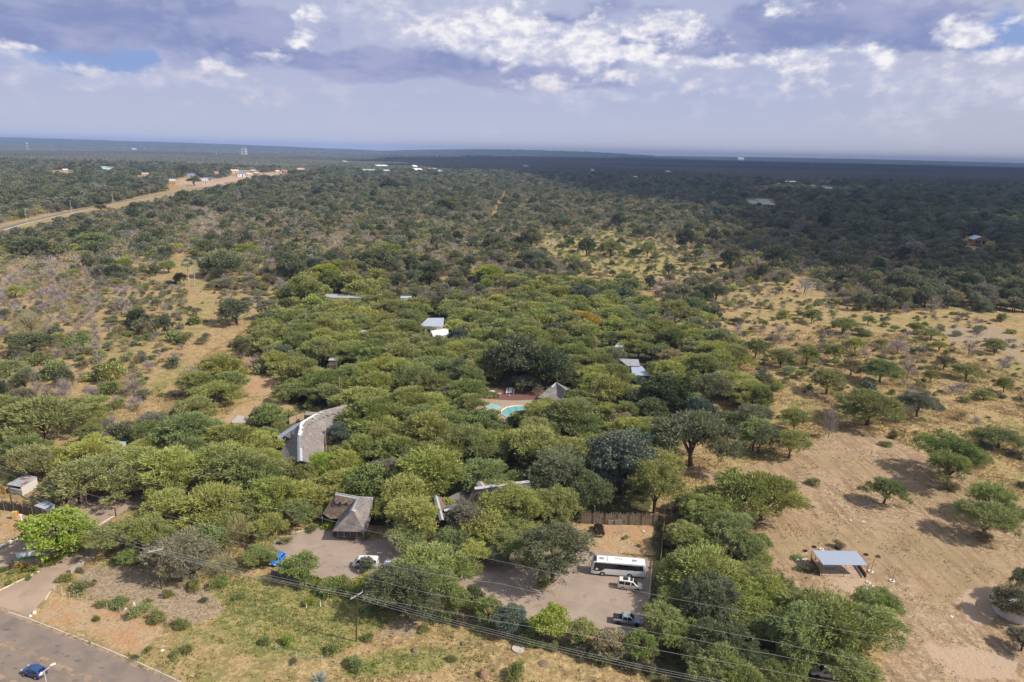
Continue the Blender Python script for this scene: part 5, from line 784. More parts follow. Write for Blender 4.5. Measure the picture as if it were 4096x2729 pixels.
# --- pools, terrace furniture
p = G(*q2(1914, 1043)); pe = empty('paddling_pool', (p[0], p[1], 0), label='round raised paddling pool with pale turquoise water', cat='pool'); NP = 28
def disc(r_, z_, m_, nm, par, sx=1.): mb = MB(); mb.poly([(sx*r_*math.cos(2*math.pi*k/NP), r_*math.sin(2*math.pi*k/NP)) for k in range(NP)], z_); return mb.build(nm, m_, par)
M_pool = mat('pool water', (.27, .48, .47), .08, var=.04, spec=.5, col2=(.38, .56, .54), thr=(.4, .6, .6)); M_pool2 = mat('deep pool water', (.12, .36, .38), .08, var=.05, spec=.5, col2=(.26, .48, .48), thr=(.4, .6, .4))
mb = MB(); pr_ = [(3.0, 0), (3.0, .55), (2.62, .55), (2.62, .3)]
for (ra_, za), (rb_, zb) in zip(pr_[:-1], pr_[1:]):
    A = [(ra_*math.cos(2*math.pi*k/NP), ra_*math.sin(2*math.pi*k/NP), za) for k in range(NP)]; B_ = [(rb_*math.cos(2*math.pi*k/NP), rb_*math.sin(2*math.pi*k/NP), zb) for k in range(NP)]; mb.add(A+B_, [(k, (k+1) % NP, NP+(k+1) % NP, NP+k) for k in range(NP)])
mb.build('rim', mat('pool coping', (.46, .33, .25), .9, scale=3), pe); disc(2.64, .42, M_pool, 'water', pe)
pe = empty('swimming_pool', label='free-form turquoise swimming pool partly under branches', cat='pool'); ring = [q2(1985, 1055), q2(2010, 1040), q2(2060, 1030), q2(2120, 1027), q2(2180, 1030), q2(2240, 1045), q2(2270, 1080), q2(2260, 1130), q2(2180, 1165), q2(2090, 1160), q2(2020, 1120), q2(1970, 1095), q2(1968, 1070)]
rw = [Vector(G(*r_)) for r_ in ring]; cc_ = sum(rw, Vector())/len(rw); mb = MB(); mb.poly([(r_.x, r_.y) for r_ in rw], .06); mb.build('water', M_pool2, pe); mb = MB(); mb.tube([(r_.x, r_.y, .05) for r_ in rw+[rw[0]]], .22, 6); mb.build('rim', mat('white coping', (.66, .60, .54), .9), pe)
# dining table and chairs
def chair(x, y, rz, lb, grp, par=None):
    e = empty('garden_chair', (x, y, 0), rz, label=lb, cat='chair', group=grp); mb = MB(); mb.box((0, 0, .44), (.55, .5, .06)); mb.build('seat', M_white, e); mb = MB(); mb.box((0, .24, .72), (.55, .06, .55)); mb.build('backrest', M_white, e)
    for dx in (-.22, .22):
        for dy in (-.2, .2): mb = MB(); mb.box((dx, dy, .21), (.05, .05, .42)); mb.build('leg', M_white, e)
a, b_ = Vector(G(*q2(2036, 945))), Vector(G(*q2(2048, 893))); d = b_-a; c_ = (a+b_)/2; e = empty('dining_table', (c_.x, c_.y, 0), math.atan2(d.y, d.x), label='long white dining table lined with chairs on the red terrace', cat='table'); mb = MB(); mb.box((0, 0, .74), (d.length*.75, 1.2, .06)); mb.build('tabletop', M_white, e)
for dx in (-.35, 0, .35):
    for dy in (-.4, .4): mb = MB(); mb.box((dx*d.length, dy, .355), (.08, .08, .71)); mb.build('leg', M_white, e)
for s_ in (-1, 1):
    for k in range(7):
        q_ = c_+d.normalized()*(-.32+k*.107)*d.length+Vector((d.y, -d.x, 0)).normalized()*s_*1.15; chair(q_.x, q_.y, math.atan2(d.y, d.x)+(0 if s_ < 0 else math.pi), f"{ORD[k]} white chair from the near end on the table's {'left' if s_ < 0 else 'right'} side", 'white chairs along the dining table')
q_ = a-d.normalized()*1.2; chair(q_.x, q_.y, math.atan2(d.y, d.x)+math.pi/2, 'white chair alone at the near head of the long table', 'white chairs along the dining table')
for (x, y, lb) in ((1863, 965, 'left brick gate pillar with a white globe lamp by the pool steps'), (1960, 962, 'right brick gate pillar with a white globe lamp by the pool steps')):
    p = G(*q2(x, y)); e = empty('lamp_pillar', (p[0], p[1], 0), label=lb, cat='pillar', group='pillars by the pool steps'); mb = MB(); mb.box((0, 0, .7), (.6, .6, 1.4)); mb.build('pier', mat('yellow brick', (.45, .34, .22), .95), e); mb = MB(); mb.tube([(0, 0, 1.4), (0, 0, 1.5), (0, 0, 1.62), (0, 0, 1.75)], [.08, .2, .2, .06], 8); mb.build('globe', M_white, e, smooth=True)
for (x, y, lb, s_, zr) in ((1890, 928, 'white ping-pong table left of the long dining table', (2.6, 1.4, .06), .15), (1945, 945, 'grey serving table with plates behind the right pillar', (2.2, 1.1, .06), 0.)):
    p = G(*q2(x, y)); e = empty('table', (p[0], p[1], 0), zr, label=lb, cat='table'); mb = MB(); mb.box((0, 0, .76), s_); mb.build('tabletop', M_white if 'ping' in lb else M_zinc, e)
    for dx in (-.8, .8): mb = MB(); mb.box((dx, 0, .37), (.08, .8, .72)); mb.build('leg', M_steel, e)
p = G(*q2(1860, 1062)); e = empty('sun_lounger', (p[0], p[1], 0), .3, label='white sun lounger left of the paddling pool', cat='lounger'); mb = MB(); mb.box((0, 0, .35), (1.9, .7, .1)); mb.build('seat', M_white, e); mb = MB(); mb.box((-.8, 0, .6), (.1, .7, .5)); mb.build('backrest', M_white, e)
for (x, y, tn) in ((1886, 960, 0), (1918, 958, 0)): put('bush', q2(x, y), 26*.51, 'lime')
# --- house on stilts, sage roofed house
e = empty('stilt_house', label='ochre timber house on stilts with a bright blue-grey roof', cat='house'); bp = V3(3893, 984, 0); rp = V3(3944, 986, 0); dx = (rp-bp).normalized(); wd_ = (rp-bp).length; dy = Vector((-dx.y, dx.x, 0)); z0 = 2.; z1 = z0+5.; zr = z1+3.
O = bp; dp_ = 13.; mb = MB(); c_ = O+dx*wd_/2+dy*dp_/2; mb.box((c_.x, c_.y, (z0+z1)/2), (wd_, dp_, z1-z0), math.atan2(dx.y, dx.x)); M_log = mat('ochre boards', (.46, .25, .09), .85, scale=2, col2=(.30, .14, .07), thr=(.45, .55, 1)); mb.build('wall', M_log, e)
mb = MB(); a, b_ = O+Vector((0, 0, z1)), O+dx*wd_+Vector((0, 0, z1)); r_ = O+dx*wd_/2+Vector((0, 0, zr)); mb.add([a, b_, r_], [(0, 1, 2)]); mb.build('gable', M_log, e)
mb = MB(); ov = -dy*1.5; el_ = O-dx*1.6+Vector((0, 0, z1-.4)); er_ = O+dx*(wd_+1.6)+Vector((0, 0, z1-.4)); mb.add([el_+ov, r_+ov, r_+dy*dp_*1.1, el_+dy*dp_*.75, r_+ov, er_+ov, er_+dy*dp_, r_+dy*dp_*1.1], [(0, 1, 2, 3), (4, 5, 6, 7)]); o = mb.build('roof', mat('pale blue steel', (.52, .60, .76), .5), e); s_ = o.modifiers.new('s', 'SOLIDIFY'); s_.thickness = .2
for t in (.2, .42, .75): q_ = O+dx*wd_*t-dy*.06; mb = MB(); mb.box((q_.x, q_.y, z0+2.), (1.9, .12, 3.2), math.atan2(dx.y, dx.x)); mb.build('window', M_glassd, e)
for t in (0, .25, .5, .75, 1):
    for u in (0, .5, 1): q_ = O+dx*wd_*t+dy*dp_*u; mb = MB(); mb.box((q_.x, q_.y, z0/2), (.3, .3, z0)); mb.build('stilt', M_wood, e)
q_ = O+dx*wd_*.45-dy*2; mb = MB(); mb.box((q_.x, q_.y, z0-.15), (wd_*1.05, 4, .25), math.atan2(dx.y, dx.x)); mb.build('deck', M_wood, e)
for nm, lb, cr, z_ in (('farmhouse', 'large sage green metal roof at the edge of the shaded woods', [(3052, 818), (3106, 821), (3067, 797), (3020, 796)], 8.), ('farmhouse_annex', 'lower green roof with a skylight left of the large one', [(3010, 817), (3040, 811), (3019, 803), (2987, 802)], 7.)):
    shed(nm, lb, 'house', [(a, b_, z_) for a, b_ in cr], M_greenm, M_wallc, 3, k=.8, thick=.25)
for k, (nm, lb, cr, z_, rm, wm) in enumerate((('pale_roof', 'slim grey roof right of the sage green house', [(3212, 822), (3218, 826), (3196, 815), (3186, 815)], 6., M_zinc, M_block), ('turquoise_roof', 'long turquoise roof deep in the shaded woods', [(3284, 752), (3346, 762), (3344, 752), (3284, 744)], 7, mat('turquoise sheet', (.30, .55, .58), .6), M_wallc), ('white_gable', 'small white gabled roof left of the turquoise roof', [(3246, 749), (3264, 749), (3262, 741), (3250, 741)], 7, M_white, M_wallc),
    ('ruin', 'long unroofed grey walls in the shaded woods', [(3142, 735), (3196, 735), (3192, 723), (3140, 722)], 6, M_conc, M_terr))):
    shed(nm, lb, 'building', [(a, b_, z_) for a, b_ in cr], rm, wm, 0, thick=.25)
# --- far village: wall box, roof with overhang, door and windows
def farhouse(x0, x1, yt, yb, wall, roof, lb, hip=False, hr=.35):
    a, b_ = V3(x0, yb, 0), V3(x1, yb, 0); wd = (b_-a).length; hgt = (yb-yt)/FPX*((a-Vector(CP))@Vector(fv)); d = (b_-a).normalized(); e = empty('village_house', ((a.x+b_.x)/2, (a.y+b_.y)/2, 0), math.atan2(d.y, d.x), label=lb, cat='house', group='houses of the village along the far road')
    dp = min(max(wd*.6, 8), 16); hw = hgt*(1-hr); mb = MB(); mb.box((0, dp/2, hw/2), (wd*.94, dp, hw)); mb.build('wall', wall, e); mb = MB()
    if hip: mb.add([(-wd/2, -.8, hw), (wd/2, -.8, hw), (wd/2, dp+.8, hw), (-wd/2, dp+.8, hw), (0, dp/2, hgt)], [(0, 1, 4), (1, 2, 4), (2, 3, 4), (3, 0, 4), (3, 2, 1, 0)])
    else: mb.add([(-wd/2, -.6, hw+.02), (wd/2, -.6, hw+.02), (wd/2, dp+.6, hgt), (-wd/2, dp+.6, hgt), (-wd/2, -.6, hw+.4), (wd/2, -.6, hw+.4), (wd/2, dp+.6, hgt+.4), (-wd/2, dp+.6, hgt+.4)], [(3, 2, 1, 0), (4, 5, 6, 7), (0, 1, 5, 4), (1, 2, 6, 5), (2, 3, 7, 6), (3, 0, 4, 7)])
    mb.build('roof', roof, e)
    for t, s_ in ((-.3, 1), (.3, 1), (.02, 0)): mb = MB(); mb.box((t*wd, -.05, hw*(.55 if s_ else .4)), (wd*.1, .15, hw*(.35 if s_ else .75))); mb.build('window' if s_ else 'door', M_glassd, e)
M_yel = mat('yellow house paint', (.66, .52, .30), .9); M_brown = mat('brown sheet', (.30, .20, .15), .8); M_turq = mat('turquoise roof', (.25, .58, .52), .7); M_pink = mat('pinkish plaster', (.52, .36, .28), .9); M_greyr = mat('grey roof', (.42, .44, .47), .7)
for F_, x0, x1, yt, yb, w_, r_, hip, lb in (
  (F2, 965, 1070, 402, 445, M_yel, M_yel, 0, 'bright yellow house just behind the blue hipped roof'), (F2, 1040, 1175, 438, 488, M_white, M_bluem, 1, 'white house with a pointed blue hipped roof'), (F2, 375, 475, 458, 505, M_wallc, M_bluem, 0, 'cream house with a dull blue roof left of the village'), (F2, 730, 802, 425, 458, M_yel, M_brown, 0, 'small cream house among trees above the roadside oak'),
  (F2, 1560, 1612, 410, 445, M_yel, M_yel, 0, 'little yellow house beside a lime tree'), (F2, 1655, 1722, 402, 448, M_terr, M_brown, 0, 'unfinished red brick house by a street pole'), (F2, 1860, 1958, 383, 425, M_pink, M_pink, 0, 'pinkish house near the end of the village'), (F2, 1225, 1297, 403, 438, M_terr, M_greyr, 0, 'brown house with a flat grey roof behind the village'),
  (F2, 1270, 1337, 435, 470, M_terr, M_greyr, 0, 'orange walled house with a grey roof by the street pole'), (F2, 1170, 1243, 447, 492, M_wallc, M_wallc, 0, 'cream cube house right of the blue hipped roof'), (F2, 565, 655, 533, 592, M_wallc, M_greyr, 0, 'cream roadside house with a pale roof'), (F2, 130, 215, 530, 605, M_orange, M_greyr, 0, 'orange house with a metal porch at the road bend'),
  (F2, 2208, 2255, 384, 415, M_conc, M_greyr, 0, 'small grey house near the last street pole'), (F2, 585, 700, 515, 535, M_conc, M_greyr, 0, 'low grey roof behind the cream roadside house'), (F1, 1350, 1445, 358, 395, M_pink, M_greyr, 0, 'grey roofed house behind the turquoise roof'), (F1, 1385, 1497, 380, 425, M_turq, M_turq, 0, 'turquoise roofed building in the left woods'),
  (F1, 1460, 1562, 362, 395, M_pink, M_brown, 0, 'brown roofed house right of the turquoise roof'), (F1, 1795, 1882, 500, 545, M_terr, M_bluem, 0, 'brick house with a blue-grey roof left of the village'), (F1, 1912, 2008, 445, 490, M_wallc, M_pink, 0, 'cream house with a pink roof among the trees'), (F1, 88, 200, 388, 418, M_white, M_greenm, 0, 'white house with a green roof at the far left'),
  (F1, 845, 925, 393, 418, M_yel, M_white, 0, 'pale yellow house at the back of the orange clearing'), (F3, 700, 850, 338, 368, M_white, M_white, 0, 'long white building in the centre of the woods'), (F3, 500, 695, 398, 435, M_greyr, M_greyr, 0, 'very long grey roof before the central woods'), (F3, 803, 882, 403, 445, M_greyr, M_greyr, 0, 'grey roof right of the very long one'),
  (F3, 1190, 1250, 343, 385, M_greyr, M_white, 0, 'grey and white house beneath dark trees'), (F3, 1213, 1318, 386, 430, M_white, M_white, 0, 'white walled house below the grey and white one'), (F3, 1420, 1517, 386, 410, M_white, M_white, 0, 'low white house right of centre'), (F3, 1512, 1592, 403, 450, M_terr, M_greyr, 1, 'brick house with a grey hipped roof beside a yellow bush'),
  (F3, 253, 308, 282, 308, M_white, M_greyr, 0, 'white house behind the last street poles'), (s3, 1150, 1182, 398, 424, M_white, M_white, 0, 'tiny white house with a dark doorway in the shaded woods'), (s3, 1430, 1462, 350, 368, M_white, M_white, 0, 'tiny pale roof far in the shaded woods'), (s3, 213, 247, 302, 324, M_greyr, M_greyr, 0, 'small grey roof before the dark tree line'),
  (s3, 785, 812, 336, 366, M_greyr, M_greyr, 0, 'pair of grey gables in the dark tree line'), (s3, 2036, 2088, 236, 266, M_greyr, M_greyr, 0, 'pale grey block on the far right skyline'), (F1, 1783, 1842, 113, 140, M_greyr, M_greyr, 0, 'pale block on the far left plain'), (s2, 1893, 1920, 150, 165, M_pink, M_white, 0, 'tiny pink villa on the distant ridge')):
    farhouse(F_(x0, 0)[0], F_(x1, 0)[0], F_(0, yt)[1], F_(0, yb)[1]+2, w_, r_, lb, hip)
for (pts, lb, h) in (([F2(880, 585), F2(960, 578), F2(1045, 565)], 'low brick yard wall beside the far road', 3.), ([F2(1180, 545), F2(1280, 530), F2(1400, 512)], 'pale yard wall right of the blue roofed house', 3.2), ([F2(1400, 505), F2(1560, 492), F2(1700, 478)], 'orange yard wall below the brick house', 3.5)):
    kerbline(pts, .5, h, lb, 'yard_wall', M_terr, 'wall')
# ---------------------------------------------------------------- plants: the nearest of each kind as things, the rest as one woodland
LM = [('the white coach', c3(820, 850)), ('the blue hatchback on the paving', c2(205, 760)), ('the parked silver pickup', c3(870, 1190)), ('the thatched gatehouse', c2(700, 520)), ('the wing-shaped thatched roof', q2(450, 1300)), ('the round paddling pool', q2(1915, 1050)), ('the steel-roofed open shelter', c4(640, 800)), ('the rust-patched block shed', c1(150, 230)),
      ('the far power pole', c1(1113, 925)), ('the near power pole', c2(732, 1287)), ('the round concrete cover', c2(1850, 1340)), ('the white minibus', c2(790, 780)), ('the black off-roader', c3(685, 560)), ('the long low hall roof', c2(1750, 330)), ('the grey hipped metal roof', q3(1010, 690)), ('the small stone kiosk', q3(1605, 1090)), ('the tilted grey roof', q2(1430, 380)),
      ('the long pale roof', q2(750, 170)), ('the tiny timber shed', q2(650, 670)), ('the twin palms', s1(1630, 1310)), ('the white dead tree', s4(480, 1340)), ('the little silver snag', q4(630, 1370)), ('the stilted timber house', s4(1940, 1000)), ('the sage green roof', s3(2230, 640)), ('the grey courtyard wall', q1(1880, 1140)), ('the blue sheet roof', q1(920, 1350)),
      ('the fan palm', q3(840, 450)), ('the domed hut on the right', c4(1850, 1100)), ('the lit street pole by the road bend', s1(612, 708)), ('the lone street pole in the grass', s1(230, 795)), ('the blue car on the road', c1(250, 1520)), ('the goalpost with a tyre', c4(985, 870)), ('the rocky bare patch', q4(1750, 480)), ('the termite mound', c2(1605, 1520)), ('the yellow crowned tree', q3(640, 420)), ('the corner of the orange yard', q1(1800, 1050)), ('the grassy clearing', s3(500, 950)), ('the pale grass corridor', q1(1300, 700)), ('the grey thicket', q1(300, 200)), ('the shaded wood', (3300, 1050)), ('the sandy turning circle', c4(1600, 1000))]
LMX = np.array([G(*p)[:2] for _, p in LM])
KNAME = {'acacia': ('acacia_tree', 'acacia', 'flat-topped acacia'), 'thorn': ('thorn_tree', 'thorn tree', 'feathery thorn tree'), 'broad': ('broadleaf_tree', 'tree', 'round leafy tree'), 'bush': ('bush', 'bush', 'bush'), 'bare': ('bare_shrub', 'shrub', 'twiggy shrub')}
GRP = {'acacia': 'flat-topped acacias of the savanna', 'thorn': 'feathery thorn trees of the savanna', 'broad': 'round leafy trees of the savanna', 'bush': 'bushes scattered over the savanna', 'bare': 'dry twiggy shrubs of the savanna'}
xs = np.array([p[1] for p in PL]); ys = np.array([p[2] for p in PL]); ws = np.array([p[3] for p in PL])
pxx, pyy, dep = Pj(xs, ys, 2.); infr = (pxx > -30) & (pxx < W+30) & (pyy < HH+60)
size = ws/dep; rest = []; perkind = {}
for k in KD:
    ii = [i for i in range(len(PL)) if PL[i][0] == k and infr[i]]; ii.sort(key=lambda i: (not PL[i][7], -size[i])); lim = 290
    perkind[k] = ii[:lim]
things = set(i for v in perkind.values() for i in v)
keyed = {}
for k, ii in perkind.items():
    for i in ii:
        d_ = np.hypot(LMX[:, 0]-xs[i], LMX[:, 1]-ys[i]); j = int(np.argmin(d_)); lx, ly, _ = Pj(LMX[j:j+1, 0], LMX[j:j+1, 1], 0); sx = pxx[i]-lx[0]; sy = (pyy[i]-ly[0])*2.2
        dr = ('right of' if sx > 0 else 'left of') if abs(sx) > abs(sy) else ('in front of' if sy > 0 else 'behind')
        keyed.setdefault((k, PL[i][5], j, dr), []).append((d_[j], i))
label = {}
for (k, t, j, dr), l_ in keyed.items():
    l_.sort()
    for r_, (_, i) in enumerate(l_):
        w_ = WORD[t]; nm = KNAME[k][2]
        if k == 'bare' and t == 'bare': w_ = 'leafless grey'
        lead = '' if len(l_) == 1 else (('nearest ' if r_ == 0 else ordw(r_)+' nearest '))
        label[i] = f"{lead}{w_} {nm} {dr} {LM[j][0]}"
        if len(label[i].split()) > 16: label[i] = label[i].replace('feathery ', '').replace('the lone ', 'the ').replace('the lit ', 'the ')
cnt = {}
for i in sorted(things, key=lambda i: -size[i]):
    k, X, Y, w_, hk, t, v, hero = PL[i]; D = KD[k][0]; s_ = w_/D; d_ = dep[i]
    v = (cnt.setdefault(k, 0) if v is None else v) % NV[k]; cnt[k] = cnt.get(k, 0)+rnd.choice((1, 1, 2, 3))
    big = w_*683/d_ > 22 or d_ < 230; cm, tm = PR[k, 0 if big else 1, v]
    e = empty(KNAME[k][0], (X, Y, 0), rnd.uniform(0, 6.28), label=label[i], cat=KNAME[k][1], group=GRP[k]); an = rnd.uniform(.84, 1.19) if k != 'bush' else rnd.uniform(.7, 1.35); e.scale = (s_*an, s_/an, s_*hk*rnd.uniform(.86, 1.22)); e.rotation_euler = (rnd.gauss(0, .05), rnd.gauss(0, .05), e.rotation_euler[2])
    c_ = link('crown', cm, e); tt = np.array(TINT[t])*rnd.uniform(.85, 1.12)*np.array([rnd.uniform(.93, 1.07), 1, rnd.uniform(.85, 1.15)]); c_['tint'] = [float(a) for a in tt]
    t_ = link('trunk', tm, e)
# ---- rest of the woodland: points carrying a plant each
rest = [i for i in range(len(PL)) if i not in things]
kinds_ = list(KD); combos = [(k, lod, v) for k in kinds_ for lod in (1, 2) for v in range(NV[k])]; cidx = {c_: n_ for n_, c_ in enumerate(combos)}
pv = []; pk = []; ps_ = []; pr_ = []; pt = []
for i in rest:
    k, X, Y, w_, hk, t, v, hero = PL[i]; d_ = math.hypot(X, Y); lod = 1 if d_ < 520 else 2; D = KD[k][0]; s_ = w_/D
    pv.append((X, Y, 0)); pk.append(cidx[k, lod, rnd.randrange(NV[k])]); an = rnd.uniform(.78, 1.28); ps_.append((s_*an, s_/an, s_*hk*rnd.uniform(.8, 1.25))); pr_.append(rnd.uniform(0, 6.28)); j_ = rnd.uniform(.82, 1.2); a = TINT[t]; pt.append((a[0]*j_*rnd.uniform(.92, 1.1), a[1]*j_, a[2]*j_*rnd.uniform(.85, 1.2)))
# far tiles: a square of forest repeated with turns out to the horizon
def tile(side, n_, wlo, whi, per, seed):
    g = np.random.default_rng(seed); V_ = []; F_ = []; b_ = 0; RN = []
    for t in range(n_):
        x, y = g.uniform(-side/2, side/2, 2); w_ = g.uniform(wlo, whi); h = w_*.55; d = unit(g.normal(size=(per, 3))); d[:, 2] = np.abs(d[:, 2])
        p = np.array([x, y, h*.35])+d*np.array([w_/2, w_/2, h*.62]); a = unit(np.cross(d, g.normal(size=(per, 3)))); b2 = np.cross(a, d); sz = w_*.34
        q_ = np.stack([p-a*sz-b2*sz*.4, p+b2*sz-a*sz*.3, p+a*sz+b2*sz*.3, p-b2*sz+a*sz*.2], 1).reshape(-1, 3); V_.append(q_); F_.append(np.arange(4*per).reshape(-1, 4)+b_); b_ += 4*per; RN.append(np.clip(g.random()*.7+g.random(per)*.3, 0, 1))
    m_ = npmesh('forest_tile', np.concatenate(V_), np.concatenate(F_), None, {'rn': ('FACE', np.concatenate(RN))}); m_.materials.append(M_leaf); return bpy.data.objects.new('forest tile', m_)
tiles = [tile(260, 900, 7, 13, 16, 1), tile(260, 900, 7, 13, 16, 2), tile(1500, 2600, 18, 34, 8, 3)]
gT = np.random.default_rng(4); NC = len(combos)
for x0 in np.arange(-6500, 6501, 250):
    for y0 in np.arange(2400, 8000, 250):
        if abs(x0) > .8*y0+250: continue
        pv.append((x0, y0+125, 0)); pk.append(NC+int(gT.integers(2))); ps_.append((1, 1, 1)); pr_.append(float(gT.integers(4))*math.pi/2); j_ = 1+.25*fbm(x0, y0, 900, 8); a = TINT['deep' if fbm(x0, y0, 1400, 31) > 0 else 'greyg']; pt.append(tuple(float(q_*j_*.8) for q_ in a))
for x0 in np.arange(-14000, 14001, 1400):
    for y0 in np.arange(8000, 15000, 1400):
        if abs(x0) > .8*y0+1400: continue
        pv.append((x0, y0+700, 0)); pk.append(NC+2); ps_.append((1, 1, 1)); pr_.append(float(gT.integers(4))*math.pi/2); j_ = 1+.2*fbm(x0, y0, 3000, 8); pt.append(tuple(float(q_*j_*.72) for q_ in TINT['greyg']))
wm_ = bpy.data.meshes.new('woodland'); wm_.vertices.add(len(pv)); wm_.vertices.foreach_set('co', np.array(pv, np.float32).ravel())
for nm, ty, arr in (('pk', 'INT', pk), ('sc', 'FLOAT_VECTOR', ps_), ('rz', 'FLOAT', pr_), ('tint', 'FLOAT_VECTOR', pt)):
    a = wm_.attributes.new(nm, ty, 'POINT'); a.data.foreach_set('vector' if 'VECTOR' in ty else 'value', np.array(arr, np.int32 if ty == 'INT' else np.float32).ravel())
wo = tag(link('woodland', wm_), 'far grey-green bush and woodland stretching to the horizon', 'woodland', kind='stuff')
ng = bpy.data.node_groups.new('scatter plants', 'GeometryNodeTree'); ng.interface.new_socket('Geometry', in_out='INPUT', socket_type='NodeSocketGeometry'); ng.interface.new_socket('Geometry', in_out='OUTPUT', socket_type='NodeSocketGeometry')
gi = ng.nodes.new('NodeGroupInput'); go = ng.nodes.new('NodeGroupOutput'); jn = ng.nodes.new('GeometryNodeJoinGeometry'); ng.links.new(jn.outputs[0], go.inputs[0])
def named(nm, ty):
    a = ng.nodes.new('GeometryNodeInputNamedAttribute'); a.data_type = ty; a.inputs[0].default_value = nm; return a.outputs[0]
aI, aS, aR = named('pk', 'INT'), named('sc', 'FLOAT_VECTOR'), named('rz', 'FLOAT'); cr_ = ng.nodes.new('ShaderNodeCombineXYZ'); ng.links.new(aR, cr_.inputs[2])
for n_, o in enumerate([PR[k, 'gn', lod, v] for (k, lod, v) in combos]+tiles):
    cmp = ng.nodes.new('FunctionNodeCompare'); cmp.data_type = 'INT'; cmp.operation = 'EQUAL'; ng.links.new(aI, cmp.inputs[2]); cmp.inputs[3].default_value = n_
    ob = ng.nodes.new('GeometryNodeObjectInfo'); ob.inputs[0].default_value = o; ob.inputs['As Instance'].default_value = True; ip = ng.nodes.new('GeometryNodeInstanceOnPoints')
    ng.links.new(gi.outputs[0], ip.inputs['Points']); ng.links.new(cmp.outputs[0], ip.inputs['Selection']); ng.links.new(ob.outputs['Geometry'], ip.inputs['Instance']); ng.links.new(cr_.outputs[0], ip.inputs['Rotation']); ng.links.new(aS, ip.inputs['Scale']); ng.links.new(ip.outputs[0], jn.inputs[0])
md = wo.modifiers.new('scatter', 'NODES'); md.node_group = ng
# ---------------------------------------------------------------- low wooded ridges along the horizon
def ridge(x0, x1, y, prof, name='hills'):
    n_ = 160; V_ = []; F_ = []
    for i in range(n_+1):
        t = i/n_; x = x0+(x1-x0)*t; h = prof(t)*(1+.05*vnoise(np.array(i*.9), np.array(3.), 5)); h = float(h)
        for j, (dy, k) in enumerate(((-2600, 0), (-1500, .55), (-500, .95), (0, 1.), (800, .9), (2500, 0))): V_.append((x, y+dy, max(h*k, 0)-2+(4*float(vnoise(np.array(i*2.3), np.array(j*3.1), 2)) if 0 < j < 5 else 0)))
    for i in range(n_):
        for j in range(5): a = i*6+j; F_.append((a, a+6, a+7, a+1))
    m_ = npmesh(name, V_, F_); m_.materials.append(M_ridge); tag(link(name, m_), kind='structure')
M_ridge = mat('wooded ridge', (.06, .085, .045), 1., var=.3, scale=.006, spec=.05)
ridge(-11000, 1600, 11000, lambda t: 128*(1-t)**.55*(1 if t < .8 else 1)*min(1, (1-t)*2.2)); ridge(-2900, 3500, 12800, lambda t: 112*math.sin(math.pi*min(1, t))**.8); ridge(1500, 14000, 14500, lambda t: 92*math.sin(math.pi*t)**.5)
# ---------------------------------------------------------------- poles, masts, wires, towers
def pole(name, label, base, top, rad, m_, cat, arms=None, group=None, stay=None):
    b_ = G(*base); bx, by = b_[0], b_[1]; lo_, hi_ = 1., 60.
    for _ in range(40):
        mid = (lo_+hi_)/2
        if Pj(np.array([bx]), np.array([by]), mid)[1][0] > top[1]: lo_ = mid
        else: hi_ = mid
    h = (lo_+hi_)/2; tw = Vector(G(top[0], top[1], h)); lean = Vector((tw.x-bx, 0, 0)); lean.x = max(-.12*h, min(.12*h, lean.x))
    e = empty(name, (bx, by, 0), label=label, cat=cat, group=group); mb = MB(); mb.tube([(0, 0, -.3), (lean.x*.5, 0, h*.5), (lean.x, 0, h)], [rad, rad*.85, rad*.7], 8); mb.build('pole', m_, e); return e, h, lean.x
for (bs_, tp, lb, yaw) in ((c1(1113, 925), c1(1075, 648), 'dark wooden power pole with double crossarms before the thorn trees', .5), (c2(732, 1287), c2(738, 958), 'dark wooden power pole with slanted crossarm in the front grass', .9)):
    e, h, lx = pole('power_pole', lb, bs_, tp, .14, M_pole, 'power pole', group='wooden power poles'); mb = MB()
    for dy_ in ((-.12, .12) if 'double' in lb else (0.,)): mb.box((lx-.1, dy_, h-.35), (2.6, .12, .14), yaw)
    mb.build('crossarm', M_conc, e)
    for k in (-1, 0, 1): mb = MB(); mb.tube([(lx+k*1.15*math.cos(yaw), k*1.15*math.sin(yaw), h-.28), (lx+k*1.15*math.cos(yaw), k*1.15*math.sin(yaw), h+.12)], .05, 6); mb.build('insulator', M_steel, e)
e, h, lx = pole('power_pole', 'leaning rusty pole with a slanting stay beside the block shed', c1(88, 378), c1(58, 215), .15, M_pole, 'power pole'); b_ = Vector(G(*c1(205, 318)))-Vector(G(*c1(88, 378))); mb = MB(); mb.tube([(lx*.9, 0, h*.92), (b_.x, b_.y, 0)], .11, 6); mb.build('stay', M_pole, e)
slb = ['lone street pole standing in the straw grass at far left', 'second street pole along the far road verge', 'third street pole along the far road verge', 'fourth street pole along the far road verge', 'fifth street pole before the orange house', 'street pole beside the cream roadside house', 'street pole left of the lime tree in the village', 'street pole in front of the red brick house', 'street pole before the pinkish house', 'street pole by the small grey house', 'short street pole left of the central woods', 'tall street pole left of the white house', 'small street pole beside the tall one', 'last street pole before the dark trees']
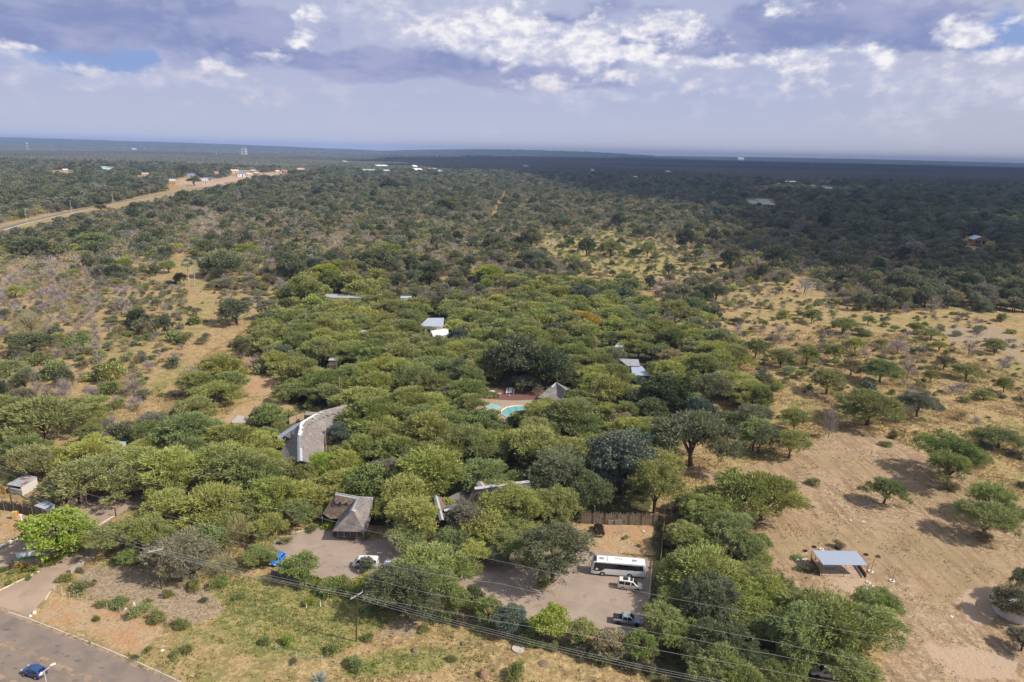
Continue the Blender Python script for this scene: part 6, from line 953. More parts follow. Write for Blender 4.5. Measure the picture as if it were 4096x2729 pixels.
for lb, bs_, tp in zip(slb, (s1(230, 795), s1(612, 708), s1(970, 640), s1(1285, 578), s1(1577, 512), s1(1817, 490), F2(1345, 487), F2(1638, 478), F2(1925, 447), F2(2177, 417), F3(165, 398), F3(327, 378), F3(370, 325), F3(422, 328)), (s1(210, 677), s1(597, 605), s1(957, 543), s1(1271, 490), s1(1573, 440), s1(1813, 398), F2(1338, 398), F2(1635, 365), F2(1922, 338), F2(2172, 322), F3(160, 312), F3(322, 280), F3(367, 283), F3(420, 290))):
    e, h, lx = pole('street_light', lb, bs_, tp, .22 if bs_[1] > 760 else .3, M_steel, 'street light', group='street lights along the far road'); mb = MB(); mb.box((lx+.5, 0, h), (1.6, .5, .25)); mb.build('lamp_head', M_white, e)
for lb, bs_, tp in (('thin mast left of the lodge trees', q2(127, 605), q2(110, 395)), ('thin mast in the left lodge trees', q2(447, 492), q2(433, 270)), ('thin mast behind the curved thatch ridge', q2(710, 1027), q2(700, 800)), ('thin silver mast in front of the curved thatch', (1305, 1804), (1300, 1700)), ('thin mast above the pool bar roof', q3(445, 930), q3(450, 690)), ('short mast behind the great dark tree', q3(300, 562), q3(303, 488)), ('thin mast in the trees behind the main thatched house', c3(387, 218), c3(397, 20)), ('white mast between the two thatched ridges', c2(1467, 250), c2(1465, 140))):
    e, h, lx = pole('mast', lb, bs_, tp, .06, M_steel, 'mast', group='slim masts around the lodge'); mb = MB(); mb.tube([(lx, 0, h), (lx, 0, h+.5)], .03, 4); mb.build('tip', M_steel, e)
# double lamp over the road
tp = Vector(G(176, 2686, 10.)); a1 = Vector(G(212, 2658, 10.6)); a2 = Vector(G(164, 2696, 10.3)); e = empty('street_lamp', (tp.x, tp.y, 0), label='tall grey twin-armed street lamp above the blue car on the road', cat='street lamp')
mb = MB(); mb.tube([(0, 0, 0), (0, 0, 10.)], [.1, .06], 8); mb.build('pole', M_steel, e)
for a_ in (a1, a2):
    d = a_-tp; mb = MB(); mb.tube([(0, 0, 10.), (d.x*.86, d.y*.86, 10.+.86*(a_.z-10))], .04, 6); mb.build('arm', M_white, e); mb = MB(); mb.box((d.x, d.y, a_.z), (.62, .3, .1), math.atan2(d.y, d.x)); mb.build('lamp_head', M_white, e)
def wire(label, pts, z, n_=8, sag=.5):
    P_ = [Vector(G(*p, z)) for p in pts]; mb = MB(); path = []
    for a, b_ in zip(P_[:-1], P_[1:]):
        for k in range(n_): t = k/n_; q_ = a.lerp(b_, t); q_.z -= sag*4*t*(1-t)*min(1, (b_-a).length/60); path.append(q_)
    path.append(P_[-1]); mb.tube(path, .017, 4); tag(mb.build('power_line', M_wire), label, 'power line', 'overhead wires')
M_wire = mat('bare aluminium wire', (.50, .48, .45), .6, var=.02)
for k, off in enumerate((-8, 8, 26)):
    wire(('upper', 'middle', 'lower')[k]+' wire of the three strung between the two wooden poles', [(-300, 1795+off), c1(0, 0+off*1.4-60) if False else (300, 2060+off), (625, 2196+off*.7), (1426, 2380+off*.55), c3(0, 1225+off*.9), c3(700, 1395+off), c3(1500, 1560+off), (3300, 2830+off)], 8.8)
wire('topmost of the four upper wires crossing the tree tops', [(-200, 1680), (150, 1822), (690, 1952), (1220, 2055), (2100, 2267), (2580, 2371), (3100, 2466), (3634, 2568), (4300, 2690)], 10.)
wire('second of the four upper wires crossing the tree tops', [(-200, 1780), (0, 1863), (580, 2040), (1000, 2138), (1700, 2290), (2000, 2335), (2700, 2486), (3100, 2568), (3518, 2655), (4200, 2790)], 9.6)
wire('third of the four upper wires, crossing above the pickup', [(-200, 1800), (0, 1885), (500, 2060), (1000, 2180), (1700, 2370), (2336, 2475), (2760, 2555), (3100, 2620), (3634, 2720), (4200, 2830)], 9.2)
wire('lowest of the four upper wires, below the silver pickup', [(-200, 1990), (300, 2120), (1000, 2300), (1700, 2430), (2330, 2540), (2996, 2665), (3344, 2729), (3900, 2850)], 8.6)
# water tower, lattice mast
def lattice(base, top, halfw, label, name, cat, white=True):
    b_ = Vector(G(*base)); e, h, _ = pole(name, label, base, top, .3, M_steel, cat); w_ = halfw
    return e, h, w_
b_ = F2(1125, 213); e, h, w_ = lattice(b_, F2(1122, 100), 8, 'white steel water tower with a square tank above the trees', 'water_tower', 'water tower')
wd = 52*.2974/FPX*((Vector(G(*b_))-Vector(CP))@Vector(fv))
for sx in (-1, 1):
    for sy in (-1, 1): mb = MB(); mb.box((sx*wd/2, sy*wd/2+wd/2, h*.42), (wd*.12, wd*.12, h*.84)); mb.build('leg', M_white, e)
mb = MB()
for z_ in (.28, .54, .8):
    for sy in (-1, 1): mb.box((0, sy*wd/2+wd/2, h*z_), (wd, wd*.1, wd*.11))
    for sx in (-1, 1): mb.box((sx*wd/2, wd/2, h*z_), (wd*.06, wd, wd*.07))
mb.build('brace', M_white, e); mb = MB(); mb.box((0, wd/2, h*.93), (wd*.85, wd*.85, h*.13)); mb.build('tank', M_greyr, e)
b_ = F1(375, 150); e, h, w_ = lattice(b_, F1(352, 22), 8, 'tall red and white lattice telecom mast at far left', 'telecom_mast', 'telecom mast'); wd = 26*.2974/FPX*((Vector(G(*b_))-Vector(CP))@Vector(fv))
M_red = mat('red mast paint', (.5, .12, .08), .7)
for k in range(6):
    z0_, z1_ = h*k/6, h*(k+1)/6; qa, qb = wd/2*(1-.6*k/6), wd/2*(1-.6*(k+1)/6); mb = MB()
    for sx, sy in ((-1, -1), (1, -1), (1, 1), (-1, 1)): mb.tube([(sx*qa, sy*qa, z0_), (sx*qb, sy*qb, z1_)], wd*.035, 4); mb.tube([(sx*qa, -sy*qa, z0_), (sx*qb*-1, sy*qb*-1, z1_)], wd*.03, 4)
    mb.build('section', M_white if k % 2 else M_red, e)
mb = MB(); mb.box((0, 0, h*.97), (wd*.75, wd*.5, h*.07)); mb.box((0, 0, h*.84), (wd*.6, wd*.4, h*.07)); mb.build('antenna', M_white, e)
for (a, b_, lb) in (((760, 213), (757, 170), 'short white mast left of the water tower'), ((192, 190), (190, 172), 'stubby white mast on the far left plain')): pole('mast', lb, F2(*a), F2(*b_), .9, M_white, 'mast')
# ---------------------------------------------------------------- palms, dead trees, spiky plants
M_palm = leafmat('palm fronds', .5, .2)
def palm(label, base, top, rc, tint, fan=26):
    b_ = G(*base); lo_, hi_ = .5, 40.
    for _ in range(30):
        m_ = (lo_+hi_)/2
        if Pj(np.array([b_[0]]), np.array([b_[1]]), m_)[1][0] > top[1]: lo_ = m_
        else: hi_ = m_
    h = lo_; e = empty('palm_tree', (b_[0], b_[1], 0), label=label, cat='palm'); mb = MB(); lx = (G(top[0], top[1], h)-b_)[0]; mb.tube([(0, 0, 0), (lx*.4, 0, h*.5), (lx, 0, h)], [.28, .24, .2], 8); mb.build('trunk', M_pale, e)
    g = np.random.default_rng(len(label)); V_ = []; F_ = []; n0 = 0
    for k in range(fan):
        a = g.uniform(0, 6.28); el_ = g.uniform(-.5, 1.2); c0 = np.array([lx, 0, h]); dr = np.array([math.cos(a)*math.cos(el_), math.sin(a)*math.cos(el_), math.sin(el_)]); c1_ = c0+dr*rc*.45; s_ = np.cross(dr, [0, 0, 1.]); s_ /= np.linalg.norm(s_); u_ = np.cross(s_, dr)
        for j in range(13):
            th = (j-6)*.24; d2 = dr*math.cos(th)+s_*math.sin(th); p1 = c1_+d2*rc*.62*g.uniform(.85, 1.1)-np.array([0, 0, rc*.1]); w2 = np.cross(d2, u_)*rc*.035; m2 = (c1_+p1)/2
            V_ += [c1_, m2+w2, p1, m2-w2]; F_.append((n0, n0+1, n0+2, n0+3)); n0 += 4
    me_ = npmesh('crown', V_, F_, None, {'rn': ('FACE', g.random(len(F_)))}); me_.materials.append(M_palm); o = link('crown', me_, e); o['tint'] = list(tint)
palm('left of the twin palms with drooping grey-green fans', s1(1620, 1340), s1(1600, 1140), 4.2, (.30, .34, .24)); palm('right of the twin palms with drooping grey-green fans', s1(1662, 1340), s1(1672, 1125), 4.2, (.30, .34, .24)); palm('lone pale fan palm right of the golden yellow tree', q3(852, 475), q3(848, 400), 3.4, (.36, .42, .34))
p = G(*c2(480, 1560)); e = empty('agave', (p[0], p[1], 0), label='spiky blue-grey agave on the front grass', cat='agave'); g = np.random.default_rng(3); n_ = 150; d = unit(g.normal(size=(n_, 3))+np.array([0, 0, .7])); d[:, 2] = abs(d[:, 2]); v, f = cards(np.tile([[0, 0, .1]], (n_, 1)), d, g.uniform(1.4, 2.4, n_), .14, g); me_ = npmesh('leaves', v, f, None, {'rn': ('FACE', g.random(n_))}); me_.materials.append(M_palm); o = link('leaves', me_, e); o['tint'] = [.42, .46, .40]
def dead(label, px, width, hk, m_, seed, dens=3):
    X = G(*px); a = (X-CP)@fv; w_ = width*a/FPX; g = random.Random(seed); mb = MB()
    def br(p, d, L, r_, k):
        q_ = p+d*L; mid = p+d*L*.5+Vector((g.uniform(-.06, .06), g.uniform(-.06, .06), g.uniform(-.03, .06)))*L; mb.tube([p, mid, q_], [r_, r_*.8, r_*.55], 5, caps=False)
        if k > 0:
            for _ in range(dens):
                nd = (d+Vector((g.uniform(-.8, .8), g.uniform(-.8, .8), g.uniform(-.15, .55)))).normalized(); br(q_, nd, L*g.uniform(.6, .8), r_*.55, k-1)
    br(Vector((0, 0, -.1)), Vector((.05, 0, 1)), w_*.28*hk, w_*.035, 4); e = empty('dead_tree', (X[0], X[1], 0), label=label, cat='dead tree'); mb.build('branches', m_, e); return e
dead('white barkless dead tree with crooked boughs before the shaded woods', q4(443, 165), 62, 1.05, M_pale, 4); dead('slim silver dead tree on the edge of the dry field', q4(628, 1372), 42, 2.2, M_pale, 8); dead('grey dead tree spreading over the dark thicket at left', q1(245, 470), 110, .9, mat('grey deadwood', (.25, .22, .20), .95), 12); dead('small white dead tree in the grey brush behind the road', (2, 2) if False else s2(620, 790), 40, 1.2, M_pale, 2)
# ---------------------------------------------------------------- vehicles
M_tint = mat('tinted glass', (.012, .013, .016), .08, var=0, spec=.7); M_rubber = mat('tyre rubber', (.018, .018, .018), .9); M_rim = mat('alloy rim', (.5, .5, .5), .35, metal=.6); M_lampw = mat('clear lamp', (.75, .75, .72), .2); M_lampr = mat('red lamp', (.55, .02, .015), .3); M_trim = mat('black trim', (.025, .025, .025), .6)
def paint(nm, c_, rough=.3): return mat(nm, c_, rough, var=.03, coat=.5)
def vehicle(name, label, cat, pos, hd, st, col, wheels, wr=.33, sidewin=(), front=None, rear=None, extras=None, roofglass=None, plate=None):
    """st: stations (x, z_low, z_belt, z_top, half width at belt, half width at top), nose at +x"""
    e = empty(name, (pos[0], pos[1], .02), hd, label=label, cat=cat); mb = MB(); n_ = 12; V_ = []; F_ = []
    for (x, zl, zb, zt, w, wt) in st:
        h_ = [(w*.9, zl), (w, zl+.22), (w*1.01, (zl+zb)/2+.1), (w, zb), (wt, zt-.07), (wt-.12, zt)]; ring = h_+[(-a, b_) for a, b_ in h_[::-1]]; V_ += [(x, a, b_) for a, b_ in ring]
    m_ = len(st)
    for i in range(m_-1):
        for k in range(n_): F_.append((i*n_+k, (i+1)*n_+k, (i+1)*n_+(k+1) % n_, i*n_+(k+1) % n_))
    F_ += [tuple(range(n_)), tuple(range((m_-1)*n_, m_*n_))[::-1]]; mb.add(V_, F_); o = mb.build('body', col, e, smooth=False, bevel=.03)
    ws = sorted(set(w_[0] for w_ in wheels)); hw = max(s_[4] for s_ in st)
    for x in ws:
        for sd in (-1, 1):
            ar = MB(); ar.tube([(x, sd*(hw-.28), wr), (x, sd*(hw+.012), wr)], wr*1.18, 18); ar.build('wheel_arch', M_trim, e)
            ww = MB(); ww.tube([(x, sd*(hw-.22), wr), (x, sd*(hw+.03), wr)], wr, 18); w_o = ww.build('wheel', M_rubber, e); rm = MB(); rm.tube([(x, sd*(hw-.2), wr), (x, sd*(hw+.045), wr)], wr*.6, 12); rm.build('rim', wheels[0][1], w_o)
    def at(x):
        for a, b_ in zip(st[:-1], st[1:]):
            if a[0] <= x <= b_[0]: t = (x-a[0])/max(1e-6, b_[0]-a[0]); return [a[j]+(b_[j]-a[j])*t for j in range(6)]
        return list(st[-1] if x > st[-1][0] else st[0])
    for sd in (-1, 1):
        for (x0, x1, u0, u1) in sidewin:
            q_ = []
            for (x, u) in ((x0, .1), (x1, .1), (x1-u1, .86), (x0+u0, .86)):
                s_ = at(x); yb, zb = s_[4], s_[2]; yt, zt = s_[5], s_[3]-.07; q_.append((x, sd*(yb+(yt-yb)*u+.014), zb+(zt-zb)*u))
            w_ = MB(); w_.add(q_, [(0, 1, 2, 3)] if sd > 0 else [(3, 2, 1, 0)]); w_.build('side_window', M_tint, e)
    for nm, gl in (('windscreen', front), ('rear_window', rear)):
        if gl:
            (xa, xb, m1_, m2_) = gl; A, B_ = at(xa), at(xb); w_ = MB(); n = Vector((-(B_[3]-A[3]), 0, xb-xa)).normalized(); n = n if n.z > 0 else -n; o1 = n*.02
            P0 = Vector((xa, 0, A[3]))+o1; P1 = Vector((xb, 0, B_[3]))+o1; t0, t1 = m1_; L0 = P0.lerp(P1, t0); L1 = P0.lerp(P1, t1); wa = (A[5]-.12)+((B_[5]-.12)-(A[5]-.12))*t0-.02; wb = (A[5]-.12)+((B_[5]-.12)-(A[5]-.12))*t1-.02
            w_.add([(L0.x, wa, L0.z), (L0.x, -wa, L0.z), (L1.x, -wb, L1.z), (L1.x, wb, L1.z)], [(0, 1, 2, 3)]); w_.build(nm, M_tint, e)
    xf, xr = st[-1][0], st[0][0]
    for sd in (-1, 1):
        zf = st[-1][1]+.32; w_ = MB(); w_.box((xf-.02, sd*(st[-1][4]-.22), zf), (.16, .34, .16)); w_.build('headlight', M_lampw, e); w_ = MB(); w_.box((xr+.01, sd*(st[0][4]-.12), st[0][2]-.12), (.1, .2, .3)); w_.build('tail_light', M_lampr, e)
        s_ = at(front[0] if front else xf-1); w_ = MB(); w_.box(((front[0] if front else xf-1)-.05, sd*(s_[4]+.12), s_[2]+.1), (.12, .22, .16)); w_.build('wing_mirror', extras.get('mirror', col) if extras else col, e)
    w_ = MB(); w_.box((xr-.03, 0, st[0][1]+.3), (.03, .5, .12)); w_.build('number_plate', mat('yellow plate', (.7, .45, .05), .6), e) if plate else None
    w_ = MB(); w_.box((xf+.01, 0, st[-1][1]+.12), (.08, st[-1][4]*1.5, .16)); w_.box((xr-.01, 0, st[0][1]+.1), (.06, st[0][4]*1.6, .14)); w_.build('bumper_trim', M_trim, e)
    return e
def placed(wa, wb, off):   # two contact points of the near-side wheels (front, rear) and how far the centre line lies behind them
    a, b_ = Vector(G(*wa)), Vector(G(*wb)); d = (a-b_).normalized(); nn = Vector((-d.y, d.x, 0)); nn = nn if nn.y > 0 else -nn; return (a+b_)/2+nn*off, math.atan2(d.y, d.x)
hatch = [(-2.0, .3, .85, .95, .78, .6), (-1.92, .25, .92, 1.2, .83, .62), (-1.5, .22, .95, 1.46, .86, .64), (-.4, .2, .93, 1.52, .87, .66), (.35, .2, .92, 1.46, .87, .64), (1.05, .22, .9, .99, .86, .72), (1.7, .24, .74, .82, .83, .66), (2.0, .3, .6, .68, .74, .58)]
wn_ = [(-1.62, -.55, .22, .03), (-.5, .82, .02, .42)]
c_, hd = placed((94, 2704), (145, 2721), .85)
vehicle('blue_hatchback', 'dark blue hatchback driving on the asphalt road', 'car', c_, hd, hatch, paint('deep blue paint', (.02, .07, .22)), [(-1.25, M_rim), (1.25, M_rim)], .31, wn_, (.35, 1.05, (.06, .94), 0), (-1.92, -1.5, (.1, .95), 0), plate=True)
a, b_ = Vector(G(1111, 2266)), Vector(G(1140, 2236)); d = (a-b_).normalized(); nn = Vector((-d.y, d.x, 0)); nn = nn if nn.x < 0 else -nn; c_ = (a+b_)/2+nn*.85
vehicle('blue_hatchback', 'bright blue hatchback parked between hedge trees on the paving', 'car', c_, math.atan2(d.y, d.x), hatch, paint('bright blue paint', (.03, .20, .62)), [(-1.25, M_rim), (1.25, M_rim)], .31, wn_, (.35, 1.05, (.06, .94), 0), (-1.92, -1.5, (.1, .95), 0))
van = [(-2.6, .35, 1.15, 1.25, .86, .72), (-2.55, .3, 1.2, 1.9, .92, .74), (-2.3, .28, 1.22, 2.06, .94, .78), (-.5, .26, 1.2, 2.1, .94, .8), (1.25, .26, 1.18, 2.04, .94, .78), (1.5, .26, 1.16, 1.98, .94, .76), (2.2, .28, 1.1, 1.22, .92, .8), (2.55, .32, .8, .9, .84, .7)]
c_, hd = placed(c2(738, 784), c2(845, 787), .92)
vehicle('minibus', 'white minibus parked behind a small tree on the paving', 'minibus', c_, hd, van, paint('white van paint', (.72, .73, .75)), [(-1.55, M_rim), (1.5, M_rim)], .34, [(-2.35, -1.35, .05, .02), (-1.25, -.3, .02, .02), (-.2, .75, .02, .02), (.95, 1.95, .04, .55)], (1.5, 2.2, (.06, .94), 0), (-2.6, -2.55, (.3, .9), 0))
tc_ = c_-Vector((math.cos(hd), math.sin(hd), 0))*4.9+Vector((0, .1, 0)); e = empty('trailer', (tc_.x, tc_.y, 0), hd, label='small white box trailer hitched behind the white minibus', cat='trailer')
mb = MB(); mb.add([(-1.25, -.72, .45), (1.15, -.72, .45), (1.15, .72, .45), (-1.25, .72, .45), (-1.25, -.72, 1.15), (.7, -.72, 1.15), (.7, .72, 1.15), (-1.25, .72, 1.15), (1.2, -.72, .8), (1.2, .72, .8)], [(0, 3, 2, 1), (4, 5, 6, 7), (0, 1, 8, 5, 4), (3, 7, 6, 9, 2), (5, 8, 9, 6), (1, 2, 9, 8), (0, 4, 7, 3)]); mb.build('body', paint('white trailer paint', (.72, .73, .75)), e, bevel=.03)
mb = MB(); mb.tube([(-1.2, -.68, 1.4), (.65, -.68, 1.4), (.65, .68, 1.4), (-1.2, .68, 1.4), (-1.2, -.68, 1.4)], .025, 5)
for x in (-1.2, -.3, .65):
    for y in (-.68, .68): mb.tube([(x, y, 1.15), (x, y, 1.4)], .02, 4)
mb.build('roof_rail', M_steel, e); mb = MB(); mb.tube([(1.2, 0, .42), (2.2, 0, .42)], .05, 6); mb.build('drawbar', M_steel, e)
for sd in (-1, 1): mb = MB(); mb.tube([(-.1, sd*.72, .3), (-.1, sd*.92, .3)], .3, 16); w_o = mb.build('wheel', M_rubber, e); mb = MB(); mb.tube([(-.1, sd*.74, .3), (-.1, sd*.935, .3)], .17, 12); mb.build('rim', M_white, w_o)
mpv = [(-2.4, .38, 1.05, 1.2, .82, .68), (-2.36, .34, 1.1, 1.75, .88, .68), (-2.1, .3, 1.12, 1.96, .9, .72), (-.4, .28, 1.1, 2.0, .9, .74), (.6, .28, 1.08, 1.93, .9, .72), (1.5, .3, 1.02, 1.12, .88, .76), (2.15, .34, .9, .98, .84, .7), (2.4, .4, .65, .75, .76, .6)]
c_, hd = placed(c3(947, 945), c3(840, 930), .88)
e = vehicle('minivan', 'cream and white minivan with dark sunroofs beside the coach', 'minivan', c_, hd, mpv, paint('cream paint', (.70, .66, .58)), [(-1.4, M_rim), (1.5, M_rim)], .33, [(-2.15, -1.1, .05, .02), (-1.0, .05, .02, .02), (.25, 1.15, .03, .5)], (.6, 1.5, (.05, .94), 0), (-2.4, -2.36, (.3, .9), 0))
for x, w_ in ((-.9, 1.0), (.25, .5)): mb = MB(); mb.box((x, 0, 2.0), (w_, 1.0, .05)); mb.build('sunroof', M_tint, e)
pk = [(-2.6, .5, 1.0, 1.06, .88, .86), (-1.0, .42, 1.02, 1.08, .92, .88), (-.98, .42, 1.06, 1.7, .92, .68), (-.75, .42, 1.06, 1.8, .92, .7), (.45, .42, 1.06, 1.8, .92, .7), (1.2, .42, 1.05, 1.16, .92, .8), (2.3, .46, .98, 1.04, .88, .74), (2.6, .55, .8, .88, .8, .66)]
c_, hd = placed(c3(940, 1188), c3(815, 1172), .9)
e = vehicle('pickup_truck', 'silver-grey double cab pickup in tree shade near the hedge', 'pickup', c_, hd, pk, paint('silver grey paint', (.26, .29, .34)), [(-1.6, M_rubber), (1.65, M_rubber)], .38, [(-.85, -.1, .12, .02), (0, .95, .02, .45)], (.45, 1.2, (.05, .94), 0), None)
mb = MB(); mb.box((-1.8, 0, 1.1), (1.5, 1.5, .08)); mb.box((-1.05, 0, 1.3), (.12, 1.4, .5)); mb.build('load_bed_cover', M_trim, e)
suv = [(-2.3, .5, 1.1, 1.2, .84, .72), (-2.26, .42, 1.15, 1.7, .9, .7), (-2.05, .4, 1.16, 1.82, .92, .72), (.3, .38, 1.12, 1.84, .92, .72), (1.0, .4, 1.1, 1.18, .9, .8), (2.05, .44, 1.0, 1.05, .88, .76), (2.3, .5, .8, .88, .8, .68)]
p = Vector(G(*c3(688, 572))); cpos = p+Vector((.1, 2.3, 0))
e = vehicle('off_road_car', 'black off-road car parked with its tail to the camera in the dirt yard', 'off-road car', cpos, R(93), suv, paint('black brown paint', (.022, .016, .014), .35), [(-1.4, M_rim), (1.4, M_rim)], .37, [(-2.0, -1.1, .05, .02), (-1.0, -.1, .02, .02), (0, .8, .02, .4)], (.3, 1.0, (.05, .94), 0), (-2.3, -2.26, (.25, .9), 0), plate=True)
mb = MB()
for y in (-.62, .62): mb.tube([(-1.9, y, 1.9), (.2, y, 1.92)], .03, 5)
for x in np.linspace(-1.8, .1, 7): mb.tube([(x, -.62, 1.9), (x, .62, 1.9)], .025, 5)
mb.build('roof_rack', M_trim, e); mb = MB(); mb.box((-2.36, 0, .55), (.14, 1.6, .16)); mb.build('rear_bumper', M_rim, e)
bus = [(-5.45, .4, 1.5, 3.0, 1.2, 1.08), (-5.35, .32, 1.55, 3.2, 1.25, 1.14), (-3, .3, 1.55, 3.26, 1.25, 1.16), (2, .3, 1.55, 3.26, 1.25, 1.16), (4.4, .3, 1.5, 3.22, 1.25, 1.15), (4.95, .3, 1.35, 3.1, 1.23, 1.1), (5.4, .34, 1.0, 1.4, 1.15, 1.0)]
c_, hd = placed(c3(708, 836), c3(888, 850), 1.25); c_ = c_+Vector((math.cos(hd), math.sin(hd), 0))*-.35
e = vehicle('coach', 'long white tour coach with a dark window band', 'coach', c_, hd, bus, paint('white coach paint', (.82, .82, .84)), [(-2.4, M_rim), (3.1, M_rim)], .48, (), (4.95, 5.4, (.03, .99), 0), None, extras={'mirror': M_trim})
for sd in (-1, 1):
    q_ = [(-5.1, .12), (2.6, .12), (3.3, -.25), (4.6, -.35), (4.9, -.1), (4.75, .9), (3.8, .9), (-5.05, .82)]; V_ = [(x, sd*(1.265-(.1*max(0, u)**1.)), 1.55+(3.2-1.55)*u*.95) for x, u in q_]; mb = MB(); mb.add(V_, [tuple(range(8))]); mb.build('side_window', M_tint, e)
    mb = MB(); 
    for x in (-3.6, -2.1, -.6, .9, 2.4): mb.box((x, sd*1.23, 2.3), (.05, .1, 1.2))
    mb.build('pillar', M_trim, e); mb = MB(); mb.tube([(5.2, sd*1.0, 3.05), (5.75, sd*1.15, 3.0), (5.85, sd*1.25, 2.5)], .05, 5); mb.box((5.85, sd*1.27, 2.35), (.12, .2, .42)); mb.build('mirror_arm', M_trim, e)
mb = MB(); mb.add([(4.3, 1.04, 3.245), (4.3, -1.04, 3.245), (4.98, -.98, 3.12), (4.98, .98, 3.12)], [(0, 1, 2, 3)]); mb.build('front_roof_panel', M_tint, e)
mb = MB(); mb.box((.4, 0, 3.32), (3.6, 1.6, .16), taper=.97); mb.build('air_conditioner', M_white, e, bevel=.04)
for x in (-.9, -.5, -.1, .3): mb = MB(); mb.tube([(x+.2, 0, 3.4), (x+.2, 0, 3.43)], .15, 12); mb.build('fan', M_trim, e)
for x in (-3.3, 3.3): mb = MB(); mb.box((x, 0, 3.29), (.9, .7, .07)); mb.build('roof_hatch', M_rim, e)
for k, x in enumerate((-4.6, -1.2, 0., 1.4)): mb = MB(); mb.box((x, -1.262, .9), (1.0, .012, .55)); mb.build('locker_door', paint('off white panel', (.74, .74, .76)), e)
p = V3(*c4(530, 1525), 0)
e = vehicle('pickup_truck', 'dusty white pickup with an orange load under the big green acacia', 'pickup', p, R(172), pk, paint('dusty white paint', (.55, .54, .52)), [(-1.6, M_rubber), (1.65, M_rubber)], .38, [(-.85, -.1, .12, .02), (0, .95, .02, .45)], (.45, 1.2, (.05, .94), 0), None); mb = MB(); mb.box((-1.8, 0, 1.3), (1.4, 1.4, .5)); mb.build('load', M_orange, e)
# ---------------------------------------------------------------- small things on the ground
def rock(label, px, s_, m_, name='rock', cat='rock', zk=.7, flat=False, group=None):
    p = G(*px); g = random.Random(int(px[0])); mb = MB(); n_ = 9; V_ = []; F_ = []
    for j in range(5):
        ph = math.pi/2*j/4
        for i in range(n_): a = 2*math.pi*i/n_; k = s_*g.uniform(.85, 1.1); V_.append((k*math.cos(ph)*math.cos(a), k*math.cos(ph)*math.sin(a), s_*zk*math.sin(ph)*g.uniform(.9, 1.1)*(1 if not flat else min(1, 1))))
    for j in range(4):
        for i in range(n_): F_.append((j*n_+i, j*n_+(i+1) % n_, (j+1)*n_+(i+1) % n_, (j+1)*n_+i))
    mb.add(V_, F_); o = mb.build(name, m_); o.location = (p[0], p[1], -.02); return tag(o, label, cat, group)
M_rock = mat('reddish stone', (.20, .145, .11), .95, scale=3, bump=.05); M_pvc = mat('white marker paint', (.78, .77, .74), .7)
rock('reddish termite mound beside the round front bush', c2(1608, 1520), .85, mat('termite earth', (.30, .18, .115), 1., scale=4, bump=.08), 'termite_mound', 'termite mound', 1.4)
rock('squat boulder on a plinth in the front grass', c2(1136, 1352), .65, M_rock, zk=.9); rock('brown boulder in the dry front grass', c2(1470, 1305), .5, M_rock, zk=.9); rock('flat dark boulder right of the concrete cover', c3(297, 1440), .9, M_rock, zk=.3); rock('low stone at the weeds left of the white marker', c1(865, 1060), .3, M_kerb)
p = G(*c2(1850, 1340)); mb = MB(); mb.poly([(p[0]+1.1*math.cos(k*.3927), p[1]+1.1*math.sin(k*.3927)) for k in range(16)], 0, .25); tag(mb.build('concrete_cover', mat('old concrete', (.48, .43, .36), .95, scale=3)), 'round pale concrete manhole cover in the front grass', 'manhole cover')
for (q_, lb, h, w_) in ((c1(930, 1060), 'thick white marker post among the weeds', 1.3, .3), (c2(390, 1050), 'left of two short white stakes in the green grass', .9, .2), (c2(487, 1045), 'right of two short white stakes in the green grass', .9, .2), (c1(238, 1092), 'white painted stone at the driveway corner', .35, .5), (c1(210, 1115), 'smaller white painted stone at the asphalt edge', .3, .35)):
    p = G(*q_); mb = MB(); mb.box((p[0], p[1], h/2), (w_, w_, h), .3, taper=.8); tag(mb.build('marker_post', M_pvc), lb, 'marker')
p = G(*c1(203, 722)); e = empty('sign_board', (p[0], p[1], 0), .35, label='white sign board with a green base under the lime tree', cat='sign'); mb = MB(); mb.box((0, 0, 1.35), (4.2, .15, 1.1)); mb.build('panel', M_white, e); mb = MB(); mb.box((0, -.02, .62), (4.2, .2, .36)); mb.build('green_band', mat('green sign paint', (.04, .25, .08), .6), e)
for x in (-1.9, 1.9): mb = MB(); mb.box((x, .12, .95), (.14, .12, 1.9)); mb.build('post', M_wood, e)
p = G(*c1(107, 440)); e = empty('meter_box', (p[0], p[1], 0), .2, label='yellow metal cabinet with a red sign near the reed fence', cat='cabinet'); mb = MB(); mb.box((0, 0, .9), (1.1, .7, 1.8)); mb.build('cabinet', mat('mustard paint', (.55, .38, .12), .8), e, bevel=.03); mb = MB(); mb.box((.75, -.1, 1.35), (.35, .05, .9)); mb.build('sign_panel', mat('orange red sign', (.85, .16, .03), .6), e)
p = G(*c1(148, 462)); mb = MB(); mb.box((p[0], p[1], .8), (.35, .3, 1.6)); mb.box((p[0], p[1], 1.7), (.6, .5, .2)); tag(mb.build('mailbox', M_white), 'white pedestal box right of the yellow cabinet', 'box')
p = G(*c1(598, 325)); mb = MB(); mb.box((p[0], p[1], .9), (.18, .18, 1.8)); mb.box((p[0], p[1], 2.), (.7, .4, .35)); tag(mb.build('entrance_lamp', M_white), 'white square lamp on a post beside the reed fence', 'lamp')
p = G(*c1(800, 422)); mb = MB(); mb.tube([(p[0], p[1], 0), (p[0], p[1], 2.2)], .14, 6); tag(mb.build('gate_post', M_pole), 'dark gate post beside the inner driveway', 'post')
p = G(*c1(377, 402)); mb = MB(); mb.tube([(p[0], p[1], 1.3), (p[0]-.1, p[1]-.25, 1.5), (p[0]-.2, p[1]-.45, 1.75)], [.15, .65, .9], 14); mb.tube([(p[0], p[1], 0), (p[0], p[1], 1.4)], .06, 6); tag(mb.build('satellite_dish', M_greyr), 'grey satellite dish above the lime green tree', 'satellite dish')
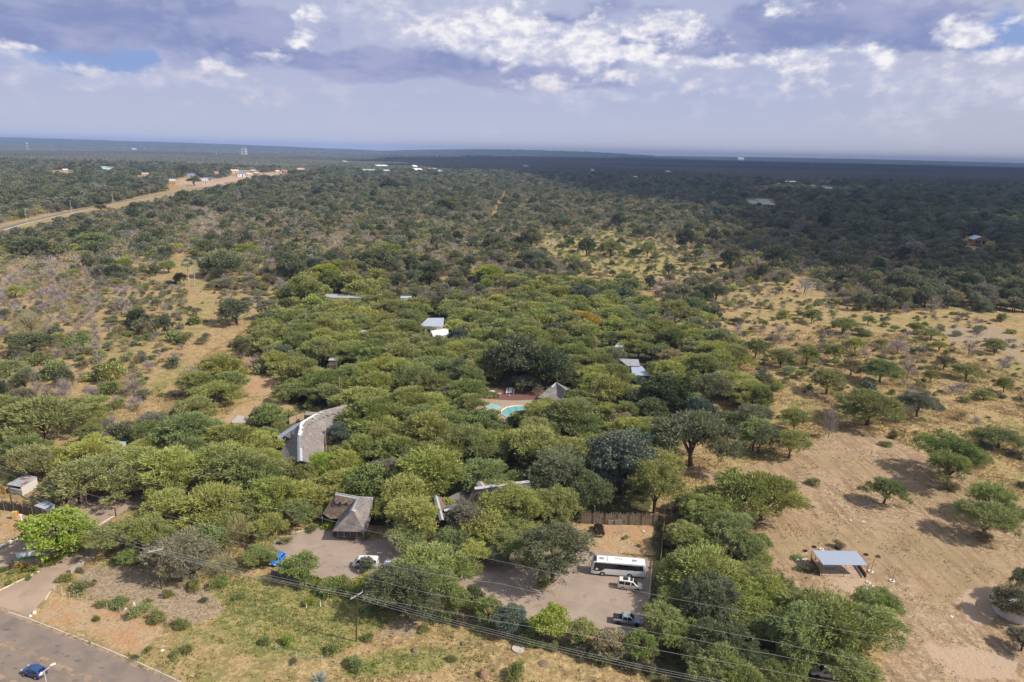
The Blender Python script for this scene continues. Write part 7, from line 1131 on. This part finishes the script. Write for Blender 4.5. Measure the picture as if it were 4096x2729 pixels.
p = G(*c2(500, 480)); mb = MB(); mb.tube([(p[0], p[1], 0), (p[0], p[1], 1.6)], .06, 6); mb.tube([(p[0], p[1], 1.6), (p[0], p[1], 1.8), (p[0], p[1], 2.05)], [.1, .24, .08], 8); tag(mb.build('globe_lamp', M_white), 'white globe lamp in the yellow bush left of the gatehouse', 'lamp')
for (a, b_, lb, s_) in ((680, 468, 'low wooden pallet behind the black off-road car', (2., 1., .3)), (724, 470, 'upright square wooden crate against the yard fence', (1.7, .6, 1.5)), (768, 476, 'broken wooden crate right of the upright one', (1.7, .9, 1.1)), (812, 478, 'crate wrapped in grey plastic at the yard fence', (1.6, .9, 1.3))):
    p = G(*c3(a, b_)); e = empty('crate', (p[0], p[1], 0), .05, label=lb, cat='crate', group='crates along the yard fence'); mb = MB()
    for k in range(5): mb.box((0, -s_[1]/2, s_[2]*(k+.5)/5), (s_[0], .04, s_[2]*.1)); mb.box((0, s_[1]*(k-2)/5, s_[2]), (s_[0], s_[1]*.12, .04))
    mb.build('slats', mat('grey crate wood', (.33, .28, .24), .95), e); mb = MB()
    for x in (-1, 1):
        for y in (-1, 1): mb.box((x*s_[0]*.48, y*s_[1]*.46, s_[2]/2-.01), (.08, .08, s_[2]-.02))
    mb.build('corner_post', M_wood, e)
p = G(*c3(950, 692)); mb = MB(); mb.tube([(p[0]-3.5, p[1]+.3, .15), (p[0]+.5, p[1], .15)], .09, 6); mb.tube([(p[0]-1, p[1]-.3, .15), (p[0]+3.5, p[1]-.4, .2)], .16, 6); tag(mb.build('log', M_wood), 'two weathered logs lying between coach and dirt yard', 'logs')
for (q_, lb) in ((c4(700, 450), 'white scrap lying on the tilled field, left one'), (c4(788, 460), 'white scrap lying on the tilled field, right one'), (c4(1398, 1114), 'pale bag beside the tree shadow at right'), (c4(855, 908), 'white litter before the whitewashed tyre'), (c3(990, 526), 'white plastic bag in the dirt yard'), (c1(1120, 1348), 'white scrap in the roadside grass')):
    rock(lb, q_, .3, M_pvc, 'litter', 'litter', .5)
p = G(*c4(1450, 358)); mb = MB(); mb.box((p[0], p[1], .3), (1.8, .9, .6), .5, taper=.8); tag(mb.build('scrap_metal', M_zinc), 'pale metal scrap beneath the two right-hand thorn trees', 'scrap')
p = G(*c4(835, 358)); mb = MB(); mb.tube([(p[0]-2.4, p[1]-.5, .12), (p[0]-.2, p[1]+.1, .2), (p[0]+1.6, p[1]+.1, .25)], [.08, .13, .16], 6); tag(mb.build('fallen_branch', M_pale), 'fallen branch at the foot of the lone field acacia', 'branch')
# ---------------------------------------------------------------- air and the cloud that shades the right-hand woods
def cloudmesh():
    poly = [(1400, 641), (1950, 629), (2700, 641), (3400, 655), (4096, 671), (4600, 683), (4700, 1120), (4096, 1165), (3650, 1165), (3350, 1130), (3150, 1060), (3020, 960), (2950, 850), (2700, 815), (2350, 770), (2050, 700), (1750, 668)]
    wp = [G(*p)[:2] for p in poly]; cx = np.array([p[0] for p in wp]); cy = np.array([p[1] for p in wp]); g = np.random.default_rng(9)
    base = 2600.; off = np.array([SUNV.x, SUNV.y])/SUNV.z*base
    V_ = []; F_ = []; b_ = 0; bl = []
    xs_ = np.arange(cx.min(), cx.max(), 60.)
    tries = 0
    for y0 in list(np.arange(330, 2600, 75))+list(np.arange(2600, 11000, 330)):
        st = 75 if y0 < 2600 else 330
        for x0 in np.arange(max(cx.min(), -6000), min(cx.max(), 8500), st):
            x = x0+g.uniform(-.3, .3)*st; y = y0+g.uniform(-.3, .3)*st
            if inpoly(np.array([x]), np.array([y]), wp)[0] and (fbm(x, y, 230, 55) > (.02 if y < 620 else -.04 if y < 1100 else -.3 if y < 2600 else -.75)): bl.append((x, y, st*g.uniform(.72, 1.0)))
    nu, nv_ = 8, 5
    for (x, y, r_) in bl:
        for j in range(nv_+1):
            ph = math.pi*j/nv_
            for i in range(nu):
                a = 2*math.pi*i/nu; k = 1+g.uniform(-.14, .14); V_.append((x+off[0]+r_*k*math.sin(ph)*math.cos(a), y+off[1]+r_*k*math.sin(ph)*math.sin(a), base+r_*.55*k*math.cos(ph)))
        for j in range(nv_):
            for i in range(nu): F_.append((b_+j*nu+i, b_+j*nu+(i+1) % nu, b_+(j+1)*nu+(i+1) % nu, b_+(j+1)*nu+i))
        b_ += (nv_+1)*nu
    m_ = npmesh('cloud', V_, F_); cm_ = mat('cloud vapour', (.85, .85, .87), 1., var=.02, spec=0); m_.materials.append(cm_); print('cloud lumps', len(bl))
    return tag(link('clouds', m_), 'broad low cloud drifting overhead and shading the woods', 'cloud', kind='stuff')
cloudmesh()
hb = MB(); hb.box((0, 7500, 75), (40000, 26000, 154)); hm = bpy.data.materials.new('hazy air'); hm.use_nodes = True; q = NT(hm.node_tree); q.n.clear(); o_ = q('ShaderNodeOutputMaterial'); pvn = q('ShaderNodeVolumePrincipled')
pvn.inputs['Color'].default_value = (.42, .56, 1., 1); pvn.inputs['Density'].default_value = 7e-5; pvn.inputs['Anisotropy'].default_value = 0.; q.l.new(pvn.outputs[0], o_.inputs['Volume'])
hz_o = tag(hb.build('haze', hm), 'thin blue haze over the plain', 'haze', kind='stuff')
